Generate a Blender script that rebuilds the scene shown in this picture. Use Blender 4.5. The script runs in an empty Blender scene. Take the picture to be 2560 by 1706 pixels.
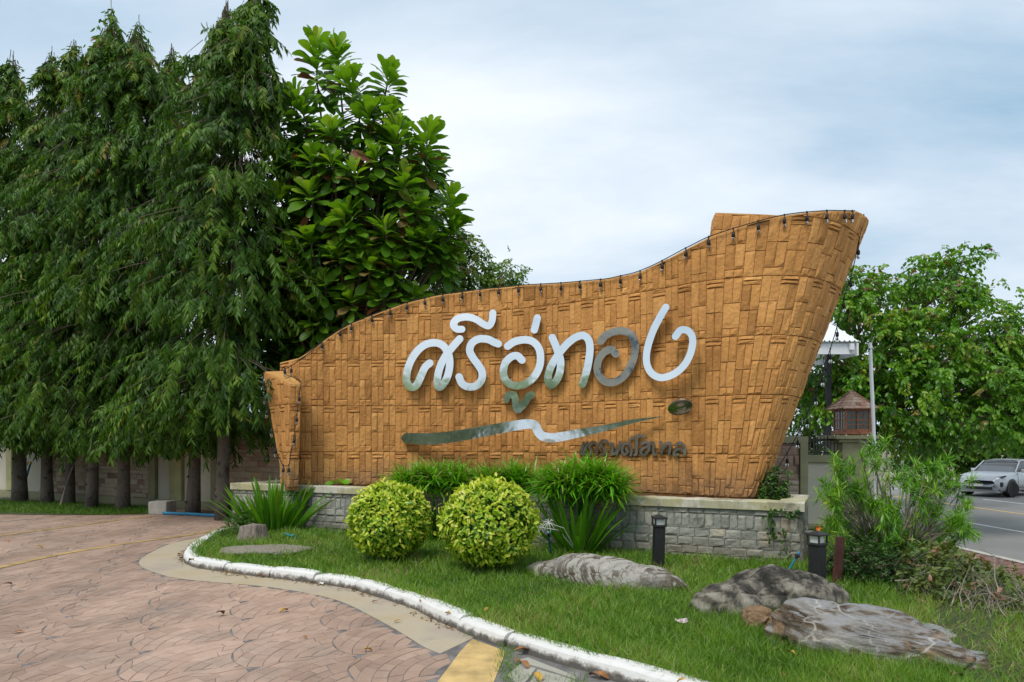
import bpy, math, random
import numpy as np
from mathutils import Vector, Matrix, Euler
random.seed(7)
rng = np.random.default_rng(7)
S = bpy.context.scene
COL = S.collection

# ---------------------------------------------------------------- camera
FPX, HC, HZ = 1707.0, 1.7, 1109.0      # focal length in photo pixels, eye height, horizon row
cam = bpy.data.cameras.new('camera')
cam.sensor_width = 36.0
cam.lens = FPX / 2560.0 * 36.0
cam.shift_y = (HZ - 853.0) / 2560.0
cam.clip_start = 0.05
cam.clip_end = 2000.0
camo = bpy.data.objects.new('camera', cam)
COL.objects.link(camo)
camo.location = (0, 0, HC)
camo.rotation_euler = (math.pi / 2, 0, 0)
S.camera = camo

# ---------------------------------------------------------------- sky, sun, exposure
SUN_EL, SUN_AZ = math.radians(58), math.radians(215)     # azimuth clockwise from +Y
world = bpy.data.worlds.new('World')
S.world = world
world.use_nodes = True
nt = world.node_tree
nt.nodes.clear()
def wn(t, **kw):
    n = nt.nodes.new(t)
    for k, v in kw.items():
        setattr(n, k, v)
    return n
L = nt.links.new
w_out = wn('ShaderNodeOutputWorld')
w_bg = wn('ShaderNodeBackground')
w_bg.inputs['Strength'].default_value = 0.1
sky = wn('ShaderNodeTexSky', sky_type='NISHITA')
sky.sun_disc = False
sky.sun_elevation = SUN_EL
sky.sun_rotation = SUN_AZ
sky.altitude = 10
sky.air_density = 1.3
sky.dust_density = 2.2
sky.ozone_density = 1.5
tc = wn('ShaderNodeTexCoord')
sep = wn('ShaderNodeSeparateXYZ')
L(tc.outputs['Generated'], sep.inputs[0])
def wmath(op, a, b=None, clamp=False):
    n = wn('ShaderNodeMath', operation=op, use_clamp=clamp)
    for i, v in enumerate((a, b)):
        if v is None: continue
        if isinstance(v, (int, float)): n.inputs[i].default_value = v
        else: L(v, n.inputs[i])
    return n.outputs[0]
den = wmath('ADD', wmath('MAXIMUM', sep.outputs[2], 0.0), 0.22)
comb = wn('ShaderNodeCombineXYZ')
L(wmath('DIVIDE', sep.outputs[0], den), comb.inputs[0])
L(wmath('DIVIDE', sep.outputs[1], den), comb.inputs[1])
mp = wn('ShaderNodeMapping')
mp.inputs['Location'].default_value = (7.7, 0.9, 0.0)
mp.inputs['Rotation'].default_value = (0, 0, math.radians(34))
mp.inputs['Scale'].default_value = (0.62, 1.15, 1)
L(comb.outputs[0], mp.inputs['Vector'])
nz = wn('ShaderNodeTexNoise')
nz.inputs['Scale'].default_value = 1.05
nz.inputs['Detail'].default_value = 9.0
nz.inputs['Roughness'].default_value = 0.57
nz.inputs['Distortion'].default_value = 0.25
L(mp.outputs[0], nz.inputs['Vector'])
nz2 = wn('ShaderNodeTexNoise')
nz2.inputs['Scale'].default_value = 0.55
nz2.inputs['Detail'].default_value = 3.0
L(mp.outputs[0], nz2.inputs['Vector'])
cl = wmath('ADD', wmath('MULTIPLY', nz.outputs[0], 0.6), wmath('MULTIPLY', nz2.outputs[0], 0.5))
rampn = wn('ShaderNodeValToRGB')
rampn.color_ramp.elements[0].position = 0.38
rampn.color_ramp.elements[0].color = (0, 0, 0, 1)
rampn.color_ramp.elements[1].position = 0.69
rampn.color_ramp.elements[1].color = (1, 1, 1, 1)
L(cl, rampn.inputs[0])
# three tones: open blue sky (Nishita), grey-blue veil, bright cloud
skyb = wn('ShaderNodeMixRGB', blend_type='MULTIPLY')
skyb.inputs[0].default_value = 1.0
L(sky.outputs[0], skyb.inputs[1])
skyb.inputs[2].default_value = (0.8, 0.8, 0.8, 1)
veil = wn('ShaderNodeMixRGB')
veil.inputs[0].default_value = 0.85
L(skyb.outputs[0], veil.inputs[1])
veil.inputs[2].default_value = (1.9, 3.2, 4.4, 1)
cmix = wn('ShaderNodeMixRGB')
L(rampn.outputs[0], cmix.inputs[0])
L(veil.outputs[0], cmix.inputs[1])
cmix.inputs[2].default_value = (6.3, 6.55, 6.9, 1)
hz_ = wn('ShaderNodeMixRGB')                 # pale haze towards the horizon all round
hr = wn('ShaderNodeMapRange'); hr.interpolation_type = 'SMOOTHSTEP'
L(sep.outputs[2], hr.inputs[0]); hr.inputs[1].default_value = 0.02; hr.inputs[2].default_value = 0.30
hr.inputs[3].default_value = 0.80; hr.inputs[4].default_value = 0.0
L(hr.outputs[0], hz_.inputs[0]); L(cmix.outputs[0], hz_.inputs[1]); hz_.inputs[2].default_value = (4.5, 5.1, 5.7, 1)
L(hz_.outputs[0], w_bg.inputs['Color'])
L(w_bg.outputs[0], w_out.inputs['Surface'])

sun = bpy.data.lights.new('sun', 'SUN')
sun.energy = 1.5
sun.angle = math.radians(22)
sun.color = (1.0, 0.95, 0.87)
suno = bpy.data.objects.new('sun', sun)
COL.objects.link(suno)
sd = Vector((math.sin(SUN_AZ) * math.cos(SUN_EL), math.cos(SUN_AZ) * math.cos(SUN_EL), math.sin(SUN_EL)))
suno.rotation_euler = (-sd).to_track_quat('-Z', 'Y').to_euler()
suno.location = sd * 30

S.view_settings.view_transform = 'Standard'
S.view_settings.look = 'None'
S.view_settings.exposure = 0.75
S.view_settings.gamma = 1.0
S.view_settings.use_curve_mapping = False
S.cycles.max_bounces = 8
S.cycles.transparent_max_bounces = 8
S.cycles.transmission_bounces = 6
S.cycles.use_denoising = True

# ---------------------------------------------------------------- helpers
def PZ(x, y, z=0.0):
    D = FPX * (HC - z) / (y - HZ)
    return np.array(((x - 1280) / FPX * D, D, z))
def PD(x, y, D):
    return np.array(((x - 1280) / FPX * D, D, HC + (HZ - y) * D / FPX))

def mesh_np(name, V, F, tone=None, smooth=False):
    """F: (m,k) array or list of faces"""
    me = bpy.data.meshes.new(name)
    V = np.asarray(V, dtype=np.float32).reshape(-1, 3)
    if isinstance(F, np.ndarray) and F.ndim == 2:
        m, k = F.shape
        me.vertices.add(len(V))
        me.vertices.foreach_set('co', V.ravel())
        me.loops.add(m * k)
        me.loops.foreach_set('vertex_index', F.astype(np.int32).ravel())
        me.polygons.add(m)
        me.polygons.foreach_set('loop_start', (np.arange(m) * k).astype(np.int32))
        me.update(calc_edges=True)
    else:
        me.from_pydata([tuple(v) for v in V], [], [tuple(int(i) for i in f) for f in F])
        me.update()
    if tone is not None:
        a = me.attributes.new('tone', 'FLOAT', 'POINT')
        t = np.broadcast_to(np.asarray(tone, dtype=np.float32), (len(V),))
        a.data.foreach_set('value', np.ascontiguousarray(t))
    if smooth:
        me.polygons.foreach_set('use_smooth', np.ones(len(me.polygons), dtype=bool))
    return me

class MB:
    """collects pieces of one mesh"""
    def __init__(s): s.V, s.F, s.T, s.n = [], [], [], 0
    def add(s, V, F, tone=0.5):
        V = np.asarray(V, dtype=float).reshape(-1, 3)
        s.V.append(V)
        s.T.append(np.broadcast_to(np.asarray(tone, dtype=float), (len(V),)))
        s.F += [tuple(int(i) + s.n for i in f) for f in F]
        s.n += len(V)
    def box(s, lo, hi, M=None, tone=0.5, bev=0.0):
        x0, y0, z0 = lo; x1, y1, z1 = hi
        if bev > 0:
            V, F = bevel_box(lo, hi, bev)
        else:
            V = np.array([(x0,y0,z0),(x1,y0,z0),(x1,y1,z0),(x0,y1,z0),(x0,y0,z1),(x1,y0,z1),(x1,y1,z1),(x0,y1,z1)], float)
            F = [(0,3,2,1),(4,5,6,7),(0,1,5,4),(1,2,6,5),(2,3,7,6),(3,0,4,7)]
        if M is not None: V = V @ np.array(M)[:3,:3].T + np.array(M)[:3,3]
        s.add(V, F, tone)
    def tube(s, pts, rad, n=8, tone=0.5, cap=True):
        pts = np.asarray(pts, float)
        rad = np.broadcast_to(np.asarray(rad, float), (len(pts),))
        tang = np.gradient(pts, axis=0)
        tang /= np.linalg.norm(tang, axis=1)[:, None] + 1e-9
        ref = np.array((0.13, 0.21, 0.97)) if abs(tang[0][2]) < 0.9 else np.array((0.97, 0.2, 0.1))
        ang = np.arange(n) * 2 * math.pi / n
        V = []
        for p, t, r in zip(pts, tang, rad):
            u = np.cross(t, ref); u /= np.linalg.norm(u) + 1e-9
            v = np.cross(t, u)
            V.append(p + r * (np.cos(ang)[:, None] * u + np.sin(ang)[:, None] * v))
        V = np.concatenate(V)
        F = []
        for i in range(len(pts) - 1):
            for j in range(n):
                a, b = i * n + j, i * n + (j + 1) % n
                F.append((a, b, b + n, a + n))
        if cap:
            F.append(tuple(range(n))); F.append(tuple((len(pts) - 1) * n + j for j in range(n))[::-1])
        s.add(V, F, tone)
    def lathe(s, prof, c=(0,0,0), n=16, tone=0.5):
        ang = np.arange(n) * 2 * math.pi / n
        V = np.concatenate([np.stack((r*np.cos(ang)+c[0], r*np.sin(ang)+c[1], np.full(n, z+c[2])), 1) for r, z in prof])
        F = [(i*n+j, i*n+(j+1)%n, (i+1)*n+(j+1)%n, (i+1)*n+j) for i in range(len(prof)-1) for j in range(n)]
        F.append(tuple(range(n))[::-1]); F.append(tuple((len(prof)-1)*n+j for j in range(n)))
        s.add(V, F, tone)
    def prism(s, poly, z0, z1, tone=0.5):
        n = len(poly)
        V = [(p[0], p[1], z0) for p in poly] + [(p[0], p[1], z1) for p in poly]
        F = [tuple(range(n))[::-1], tuple(range(n, 2*n))] + [(i, (i+1) % n, n+(i+1) % n, n+i) for i in range(n)]
        s.add(V, F, tone)
    def mesh(s, name, smooth=False):
        V = np.concatenate(s.V); T = np.concatenate(s.T)
        return mesh_np(name, V, s.F, T, smooth)
    def build(s, name, mat, parent=None, smooth=False, loc=None):
        return obj(name, s.mesh(name, smooth), mat, parent, loc)

def bevel_box(lo, hi, b):
    lo, hi = np.array(lo, float), np.array(hi, float)
    b = min(b, 0.45 * float((hi - lo).min()))
    V, idx = [], {}
    for sx in (0,1):
        for sy in (0,1):
            for sz in (0,1):
                for ax in range(3):
                    p = [(lo, hi)[(sx,sy,sz)[k]][k] for k in range(3)]
                    for k in range(3):
                        if k != ax: p[k] += b if (sx,sy,sz)[k] == 0 else -b
                    idx[(sx,sy,sz,ax)] = len(V); V.append(p)
    F = []
    for ax in range(3):
        o = [k for k in range(3) if k != ax]
        for s_ in (0,1):
            q = []
            for (a, c) in ((0,0),(1,0),(1,1),(0,1)):
                k = [0,0,0]; k[ax] = s_; k[o[0]] = a; k[o[1]] = c
                q.append(idx[(*k, ax)])
            F.append(tuple(q))
    for ax in range(3):
        o = [k for k in range(3) if k != ax]
        for a in (0,1):
            for c in (0,1):
                q = []
                for (s_, fa) in ((0,o[0]),(0,o[1]),(1,o[1]),(1,o[0])):
                    k = [0,0,0]; k[ax] = s_; k[o[0]] = a; k[o[1]] = c
                    q.append(idx[(*k, fa)])
                F.append(tuple(q))
    for sx in (0,1):
        for sy in (0,1):
            for sz in (0,1):
                F.append(tuple(idx[(sx,sy,sz,ax)] for ax in range(3)))
    return np.array(V), F

def obj(name, me, mat=None, parent=None, loc=None):
    o = bpy.data.objects.new(name, me)
    if mat is not None and me is not None and len(me.materials) == 0: me.materials.append(mat)
    COL.objects.link(o)
    if parent is not None:
        o.parent = parent
        if loc is None:                      # vertices given in world space: undo the parent's offset
            o.matrix_parent_inverse = Matrix.Translation(parent.location).inverted()
    if loc is not None: o.location = loc
    return o
def tag(o, label=None, cat=None, group=None, kind=None):
    if label: o['label'] = label
    if cat: o['category'] = cat
    if group: o['group'] = group
    if kind: o['kind'] = kind
    return o
def empty(name, loc, label=None, cat=None, group=None, kind=None, rz=0.0):
    o = bpy.data.objects.new(name, None)
    COL.objects.link(o)
    o.location = tuple(float(v) for v in loc)
    o.rotation_euler = (0, 0, rz)
    o.empty_display_size = 0.1
    return tag(o, label, cat, group, kind)

def cr(pts, n):
    """Catmull-Rom through pts, n samples, uniform parameter"""
    P = np.asarray(pts, float)
    Pp = np.vstack((2 * P[0] - P[1], P, 2 * P[-1] - P[-2]))
    t = np.linspace(0, len(P) - 1, n)
    i = np.minimum(t.astype(int), len(P) - 2)
    f = (t - i)[:, None]
    a, b, c, d = Pp[i], Pp[i+1], Pp[i+2], Pp[i+3]
    return 0.5 * (2*b + (c-a)*f + (2*a-5*b+4*c-d)*f**2 + (3*b-a-3*c+d)*f**3)

# ---------------------------------------------------------------- materials
def new_mat(name):
    m = bpy.data.materials.new(name)
    m.use_nodes = True
    return m, m.node_tree, m.node_tree.nodes['Principled BSDF']
def ramp(nt, fac, stops):
    r = nt.nodes.new('ShaderNodeValToRGB')
    e = r.color_ramp.elements
    while len(e) < len(stops): e.new(0.5)
    for k, (p, c) in enumerate(stops):
        e[k].position = p; e[k].color = (*c, 1)
    nt.links.new(fac, r.inputs[0])
    return r.outputs[0]
def noise(nt, scale, detail=4, rough=0.55, vec=None, dist=0.0):
    n = nt.nodes.new('ShaderNodeTexNoise')
    n.inputs['Scale'].default_value = scale
    n.inputs['Detail'].default_value = detail
    n.inputs['Roughness'].default_value = rough
    n.inputs['Distortion'].default_value = dist
    if vec is None:
        g = nt.nodes.new('ShaderNodeNewGeometry'); vec = g.outputs['Position']
    nt.links.new(vec, n.inputs['Vector'])
    return n.outputs[0]
def mixc(nt, fac, a, b, mode='MIX'):
    n = nt.nodes.new('ShaderNodeMixRGB'); n.blend_type = mode
    for i, v in enumerate((fac, a, b)):
        if isinstance(v, (int, float)): n.inputs[i].default_value = v
        elif isinstance(v, tuple): n.inputs[i].default_value = (*v, 1)
        else: nt.links.new(v, n.inputs[i])
    return n.outputs[0]
def mth(nt, op, a, b=None, clamp=False):
    n = nt.nodes.new('ShaderNodeMath'); n.operation = op; n.use_clamp = clamp
    for i, v in enumerate((a, b)):
        if v is None: continue
        if isinstance(v, (int, float)): n.inputs[i].default_value = v
        else: nt.links.new(v, n.inputs[i])
    return n.outputs[0]
def attr(nt, name='tone'):
    a = nt.nodes.new('ShaderNodeAttribute'); a.attribute_name = name
    return a.outputs['Fac']
def bump(nt, b, height, strength=0.4, dist=0.01):
    n = nt.nodes.new('ShaderNodeBump')
    n.inputs['Strength'].default_value = strength
    n.inputs['Distance'].default_value = dist
    nt.links.new(height, n.inputs['Height'])
    nt.links.new(n.outputs[0], b.inputs['Normal'])

def m_plain(name, col, rough=0.6, metal=0.0, var=0.15, scale=6.0, bmp=0.15, spec=0.4):
    m, nt, b = new_mat(name)
    c2 = tuple(min(1, c * (1 - var)) for c in col); c3 = tuple(min(1, c * (1 + var)) for c in col)
    n = noise(nt, scale, 6, 0.6)
    nt.links.new(ramp(nt, n, [(0.3, c2), (0.7, c3)]), b.inputs['Base Color'])
    b.inputs['Roughness'].default_value = rough
    b.inputs['Metallic'].default_value = metal
    b.inputs['Specular IOR Level'].default_value = spec
    if bmp > 0: bump(nt, b, noise(nt, scale * 12, 4, 0.6), bmp, 0.01)
    return m
def m_stone(name, stops, rough=0.85, bmp=0.5, blot=None, stain=None, streak=0.0):
    """per-piece tone plus mottling and rough cleft relief"""
    m, nt, b = new_mat(name)
    t = attr(nt)
    f = mth(nt, 'ADD', mth(nt, 'MULTIPLY', t, 0.72), mth(nt, 'MULTIPLY', noise(nt, 9, 6, 0.65), 0.28))
    c = ramp(nt, f, stops)
    c = mixc(nt, 0.55, c, ramp(nt, noise(nt, 28, 5, 0.7), [(0.35, (0.72, 0.70, 0.68)), (0.65, (1.12, 1.10, 1.08))]), 'MULTIPLY')
    if blot: c = mixc(nt, ramp(nt, noise(nt, blot[0], 5, 0.6), [(blot[1], (0,0,0)), (blot[1] + 0.14, (1,1,1))]), c, blot[2])
    if stain:                                # mineral / damp stain rising from the foot of the wall
        g = nt.nodes.new('ShaderNodeNewGeometry'); s = nt.nodes.new('ShaderNodeSeparateXYZ')
        nt.links.new(g.outputs['Position'], s.inputs[0])
        h = mth(nt, 'SUBTRACT', s.outputs[2], stain[0])
        h = mth(nt, 'DIVIDE', h, stain[1])
        h = mth(nt, 'ADD', h, mth(nt, 'MULTIPLY', mth(nt, 'SUBTRACT', noise(nt, 2.2, 6, 0.7), 0.5), 2.2))
        c = mixc(nt, ramp(nt, h, [(0.0, (0.75,)*3), (0.9, (0,0,0))]), c, stain[2])
    if streak:                               # rain streaks and slow fading down the face
        g3 = nt.nodes.new('ShaderNodeNewGeometry'); m3 = nt.nodes.new('ShaderNodeMapping'); m3.inputs['Scale'].default_value = (2.6, 2.6, 0.30)
        nt.links.new(g3.outputs['Position'], m3.inputs[0])
        c = mixc(nt, streak, c, ramp(nt, noise(nt, 1.0, 6, 0.65, vec=m3.outputs[0]), [(0.32, (0.62, 0.58, 0.54)), (0.5, (1.0, 1.0, 1.0)), (0.7, (1.12, 1.12, 1.14))]), 'MULTIPLY')
        c = mixc(nt, streak, c, ramp(nt, noise(nt, 0.55, 5, 0.6), [(0.35, (0.86, 0.84, 0.82)), (0.65, (1.08, 1.08, 1.06))]), 'MULTIPLY')
    nt.links.new(c, b.inputs['Base Color'])
    b.inputs['Roughness'].default_value = rough
    b.inputs['Specular IOR Level'].default_value = 0.25
    gq = nt.nodes.new('ShaderNodeNewGeometry')
    vq = nt.nodes.new('ShaderNodeTexVoronoi'); vq.inputs['Scale'].default_value = 17
    nq = nt.nodes.new('ShaderNodeTexNoise'); nq.inputs['Scale'].default_value = 6; nt.links.new(gq.outputs['Position'], nq.inputs['Vector'])
    nt.links.new(mixc(nt, 0.06, gq.outputs['Position'], nq.outputs[1], 'ADD'), vq.inputs['Vector'])
    cleft = mth(nt, 'MULTIPLY', vq.outputs['Distance'], 0.9)
    hh = mth(nt, 'ADD', cleft, mth(nt, 'ADD', noise(nt, 22, 5, 0.6, dist=0.6), mth(nt, 'MULTIPLY', noise(nt, 90, 4, 0.6), 0.35)))
    bump(nt, b, hh, bmp, 0.02)
    return m
def m_leaf(name, stops, rough=0.42, trans=0.35, spec=0.45, mott=True):
    m, nt, b = new_mat(name)
    c = ramp(nt, attr(nt), stops)
    if mott: c = mixc(nt, 0.5, c, ramp(nt, noise(nt, 14, 3, 0.6), [(0.3, (0.75, 0.78, 0.7)), (0.7, (1.15, 1.12, 1.1))]), 'MULTIPLY')
    nt.links.new(c, b.inputs['Base Color'])
    b.inputs['Roughness'].default_value = rough
    b.inputs['Specular IOR Level'].default_value = spec
    tr = nt.nodes.new('ShaderNodeBsdfTranslucent')
    tcn = mixc(nt, 1.0, c, (1.25, 1.35, 0.55), 'MULTIPLY')
    nt.links.new(tcn, tr.inputs['Color'])
    mx = nt.nodes.new('ShaderNodeMixShader')
    mx.inputs[0].default_value = trans
    nt.links.new(b.outputs[0], mx.inputs[1]); nt.links.new(tr.outputs[0], mx.inputs[2])
    nt.links.new(mx.outputs[0], nt.nodes['Material Output'].inputs['Surface'])
    return m

M = {}
M['sand'] = m_stone('golden_sandstone', [(0.10, (0.33, 0.155, 0.046)), (0.42, (0.53, 0.256, 0.078)), (0.62, (0.60, 0.30, 0.094)), (0.9, (0.71, 0.385, 0.13))], bmp=0.4, stain=(0.9, 0.55, (0.27, 0.16, 0.085)), streak=0.6)
M['sandjoint'] = m_plain('sandstone_joint', (0.20, 0.095, 0.03), 0.95, var=0.3, scale=20, bmp=0.4)
M['sandcap'] = m_stone('sandstone_coping', [(0.1, (0.36, 0.18, 0.055)), (0.9, (0.60, 0.33, 0.11))], bmp=0.5)
M['grey'] = m_stone('grey_green_slate', [(0.1, (0.20, 0.205, 0.18)), (0.5, (0.29, 0.295, 0.26)), (0.8, (0.36, 0.35, 0.30)), (0.97, (0.40, 0.33, 0.22))], bmp=0.5, blot=(1.7, 0.60, (0.36, 0.27, 0.17)), stain=(0.1, 0.35, (0.19, 0.16, 0.12)))
M['greyjoint'] = m_plain('slate_joint', (0.15, 0.145, 0.125), 0.95, var=0.3, scale=15, bmp=0.4)
M['cap'] = m_plain('cap', (0.36, 0.34, 0.18), 0.8)
M['buff'] = m_stone('buff_sandstone', [(0.08, (0.20, 0.115, 0.085)), (0.3, (0.36, 0.24, 0.19)), (0.5, (0.47, 0.38, 0.29)), (0.75, (0.54, 0.46, 0.36)), (0.95, (0.52, 0.36, 0.18))], bmp=0.45)
M['buffjoint'] = m_plain('buff_joint', (0.20, 0.16, 0.12), 0.95, var=0.25, scale=15)
M['olive'] = m_plain('olive_paint', (0.30, 0.285, 0.165), 0.75, var=0.13, scale=3.0, bmp=0.12)
M['yolive'] = m_plain('yellow_olive_paint', (0.42, 0.40, 0.20), 0.75, var=0.16, scale=3.0, bmp=0.12)
M['beige'] = m_plain('beige_render', (0.56, 0.52, 0.42), 0.85, var=0.08, scale=2.0, bmp=0.12)
M['soil'] = m_plain('soil', (0.07, 0.048, 0.03), 0.95, var=0.4, scale=9, bmp=0.8)
M['black'] = m_plain('black_metal', (0.018, 0.018, 0.02), 0.45, var=0.3, scale=20, bmp=0.05)
M['cable'] = m_plain('black_rubber', (0.012, 0.012, 0.012), 0.6, bmp=0)
M['bark'] = m_stone('grey_bark', [(0.1, (0.085, 0.07, 0.058)), (0.5, (0.15, 0.127, 0.105)), (0.9, (0.22, 0.19, 0.16))], bmp=0.8, blot=(2.5, 0.56, (0.04, 0.03, 0.023)), stain=(0.0, 0.5, (0.035, 0.027, 0.02)))
M['twig'] = m_plain('twig', (0.13, 0.10, 0.07), 0.9, var=0.3, scale=12, bmp=0.3)
M['drytwig'] = m_plain('dry_twig', (0.27, 0.23, 0.19), 0.9, var=0.3, scale=12, bmp=0.3)
M['white_metal'] = m_plain('white_sheet_metal', (0.72, 0.75, 0.78), 0.45, var=0.06, scale=2, bmp=0.03)
M['wood'] = m_plain('red_brown_wood', (0.34, 0.135, 0.07), 0.6, var=0.35, scale=14, bmp=0.3)
M['shingle'] = m_stone('weathered_shingle', [(0.1, (0.24, 0.13, 0.085)), (0.5, (0.40, 0.24, 0.165)), (0.9, (0.56, 0.42, 0.33))], bmp=0.5)
M['concrete'] = m_plain('concrete', (0.42, 0.40, 0.35), 0.9, var=0.2, scale=5, bmp=0.3)
M['bluepvc'] = m_plain('blue_pvc', (0.04, 0.24, 0.42), 0.5, var=0.2, scale=8, bmp=0.05)
M['tealpvc'] = m_plain('teal_pvc', (0.02, 0.20, 0.26), 0.5, var=0.2, scale=8, bmp=0.05)
M['rustboard'] = m_plain('rust_red_board', (0.075, 0.024, 0.018), 0.75, var=0.3, scale=8, bmp=0.3)
# ---- weathered planter cap: olive paint, bare grey and cream patches
def m_cap():
    m, nt, b = new_mat('weathered_cap_paint')
    base = ramp(nt, noise(nt, 0.55, 4, 0.55), [(0.35, (0.40, 0.38, 0.28)), (0.5, (0.41, 0.385, 0.22)), (0.65, (0.37, 0.35, 0.21))])
    c = mixc(nt, ramp(nt, noise(nt, 1.3, 8, 0.75), [(0.50, (0, 0, 0)), (0.57, (1, 1, 1))]), base, (0.54, 0.515, 0.44))
    c = mixc(nt, ramp(nt, noise(nt, 2.1, 8, 0.7, dist=0.8), [(0.54, (0, 0, 0)), (0.64, (0.85,) * 3)]), c, (0.19, 0.172, 0.135))
    g = nt.nodes.new('ShaderNodeNewGeometry')
    mpn = nt.nodes.new('ShaderNodeMapping'); mpn.inputs['Scale'].default_value = (14, 14, 1.2)
    nt.links.new(g.outputs['Position'], mpn.inputs[0])
    c = mixc(nt, 0.5, c, ramp(nt, noise(nt, 1, 3, 0.6, vec=mpn.outputs[0]), [(0.3, (0.7, 0.68, 0.6)), (0.65, (1.1, 1.1, 1.08))]), 'MULTIPLY')
    nt.links.new(c, b.inputs['Base Color'])
    b.inputs['Roughness'].default_value = 0.85
    bump(nt, b, noise(nt, 30, 6, 0.7), 0.35, 0.012)
    return m
M['cap'] = m_cap()

# ---------------------------------------------------------------- golden sandstone sign wall
ZB, ZT = 0.905, 5.4
cb = [(700,13.28),(757,13.12),(980,13.1),(1213,12.8),(1361,12.3),(1500,11.7),(1640,11.0),(1742,10.5),(1800,10.25),(1845,10.05),(1882,10.02),(1901,10.2),(1905,10.5),(1895,10.9),(1860,11.2),(1820,11.4),(1770,11.6),(1700,11.8)]
ct = [(700,13.28),(757,13.12),(980,13.1),(1213,12.8),(1361,12.3),(1500,11.7),(1640,11.0),(1742,10.5),(1850,10.22),(1960,10.1),(2062,10.2),(2130,10.6),(2167,11.2),(2160,11.75),(2110,12.2),(2010,12.35),(1900,12.4),(1775,12.5)]
NS = 2400
toXY = lambda L_: np.array([((x - 1280) / FPX * d, d) for x, d in L_])
CB, CT = cr(toXY(cb), NS), cr(toXY(ct), NS)
US = np.linspace(0, 17, NS)
def wallP(u, z):
    u = np.asarray(u, float); z = np.asarray(z, float)
    k = (z - ZB) / (ZT - ZB)
    bx, by = np.interp(u, US, CB[:, 0]), np.interp(u, US, CB[:, 1])
    tx, ty = np.interp(u, US, CT[:, 0]), np.interp(u, US, CT[:, 1])
    return np.stack((bx + (tx - bx) * k, by + (ty - by) * k, z + 0 * u), -1)
def wallS(u, z):
    P = wallP(u, z)
    du = wallP(np.clip(np.asarray(u) + 0.02, 0, 17), z) - wallP(np.clip(np.asarray(u) - 0.02, 0, 17), z)
    dz = wallP(u, np.asarray(z) + 0.05) - wallP(u, np.asarray(z) - 0.05)
    N = np.cross(du, dz); N /= np.linalg.norm(N, axis=-1)[..., None]
    return P, N
top_px = np.array([(640,931),(672,920),(690,912),(751,897),(810,854),(870,814),(946,785),(1012,761),(1088,742),(1197,727),(1305,716),(1414,710),(1523,700),(1599,683),(1654,658),(1708,629),(1768,598),(1849,568),(1915,549),(1991,537),(2067,530),(2140,530),(2155,534),(2164,546),(2200,580)], float)
def ztop_calc(u):
    if u <= 11.75:
        lo, hi = 1.5, 6.5
        for _ in range(40):
            z = 0.5 * (lo + hi)
            p = wallP(u, z)
            x = 1280 + FPX * p[0] / p[1]; y = HZ - FPX * (z - HC) / p[1]
            if y > np.interp(x, top_px[:, 0], top_px[:, 1]): lo = z
            else: hi = z
        return z
    return None
_u = np.linspace(0, 17, 341)
_z = [ztop_calc(u) for u in _u]
_last = [z for z in _z if z is not None][-1]
_z = np.array([z if z is not None else np.interp(u, [11.75, 13, 14.4, 15.2, 17], [_last, 5.5, 5.62, 5.66, 5.80]) for u, z in zip(_u, _z)])
def ztop(u): return np.interp(u, _u, _z)

def stone_geo(Sf, u0, u1, z0, zt, proud=0.02, rough=0.008, gap=(0.004, 0.004), r=rng, tilt=True):
    """one split-faced stone laid on surface Sf between u0..u1, z0..zt (zt may vary with u)"""
    n = 4
    gu, gz = gap
    us = np.linspace(u0 + gu, u1 - gu, n)
    zt_ = zt(us) if callable(zt) else np.full(n, zt)
    fr = np.array((0, 0.16, 0.84, 1.0)); fr = fr + np.array((0, r.uniform(-.05, .12), r.uniform(-.12, .05), 0))
    uf = us[0] + (us[-1] - us[0]) * np.array((0, 0.18, 0.82, 1.0))
    zt_ = np.interp(uf, us, zt_)
    U = np.repeat(uf[None], n, 0); Z = (z0 + gz) + (zt_[None] - gz - z0 - gz) * fr[:, None]
    P, N = Sf(U.ravel(), Z.ravel())
    d = np.full((n, n), proud * 0.35)
    d[1:3, 1:3] = proud
    d += r.normal(0, rough, (n, n)) * np.where((np.arange(n)[:, None] % 3 == 0) | (np.arange(n)[None] % 3 == 0), 0.55, 1.0)
    if tilt: d += (np.arange(n)[:, None] / 3 - 0.5) * r.normal(0, rough) + (np.arange(n)[None] / 3 - 0.5) * r.normal(0, rough)
    d = np.maximum(d, 0.001)
    # ragged outline
    V = P + N * d.ravel()[:, None]
    ring = [0,1,2,3,7,11,15,14,13,12,8,4]
    Vb = P[ring] - N[ring] * 0.014
    F = [(j*4+i, j*4+i+1, (j+1)*4+i+1, (j+1)*4+i) for j in range(3) for i in range(3)]
    F += [(ring[k], 16 + k, 16 + (k+1) % 12, ring[(k+1) % 12]) for k in range(12)]
    return np.concatenate((V, Vb)), F

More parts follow.
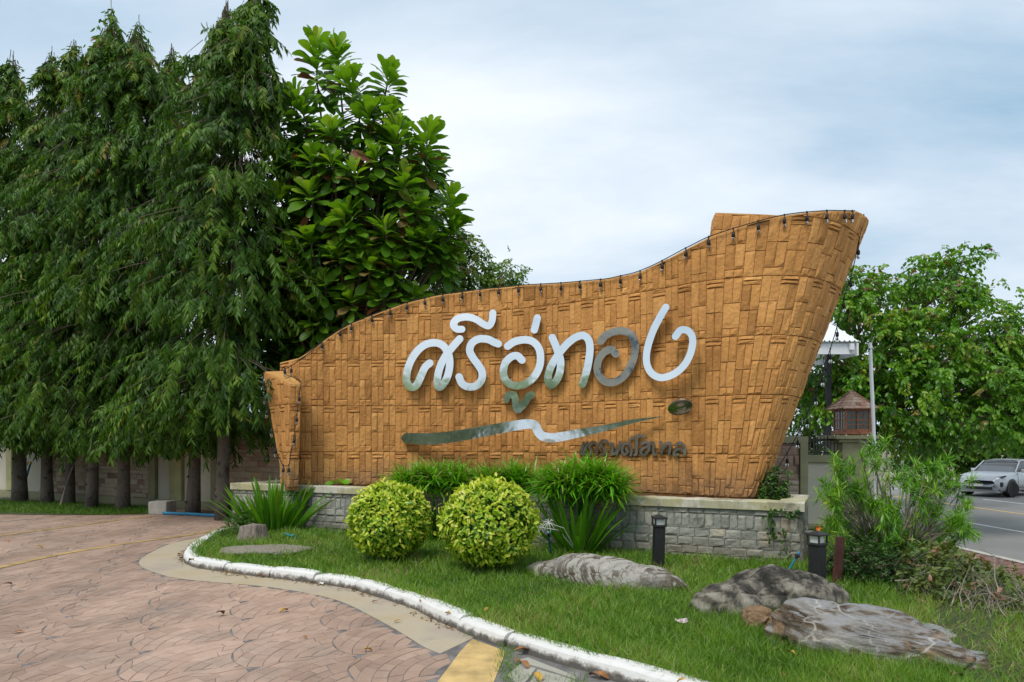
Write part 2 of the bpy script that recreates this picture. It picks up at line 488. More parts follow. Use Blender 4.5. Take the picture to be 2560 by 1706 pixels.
def basket(Sf, edges, zs, ztopf, r=rng, mod=0.88, zmin=0.905):
    """basket-weave module: pairs of narrow uprights, pairs of flat bars, short squares"""
    out = []
    for k in range(len(edges) - 1):
        a, c = edges[k], edges[k + 1]; m = 0.5 * (a + c)
        for j in range(-1, 8):
            b = zs + j * mod
            if k % 2 == 0: rows = [(0, .378, 'v'), (.378, .756, 'v'), (.756, .818, 'h'), (.818, .88, 'h')]
            else: rows = [(0, .124, 'v'), (.124, .502, 'v'), (.502, .88, 'v')]
            for (p, q, t) in rows:
                z0, z1 = b + p, b + q
                if z1 < zmin + 0.03: continue
                z0 = max(z0, zmin)
                parts = [(a, c)] if (t == 'h' or r.random() < 0.10) else [(a, m), (m, c)]
                if t == 'v' and len(parts) == 2 and r.random() < 0.2:
                    mm = m + (c - a) * r.uniform(-.08, .08); parts = [(a, mm), (mm, c)]
                for (s0, s1) in parts:
                    tm = 0.5 * (s0 + s1)
                    tops = ztopf(np.array((s0, tm, s1))) if callable(ztopf) else np.full(3, ztopf)
                    if z0 > tops.min() - 0.035: continue
                    zz = (lambda us, z1=z1: np.minimum(z1, ztopf(us) if callable(ztopf) else ztopf))
                    out.append((s0, s1, z0, zz))
    return out

wall = empty('sign_wall', (1.2, 12.2, ZB), 'curved ship-shaped golden sandstone sign wall rising to a leaning prow at the right', 'wall')
# columns of equal metric width at mid height (average of foot and crest)
CM = 0.5 * (CB + CT)
seg = np.concatenate(([0], np.cumsum(np.linalg.norm(np.diff(CM, axis=0), axis=1))))
def metric_edges(ua, ub, w):
    sa, sb = np.interp(ua, US, seg), np.interp(ub, US, seg)
    n = max(1, int(round((sb - sa) / w)))
    return np.interp(np.linspace(sa, sb, n + 1), seg, US)
stones = []
UG = 0.0035
for st in basket(wallS, metric_edges(0.0, 12.95, 0.232), 0.66, ztop):
    stones.append((wallS, st))
TH = 0.27
def wallIn(u, z):
    P, N = wallS(u, z)
    return P - N * (TH + 0.0), -N
for st in basket(wallIn, metric_edges(13.6, 17.0, 0.232), 0.66 + 0.3, ztop, zmin=3.9):
    stones.append((wallIn, st))
# hook at the left (stern): outer face and end face
A0, A1 = PD(662, 931, 13.35), PD(725, 962, 12.42)
E1, I0 = PD(754, 962, 12.52), PD(712, 925, 13.22)
a0, a1 = PD(709, 1212, 13.12), PD(722, 1212, 12.42)
e1, i0 = PD(746, 1212, 12.52), PD(730, 1212, 13.2)
def planar(P00, P10, P01, P11, zb, zt):
    P00, P10, P01, P11 = [np.array(p[:2]) for p in (P00, P10, P01, P11)]
    def f(u, z):
        u = np.asarray(u, float); z = np.asarray(z, float)
        def pt(u, z):
            k = ((z - zb) / (zt - zb))[..., None]; uu = u[..., None]
            xy = (P00 + (P10 - P00) * uu) * (1 - k) + (P01 + (P11 - P01) * uu) * k
            return np.concatenate((xy, z[..., None]), -1)
        P = pt(u, z)
        N = np.cross(pt(u + .01, z) - pt(u - .01, z), pt(u, z + .01) - pt(u, z - .01))
        return P, N / np.linalg.norm(N, axis=-1)[..., None]
    return f
hookO = planar(a0, a1, A0, A1, ZB, 2.95)
hookE = planar(a1, e1, A1, E1, ZB, 2.95)
zh = lambda u: A0[2] + (A1[2] - A0[2]) * np.asarray(u, float)
for st in basket(hookO, np.linspace(0, 1, 5), 0.66, zh): stones.append((hookO, st))
for st in basket(hookE, np.linspace(0, 1, 2), 0.66, lambda u: 0 * np.asarray(u) + A1[2]): stones.append((hookE, st))
recs = []
for Sf, (u0, u1, z0, zz) in stones:
    pm, _ = Sf(np.array([0.5 * (u0 + u1)]), np.array([z0]))
    w = (u1 - u0)
    wm = np.linalg.norm(Sf(np.array([u1]), np.array([z0]))[0] - Sf(np.array([u0]), np.array([z0]))[0])
    g = min(0.0035 / max(wm, 1e-3), 0.12) * w
    V, F = stone_geo(Sf, u0, u1, z0, zz, proud=rng.uniform(.005, .020), rough=0.006, gap=(g * .8, 0.0055))
    D = V[:, 1].mean()
    px = np.ptp(V[:16, 0]) * np.ptp(V[:16, 2]) / D ** 2
    t = np.clip(rng.normal(0.5, 0.17), 0, 1)
    recs.append((px, V, F, t))
recs.sort(key=lambda r_: -r_[0])
for (px, V, F, t) in recs[:300]:
    obj('stone', mesh_np('stone', V, F, t), M['sand'], wall)
rest = MB()
for (px, V, F, t) in recs[300:]: rest.add(V, F, t)
tag(rest.build('stone_cladding', M['sand'], wall), kind='stuff')
# body behind the stones, with coping on top
body = MB()
uu = np.linspace(0, 17, 171)
zt = ztop(uu) - 0.004
Pb, Nb = wallS(uu, np.full(171, ZB - 0.12)); Pt, Nt = wallS(uu, zt)
V = np.concatenate((Pb - Nb * 0.010, Pt - Nt * 0.010, Pb - Nb * (TH - 0.01), Pt - Nt * (TH - 0.01)))
n_ = 171
F = [(i, i+1, n_+i+1, n_+i) for i in range(n_-1)] + [(2*n_+i+1, 2*n_+i, 3*n_+i, 3*n_+i+1) for i in range(n_-1)] 
F += [(0, n_, 3*n_, 2*n_), (n_-1, 2*n_+n_-1, 3*n_+n_-1, n_+n_-1)]
body.add(V, F)
V = [p - np.array((0, 0, .1 if k < 4 else 0)) for k, p in enumerate((a0, a1, e1, i0))] + [A0, A1, E1, I0]
V = np.array(V); cen = V.mean(0); 
V[:, :2] = cen[:2] + (V[:, :2] - cen[:2]) * 0.985
V[4:, 2] = (A0[2], A1[2], A1[2], A0[2]); V[4:, 2] -= 0.006
body.add(V, [(0,1,5,4),(1,2,6,5),(2,3,7,6),(3,0,4,7),(4,5,6,7)])
body.build('wall_core', M['sandjoint'], wall)
cope = MB()
ue = metric_edges(0, 17, 0.42)
for a, c in zip(ue[:-1], ue[1:]):
    us = np.array((a + .004, 0.5 * (a + c), c - .004)); z = ztop(us) + rng.uniform(-.004, .004)
    P, N = wallS(us, z)
    o, i = P + N * 0.006, P - N * (TH + 0.006)
    up = np.array((0, 0, .016)); dn = np.array((0, 0, -.012))
    o_, i_ = P - N * 0.004, P - N * (TH - 0.004)
    V = np.concatenate((o + dn, o_ + up * .9, i_ + up, i + dn))
    F = []
    for k in (0, 1):
        F += [(k, k+1, 3+k+1, 3+k), (3+k, 3+k+1, 6+k+1, 6+k), (6+k, 6+k+1, 9+k+1, 9+k)]
    F += [(0, 3, 6, 9), (2, 11, 8, 5)]
    cope.add(V, F, rng.uniform(.2, .9))
V = np.array((A0, A1, E1, I0)); V[2:, 2] = (A1[2], A0[2]); V[:, 2] += 0.003
V2 = V + (V - V.mean(0)) * 0.02; V2[:, 2] -= .03
V3 = V.copy(); V3[:, 2] += .008
cope.add(np.concatenate((V2, V3)), [(4,5,6,7)] + [(i, (i+1) % 4, 4+(i+1) % 4, 4+i) for i in range(4)], 0.6)
cope.build('coping', M['sandcap'], wall)
# end face of the rear leaf of the prow
ef = MB()
zz_ = np.arange(3.2, 5.78, 0.38)
for z0, z1 in zip(zz_, np.append(zz_[1:], ztop(17.0) - .01)):
    P0, N0 = wallS(np.array([16.999]), np.array([z0 + .004])); P1, N1 = wallS(np.array([16.999]), np.array([z1 - .004]))
    tdir = wallP(17.0, z0) - wallP(16.9, z0); tdir /= np.linalg.norm(tdir)
    q = [P0[0] + N0[0]*.0, P0[0] - N0[0]*TH, P1[0] - N1[0]*TH, P1[0]]
    V = [p + tdir * 0.002 for p in q] + [p + tdir * 0.016 + (np.mean(q, 0) - p) * 0.08 for p in q]
    ef.add(V, [(4,5,6,7)] + [(i, (i+1) % 4, 4+(i+1) % 4, 4+i) for i in range(4)], rng.uniform(.2, .8))
ef.build('end_stones', M['sand'], wall)

# ---------------------------------------------------------------- mirror-steel lettering
def m_steel():
    m, nt, b = new_mat('polished_stainless_steel')
    b.inputs['Metallic'].default_value = 1.0
    nt.links.new(ramp(nt, noise(nt, 1.5, 5, 0.6), [(0.3, (0.76, 0.80, 0.81)), (0.7, (0.86, 0.89, 0.89))]), b.inputs['Base Color'])
    nt.links.new(ramp(nt, noise(nt, 3.0, 6, 0.65), [(0.35, (0.04,) * 3), (0.75, (0.11,) * 3)]), b.inputs['Roughness'])
    bump(nt, b, noise(nt, 1.6, 3, 0.5), 0.09, 0.05)
    return m
M['steel'] = m_steel()
M['darksteel'] = m_plain('dark_steel', (0.30, 0.28, 0.25), 0.22, metal=1.0, var=0.35, scale=7, bmp=0.05)  # darker base; on the dot it stands in for mirrored dark ground
def stroke(mb, pts, w, Dfn, thick, sub=7, cap=6, drift=0.004):
    """pts in photo pixels, w stroke width in pixels (number or list): a solid band with round ends"""
    pts = np.asarray(pts, float)
    W = np.broadcast_to(np.asarray(w, float), (len(pts),))
    n = (len(pts) - 1) * sub + 1
    C = cr(np.column_stack((pts, W)), n)
    c, ww = C[:, :2], C[:, 2] / 2
    t = np.gradient(c, axis=0); t /= np.linalg.norm(t, axis=1)[:, None] + 1e-9
    nn = np.stack((-t[:, 1], t[:, 0]), 1)
    Lp, Rp = c + nn * ww[:, None], c - nn * ww[:, None]
    th = np.linspace(0, math.pi, cap + 2)[1:-1]
    capE = [c[-1] + ww[-1] * (nn[-1] * math.cos(a) + t[-1] * math.sin(a)) for a in th]
    capS = [c[0] + ww[0] * (-nn[0] * math.cos(a) - t[0] * math.sin(a)) for a in th]
    P2 = np.concatenate((Lp, Rp, capE, capS)); 
    dr = np.concatenate((np.linspace(0, drift, n),) * 2 + (np.full(cap, drift), np.zeros(cap)))
    Dd = np.array([Dfn(x) for x in P2[:, 0]]) - dr
    front = np.stack([PD(x, y, d) for (x, y), d in zip(P2, Dd)])
    back = np.stack([PD(x, y, d) for (x, y), d in zip(P2, Dd)]); 
    back = back + np.array((0, thick, 0)) + 0.0
    N = len(P2)
    F = [(i, i + 1, n + i + 1, n + i) for i in range(n - 1)]
    eI = [2 * n + k for k in range(cap)]; sI = [2 * n + cap + k for k in range(cap)]
    F.append(tuple([n - 1] + eI + [2 * n - 1])[::-1]); F.append(tuple([n] + sI + [0])[::-1])
    outline = list(range(n)) + eI + [n + i for i in range(n - 1, -1, -1)] + sI
    F += [(outline[k], outline[(k + 1) % len(outline)], N + outline[(k + 1) % len(outline)], N + outline[k]) for k in range(len(outline))]
    mb.add(np.concatenate((front, back)), F)
def wallD(x):
    """depth of the wall face seen at photo column x"""
    p = CB[:1800]; xs = 1280 + FPX * p[:, 0] / p[:, 1]
    return float(np.interp(x, xs, p[:, 1]))
def letter(name, strokes, off, label, cat='letter', group='large steel letters on the sign wall', stand=0.13, thick=0.06, drift=0.005, skew=1.0, mat='steel'):
    allp = np.concatenate([np.asarray(s[0], float) for s in strokes]) + np.array(off[:2]) * 0
    xs = [off[0] + off[2] * p for p in allp[:, 0]]
    xa, xb = min(xs) - 8, max(xs) + 8
    da, db = wallD(xa), wallD(xb)
    mids = np.linspace(xa, xb, 15)
    xm = .5 * (xa + xb)
    ln = lambda x: .5 * (da + db) + skew * (db - da) * (x - xm) / (xb - xa)
    corr = min(0, min(wallD(x) - ln(x) for x in mids))
    Dfn = lambda x: ln(x) + corr - stand
    mb = MB()
    for s in strokes:
        pts = [(off[0] + off[2] * x, off[1] + off[2] * y) for x, y in s[0]]
        w = np.asarray(s[1], float) * off[2]
        stroke(mb, pts, w, Dfn, thick, drift=drift)
    o = mb.build(name, M[mat])
    ctr = np.concatenate(mb.V).mean(0)
    o.data.transform(Matrix.Translation(-Vector(ctr))); o.location = ctr
    # fixing pins into the stone
    return tag(o, label, cat, group)
c2, c3 = (980, 740, .26786), (1340, 740, .26786)
W = 70
letter('sign_letter', [([(352,628),(308,668),(268,755),(225,838),(172,852),(138,800),(140,715),(172,615),(232,520),(312,455),(402,438),(472,462),(518,525),(538,600),(533,690),(506,780),(456,848),(425,835),(426,755),(452,655),(500,560),(556,488),(608,428),(632,402)], W)], c2, 'polished steel Thai letter with a narrow loop, leftmost of the big word')
letter('sign_letter', [([(653,312),(602,308),(574,262),(615,212),(705,197),(785,220),(850,262),(903,280),(934,232),(941,160)], [64,66,70,68,68,64,64,64,64,66])], c2, 'polished steel wavy Thai vowel mark floating above the second big letter')
letter('sign_letter', [([(992,448),(950,432),(895,406),(812,403),(748,440),(725,508),(757,580),(805,645),(840,710),(836,782),(784,840),(715,850),(655,820),(626,757)], W)], c2, 'polished steel S-shaped Thai letter, second from the left of the big word')
letter('sign_letter', [([(1080,470),(1140,430),(1230,410),(1310,425),(1365,480),(1386,560),(1376,660),(1324,758),(1240,823),(1150,840),(1070,800),(1040,720),(1056,630),(1110,572),(1168,560),(1213,600)], W)], c2, 'polished steel spiral Thai letter between the S-shaped and the looped letter')
letter('sign_letter', [([(1356,207),(1343,262),(1328,318)], W - 2)], c2, 'short slanting polished steel tone mark above the first spiral letter')
letter('sign_letter', [([(1068,972),(1082,935),(1130,922),(1152,965),(1158,1030),(1178,1062),(1232,1008),(1275,945),(1303,926)], [60,66,66,68,68,68,68,68,68])], c2, 'polished steel hooked Thai vowel mark hanging below the first spiral letter')
letter('sign_letter', [([(152,390),(178,450),(205,525),(228,600),(226,690),(196,780),(142,832),(112,785),(128,690),(176,595),(240,505),(305,435),(370,388),(440,370),(488,408),(504,490),(490,620),(462,740),(434,826)], W)], c3, 'polished steel looped Thai letter with a tall arch, between the two spiral letters')
letter('sign_letter', [([(604,424),(652,368),(742,330),(832,332),(897,376),(926,460),(914,570),(870,680),(800,768),(710,810),(630,790),(576,712),(580,612),(630,532),(700,500),(744,542)], W)], c3, 'polished steel spiral Thai letter mirroring the pale hotel building, second from the right')
letter('sign_letter', [([(1212,106),(1162,190),(1100,310),(1056,430),(1032,540),(1036,640),(1076,718),(1150,762),(1240,750),(1330,700),(1402,620),(1450,510),(1462,400),(1424,330),(1352,320),(1300,380)], [66]*16)], c3, 'polished steel tall hook-shaped Thai letter, rightmost of the big word', skew=1.3)
sw = [(135,1328,95),(250,1335,108),(380,1334,110),(600,1310,106),(900,1256,100),(1120,1216,95),(1270,1196,88),(1335,1212,84),(1372,1280,84),(1430,1318,88)] + [(x+1344, y, w) for x, y, w in ((190,1322,86),(400,1282,78),(600,1243,62),(900,1172,36),(1080,1142,16),(1180,1126,5))]
letter('sign_swoosh', [([(x, y) for x, y, w in sw], [w for x, y, w in sw])], c2, 'long tapering polished steel wave stroke underlining the big letters', 'sign', None)
ov = MB()
oc = PD(1340 + 1346 * .26786, 740 + 1040 * .26786, wallD(1700) - .16)
kk = wallD(1700) / FPX * .26786
prof = [(0, .05), (.3, .048), (.6, .04), (.85, .022), (.97, .006), (1.0, 0.0), (1.0, -.05)]
n = 40
V = []; 
for r_, h_ in prof[1:]:
    for j in range(n):
        a = 2 * math.pi * j / n
        x, z = 102 * kk * r_ * math.cos(a), 72 * kk * r_ * math.sin(a)
        ca, sa = math.cos(.14), math.sin(.14)
        V.append((x * ca - z * sa, -h_ * .35 - .42 * (x * ca - z * sa) - .50 * (x * sa + z * ca), x * sa + z * ca))
V.append((0, -.05, 0))
F = [(i*n+j, (i+1)*n+j, (i+1)*n+(j+1) % n, i*n+(j+1) % n) for i in range(len(prof)-2) for j in range(n)]
F += [(len(V)-1, j, (j+1) % n) for j in range(n)]
ov.add(V, F)
tag(ov.build('sign_dot', M['darksteel'], smooth=True, loc=oc), 'oval steel dot, darkened as if mirroring ground, above the right tip of the wave stroke', 'sign')
w = 25
small = [
 ([([(446,1372),(430,1420),(414,1468),(432,1476)], w), ([(480,1370),(462,1420),(446,1468),(464,1478)], w)], 'small steel double-stroke Thai vowel, first of the little word, half hidden by grass'),
 ([([(510,1482),(512,1440),(496,1405),(524,1366),(566,1384),(572,1430),(566,1470)], w)], 'small steel arch-shaped Thai letter, second of the little word'),
 ([([(668,1362),(625,1350),(602,1382),(634,1424),(648,1464),(612,1488)], w)], 'small steel S-shaped Thai letter, third of the little word'),
 ([([(690,1380),(716,1386),(712,1440),(706,1476),(734,1470),(770,1420),(786,1366)], w), ([(786,1366),(774,1430),(752,1478)], w)], 'small steel N-shaped Thai letter, fourth of the little word'),
 ([([(884,1488),(890,1430),(868,1384),(820,1386),(802,1440),(820,1482),(852,1462),(842,1428)], w)], 'small steel rounded Thai letter, fifth of the little word'),
 ([([(874,1352),(888,1328),(914,1316)], w - 6)], 'tiny steel silencing mark over the rounded small letter'),
 ([([(1004,1312),(968,1304),(940,1322),(940,1400),(936,1470),(920,1486)], w + 2)], 'small steel tall vowel with a flag top, taller than its neighbours'),
 ([([(982,1384),(1024,1364),(1058,1394),(1046,1450),(1006,1486),(976,1460),(1000,1424),(1044,1404),(1076,1366)], w)], 'small steel knotted Thai letter tinted by green reflections'),
 ([([(1098,1372),(1094,1430),(1102,1482),(1120,1478)], w)], 'small steel single-stroke Thai vowel right of the knotted letter'),
 ([([(1164,1364),(1178,1420),(1166,1474),(1180,1440),(1220,1378),(1250,1376),(1250,1430),(1238,1484)], w)], 'small steel arched Thai letter next to last in the little word'),
 ([([(1306,1398),(1344,1372),(1382,1400),(1390,1450),(1382,1488)], w), ([(1384,1452),(1336,1428),(1290,1456),(1294,1488),(1326,1478)], w)], 'small steel curled Thai letter, last at the right of the little word')]
for st, lab in small:
    letter('small_sign_letter', st, c3, lab, group='small steel letters under the wave stroke', stand=0.07, thick=0.03, drift=0.003, mat='darksteel')
rail = MB()
for yy in (1428, 1462):
    rail.tube([PD(1340 + x * .26786, 740 + yy * .26786, wallD(1340 + x * .26786) - .028) for x in (420, 700, 1000, 1350)], 0.006, 6)
tag(rail.build('letter_rail', M['darksteel']), 'thin steel rails carrying the small letters', 'rail')

# ---------------------------------------------------------------- planter in front of the wall
PA, PB = np.array((-5.54, 13.62)), np.array((3.86, 9.14))
pdv = PB - PA; PLen = np.linalg.norm(pdv); pdv /= PLen
pn = np.array((pdv[1], -pdv[0]))          # towards the viewer
if pn[1] > 0: pn = -pn
pln = empty('stone_planter', (*(PA + PB) / 2, 0.05), 'long raised planter faced in grey slate blocks under a weathered olive cap', 'planter')
def lineS(Pa, Pb, nrm, batter=0.0, ztopb=0.8):
    Ln = np.linalg.norm(Pb - Pa)
    def f(u, z):
        u = np.asarray(u, float); z = np.asarray(z, float)
        k = (u / Ln)[..., None]
        xy = Pa + (Pb - Pa) * k + nrm * (batter * (ztopb - z))[..., None]
        P = np.concatenate((xy, z[..., None]), -1)
        return P, np.broadcast_to(np.array((nrm[0], nrm[1], batter)), P.shape)
    return f
def courses(L_, rows, z0, r=rng):
    out = []; z = z0
    for (h, w) in rows:
        x = -r.uniform(0, w)
        while x < L_ - 0.02:
            ww = w * r.uniform(.96, 1.04)
            a, c = max(0, x), min(L_, x + ww)
            if c - a > 0.03: out.append((a, c, z, z + h))
            x += ww
        z += h
    return out
prow = [(.115, .22), (.115, .22), (.125, .215), (.125, .215), (.205, .11), (.085, .215)]
pz0 = 0.79 - sum(h for h, w in prow)
recs = []
fS = lineS(PA, PB, pn, 0.06, .79)
bk = -pn
RS, RE = PB, PB + bk * 1.5
LS, LE = PA + bk * 1.6, PA
sideR = lineS(RS, RE, pdv, 0.06, .79); sideL = lineS(LS, LE, -pdv, 0.06, .79)
for Sf, Ln in ((fS, PLen), (sideR, 1.5), (sideL, 1.6)):
    for (a, c, z0, z1) in courses(Ln, prow, pz0):
        if z1 < 0.03: continue
        V, F = stone_geo(Sf, a, c, z0, z1, proud=rng.uniform(.01, .024), rough=.006, gap=(.003, .003))
        recs.append((V[:, 1].mean() - (c - a) * 2, V, F, np.clip(rng.normal(.5, .2), 0, 1)))
recs.sort(key=lambda r_: r_[0])
for (k, V, F, t) in recs[:300]: obj('block', mesh_np('block', V, F, t), M['grey'], pln)
rest = MB()
for (k, V, F, t) in recs[300:]: rest.add(V, F, t)
tag(rest.build('block_facing', M['grey'], pln), kind='stuff')
core = MB()
def ring_poly(off_out, zlow):
    return
f_ = lambda P, d: P + np.array(d)
q = [PA + pn * .045 - pdv * .045, PB + pn * .045 + pdv * .045, RE + pdv * .045, RE - pdv * .26, PB + bk * .26 - pdv * .26, PA + bk * .26 + pdv * .26, LS + pdv * .26, LS - pdv * .045]
qt = [PA + pdv * .006 + bk * .006, PB - pdv * .006 + bk * .006, RE - pdv * .006, RE - pdv * .26, PB + bk * .26 - pdv * .26, PA + bk * .26 + pdv * .26, LS + pdv * .26, LS + pdv * .006]
V = [(p[0], p[1], 0.02) for p in q] + [(p[0], p[1], .785) for p in qt]
core.add(V, [(i, (i+1) % 8, 8+(i+1) % 8, 8+i) for i in range(8)])
core.build('planter_core', M['greyjoint'], pln)
cap = MB()
def cap_run(Pa, Pb, inward, w=.34, ov=.055, z0=.79, z1=.91, n=20):
    d = (Pb - Pa) / np.linalg.norm(Pb - Pa)
    t = np.linspace(0, 1, n)
    V = []
    for k in t:
        p = Pa + (Pb - Pa) * k
        o, i = p - inward * ov, p + inward * (w - ov)
        jz = rng.normal(0, .0025, 2); jo = rng.normal(0, .002)
        V += [(*(o - inward * jo), z0), (*(o - inward * jo), z1 - .012 + jz[0]), (*(o + inward * .012), z1 + jz[0]), (*(i - inward * .012), z1 + jz[1]), (*i, z1 - .012), (*i, z0)]
    F = [(a*6+j, a*6+(j+1) % 6, (a+1)*6+(j+1) % 6, (a+1)*6+j) for a in range(n-1) for j in range(6)]
    F += [tuple(range(6))[::-1], tuple((n-1)*6+j for j in range(6))]
    cap.add(V, F)
cap_run(PA - pdv * .055, PB + pdv * .055, bk, n=60)
cap_run(PB + bk * .29, RE, -pdv, n=8)
cap_run(PA + bk * .29, LS, pdv, n=8)
cap.build('cap', M['cap'], pln)
soil = MB()
wl = wallP(np.linspace(0, 12, 30), np.full(30, ZB))
poly = [(*(PA + bk * .2 + pdv * .2), .86), (*(PB + bk * .2 - pdv * .2), .86), (*(RE - pdv * .2), .86)] + [(p[0] - .05, p[1] + .12, .86) for p in wl[::-1]] + [(*(LS + pdv * .2), .86)]
soil.add(poly, [tuple(range(len(poly)))])
soil.build('soil', M['soil'], pln)
# ---------------------------------------------------------------- ground
def seg_in(poly, pts):
    """vectorised point in polygon"""
    x, y = pts[:, 0], pts[:, 1]; c = np.zeros(len(pts), bool); n = len(poly)
    for i in range(n):
        x0, y0 = poly[i]; x1, y1 = poly[(i + 1) % n]
        k = ((y0 > y) != (y1 > y))
        c ^= k & (x < (x1 - x0) * (y - y0) / ((y1 - y0) if abs(y1 - y0) > 1e-9 else 1e-9) + x0)
    return c
def sstep(a, b, t):
    t = np.clip((t - a) / (b - a), 0, 1); return t * t * (3 - 2 * t)
ROADZ = -0.62
def xs_edge(Y): return np.clip(4.55 + 0.36 * (np.asarray(Y, float) - 4.5), 3.9, 8.3)
_hp = [(rng.uniform(.5, 2.2), rng.uniform(0, 6.28), rng.uniform(0, 6.28)) for _ in range(7)]
def lawn_z(X, Y):
    X = np.asarray(X, float); Y = np.asarray(Y, float)
    w = sum(math.sin(1) * 0 + np.sin(k * (X * math.cos(a) + Y * math.sin(a)) + p) for k, a, p in _hp) / 7
    e = xs_edge(Y)
    return 0.085 + 0.035 * w - (0.085 - ROADZ - 0.08) * sstep(e - .15, e + 1.25, X)
def sheet(name, poly, z, mat, label=None, parent=None, kind='structure'):
    me = mesh_np(name, [(p[0], p[1], z) for p in poly], [tuple(range(len(poly)))])
    o = obj(name, me, mat, parent)
    return tag(o, label, kind=kind) if parent is None else o
M['earth'] = m_plain('far_ground', (0.20, 0.18, 0.13), 0.95, var=0.25, scale=0.6, bmp=0.2)
sheet('ground', [(-700, -700), (700, -700), (700, 700), (-700, 700)], ROADZ - .05, M['earth'])

# kerb line (outer foot), from the planter's left end round the tip and out of the frame
kpx = [(640,1326),(590,1331),(545,1340),(503,1355),(475,1374),(460,1391),(462,1406),(484,1418),(544,1428),(653,1443),(762,1456),(870,1472),(946,1494),(1023,1519),(1088,1551),(1175,1587),(1305,1633),(1414,1666),(1556,1707)]
kw = np.array([PZ(x, y, 0)[:2] for x, y in kpx])
kw = np.vstack((kw, kw[-1] + (kw[-1] - kw[-2]) * 1.2, kw[-1] + (kw[-1] - kw[-2]) * 3.2))
KC = cr(kw, 500)
ks = np.concatenate(([0], np.cumsum(np.linalg.norm(np.diff(KC, axis=0), axis=1))))
def kpt(s):
    p = np.array((np.interp(s, ks, KC[:, 0]), np.interp(s, ks, KC[:, 1])))
    q = np.array((np.interp(s + .03, ks, KC[:, 0]), np.interp(s + .03, ks, KC[:, 1])))
    r = np.array((np.interp(s - .03, ks, KC[:, 0]), np.interp(s - .03, ks, KC[:, 1])))
    t = (q - r) / np.linalg.norm(q - r)
    return p, np.array((-t[1], t[0]))          # normal to the left of travel = lawn side
def m_kerb():
    m, nt, b = new_mat('white_kerb_paint')
    g = nt.nodes.new('ShaderNodeNewGeometry'); s = nt.nodes.new('ShaderNodeSeparateXYZ'); nt.links.new(g.outputs['Position'], s.inputs[0])
    h = mth(nt, 'ADD', mth(nt, 'DIVIDE', mth(nt, 'SUBTRACT', s.outputs[2], 0.010), 0.10), mth(nt, 'MULTIPLY', mth(nt, 'SUBTRACT', noise(nt, 9, 8, 0.72), 0.5), 1.9))
    c = ramp(nt, h, [(0.12, (0.11, 0.10, 0.085)), (0.38, (0.33, 0.31, 0.28)), (0.52, (0.60, 0.59, 0.565)), (1.0, (0.66, 0.65, 0.63))])
    c = mixc(nt, ramp(nt, noise(nt, 5, 8, 0.75, dist=.5), [(0.63, (0, 0, 0)), (0.68, (1, 1, 1))]), c, (0.30, 0.27, 0.22))
    nt.links.new(c, b.inputs['Base Color']); b.inputs['Roughness'].default_value = 0.8
    bump(nt, b, noise(nt, 40, 6, 0.7), 0.4, 0.012)
    return m
M['kerb'] = m_kerb()
kerb = tag(empty('kerb', (0, 8, 0)), kind='structure')
s = 0.0; ki = 0
while s < ks[-1] - .1:
    Ls = min(rng.uniform(.62, .92), ks[-1] - s)
    a, c = s + .004, s + Ls - .004
    dz, do = rng.normal(0, .008), rng.normal(0, .009)
    prof = [(0, -.03), (.004, .055), (.02, .095), (.055, .118), (.15, .122), (.185, .11), (.19, -.03)]
    V = []
    nS = 6
    chip = rng.random() < .5
    for k, q in enumerate(np.linspace(a, c, nS)):
        p, nr = kpt(q)
        e = 0.009 if k in (0, nS - 1) else 0.0
        for (o, z) in prof:
            oo = o + do + (e if o < .1 else -e)
            zz = z + dz - (e * .8 if z > .05 else 0) + rng.normal(0, .002)
            if chip and k == 0 and z > .08: zz -= rng.uniform(.0, .022)
            V.append((*(p + nr * oo), zz))
    m_ = len(prof)
    F = [(i*m_+j, (i+1)*m_+j, (i+1)*m_+j+1, i*m_+j+1) for i in range(nS-1) for j in range(m_-1)]
    F += [tuple(range(m_)), tuple((nS-1)*m_+j for j in range(m_))[::-1]]
    obj('kerb_stone', mesh_np('kerb_stone', V, F, .5), M['kerb'], kerb)
    s += Ls

# lawn: everything on the lawn side of the kerb
lawn_poly = [tuple(KC[i] + kpt(ks[i])[1] * .10) for i in range(0, 500, 6)]
lawn_poly += [(3.9, 1.5)] + [(float(xs_edge(y)) + 1.25, y) for y in np.arange(1.5, 15.6, .5)] + [(6.0, 15.5), (2.0, 12.0), (-5.0, 15.6), (-6.4, 14.9)]
gx, gy = np.meshgrid(np.arange(-7, 9.7, .085), np.arange(1.5, 15.6, .085))
nx_, ny_ = gx.shape[1], gx.shape[0]
pts = np.column_stack((gx.ravel(), gy.ravel()))
ins = seg_in(lawn_poly, pts).reshape(ny_, nx_)
fmask = ins[:-1, :-1] & ins[1:, :-1] & ins[:-1, 1:] & ins[1:, 1:]
jj, ii = np.nonzero(fmask)
F = np.stack((jj*nx_+ii, jj*nx_+ii+1, (jj+1)*nx_+ii+1, (jj+1)*nx_+ii), 1)
V = np.column_stack((pts, lawn_z(pts[:, 0], pts[:, 1])))
used = np.unique(F); rm = np.full(len(V), -1); rm[used] = np.arange(len(used))
def m_lawn():
    m, nt, b = new_mat('lawn_soil_and_thatch')
    c = ramp(nt, noise(nt, 3.0, 8, 0.7), [(0.3, (0.045, 0.05, 0.018)), (0.55, (0.07, 0.085, 0.025)), (0.75, (0.13, 0.10, 0.055))])
    nt.links.new(c, b.inputs['Base Color']); b.inputs['Roughness'].default_value = 0.95
    bump(nt, b, noise(nt, 60, 5, 0.7), 0.8, 0.03)
    return m
M['lawnsoil'] = m_lawn()
lawn = tag(obj('lawn', mesh_np('lawn', V[used], rm[F], None, True), M['lawnsoil']), kind='structure')

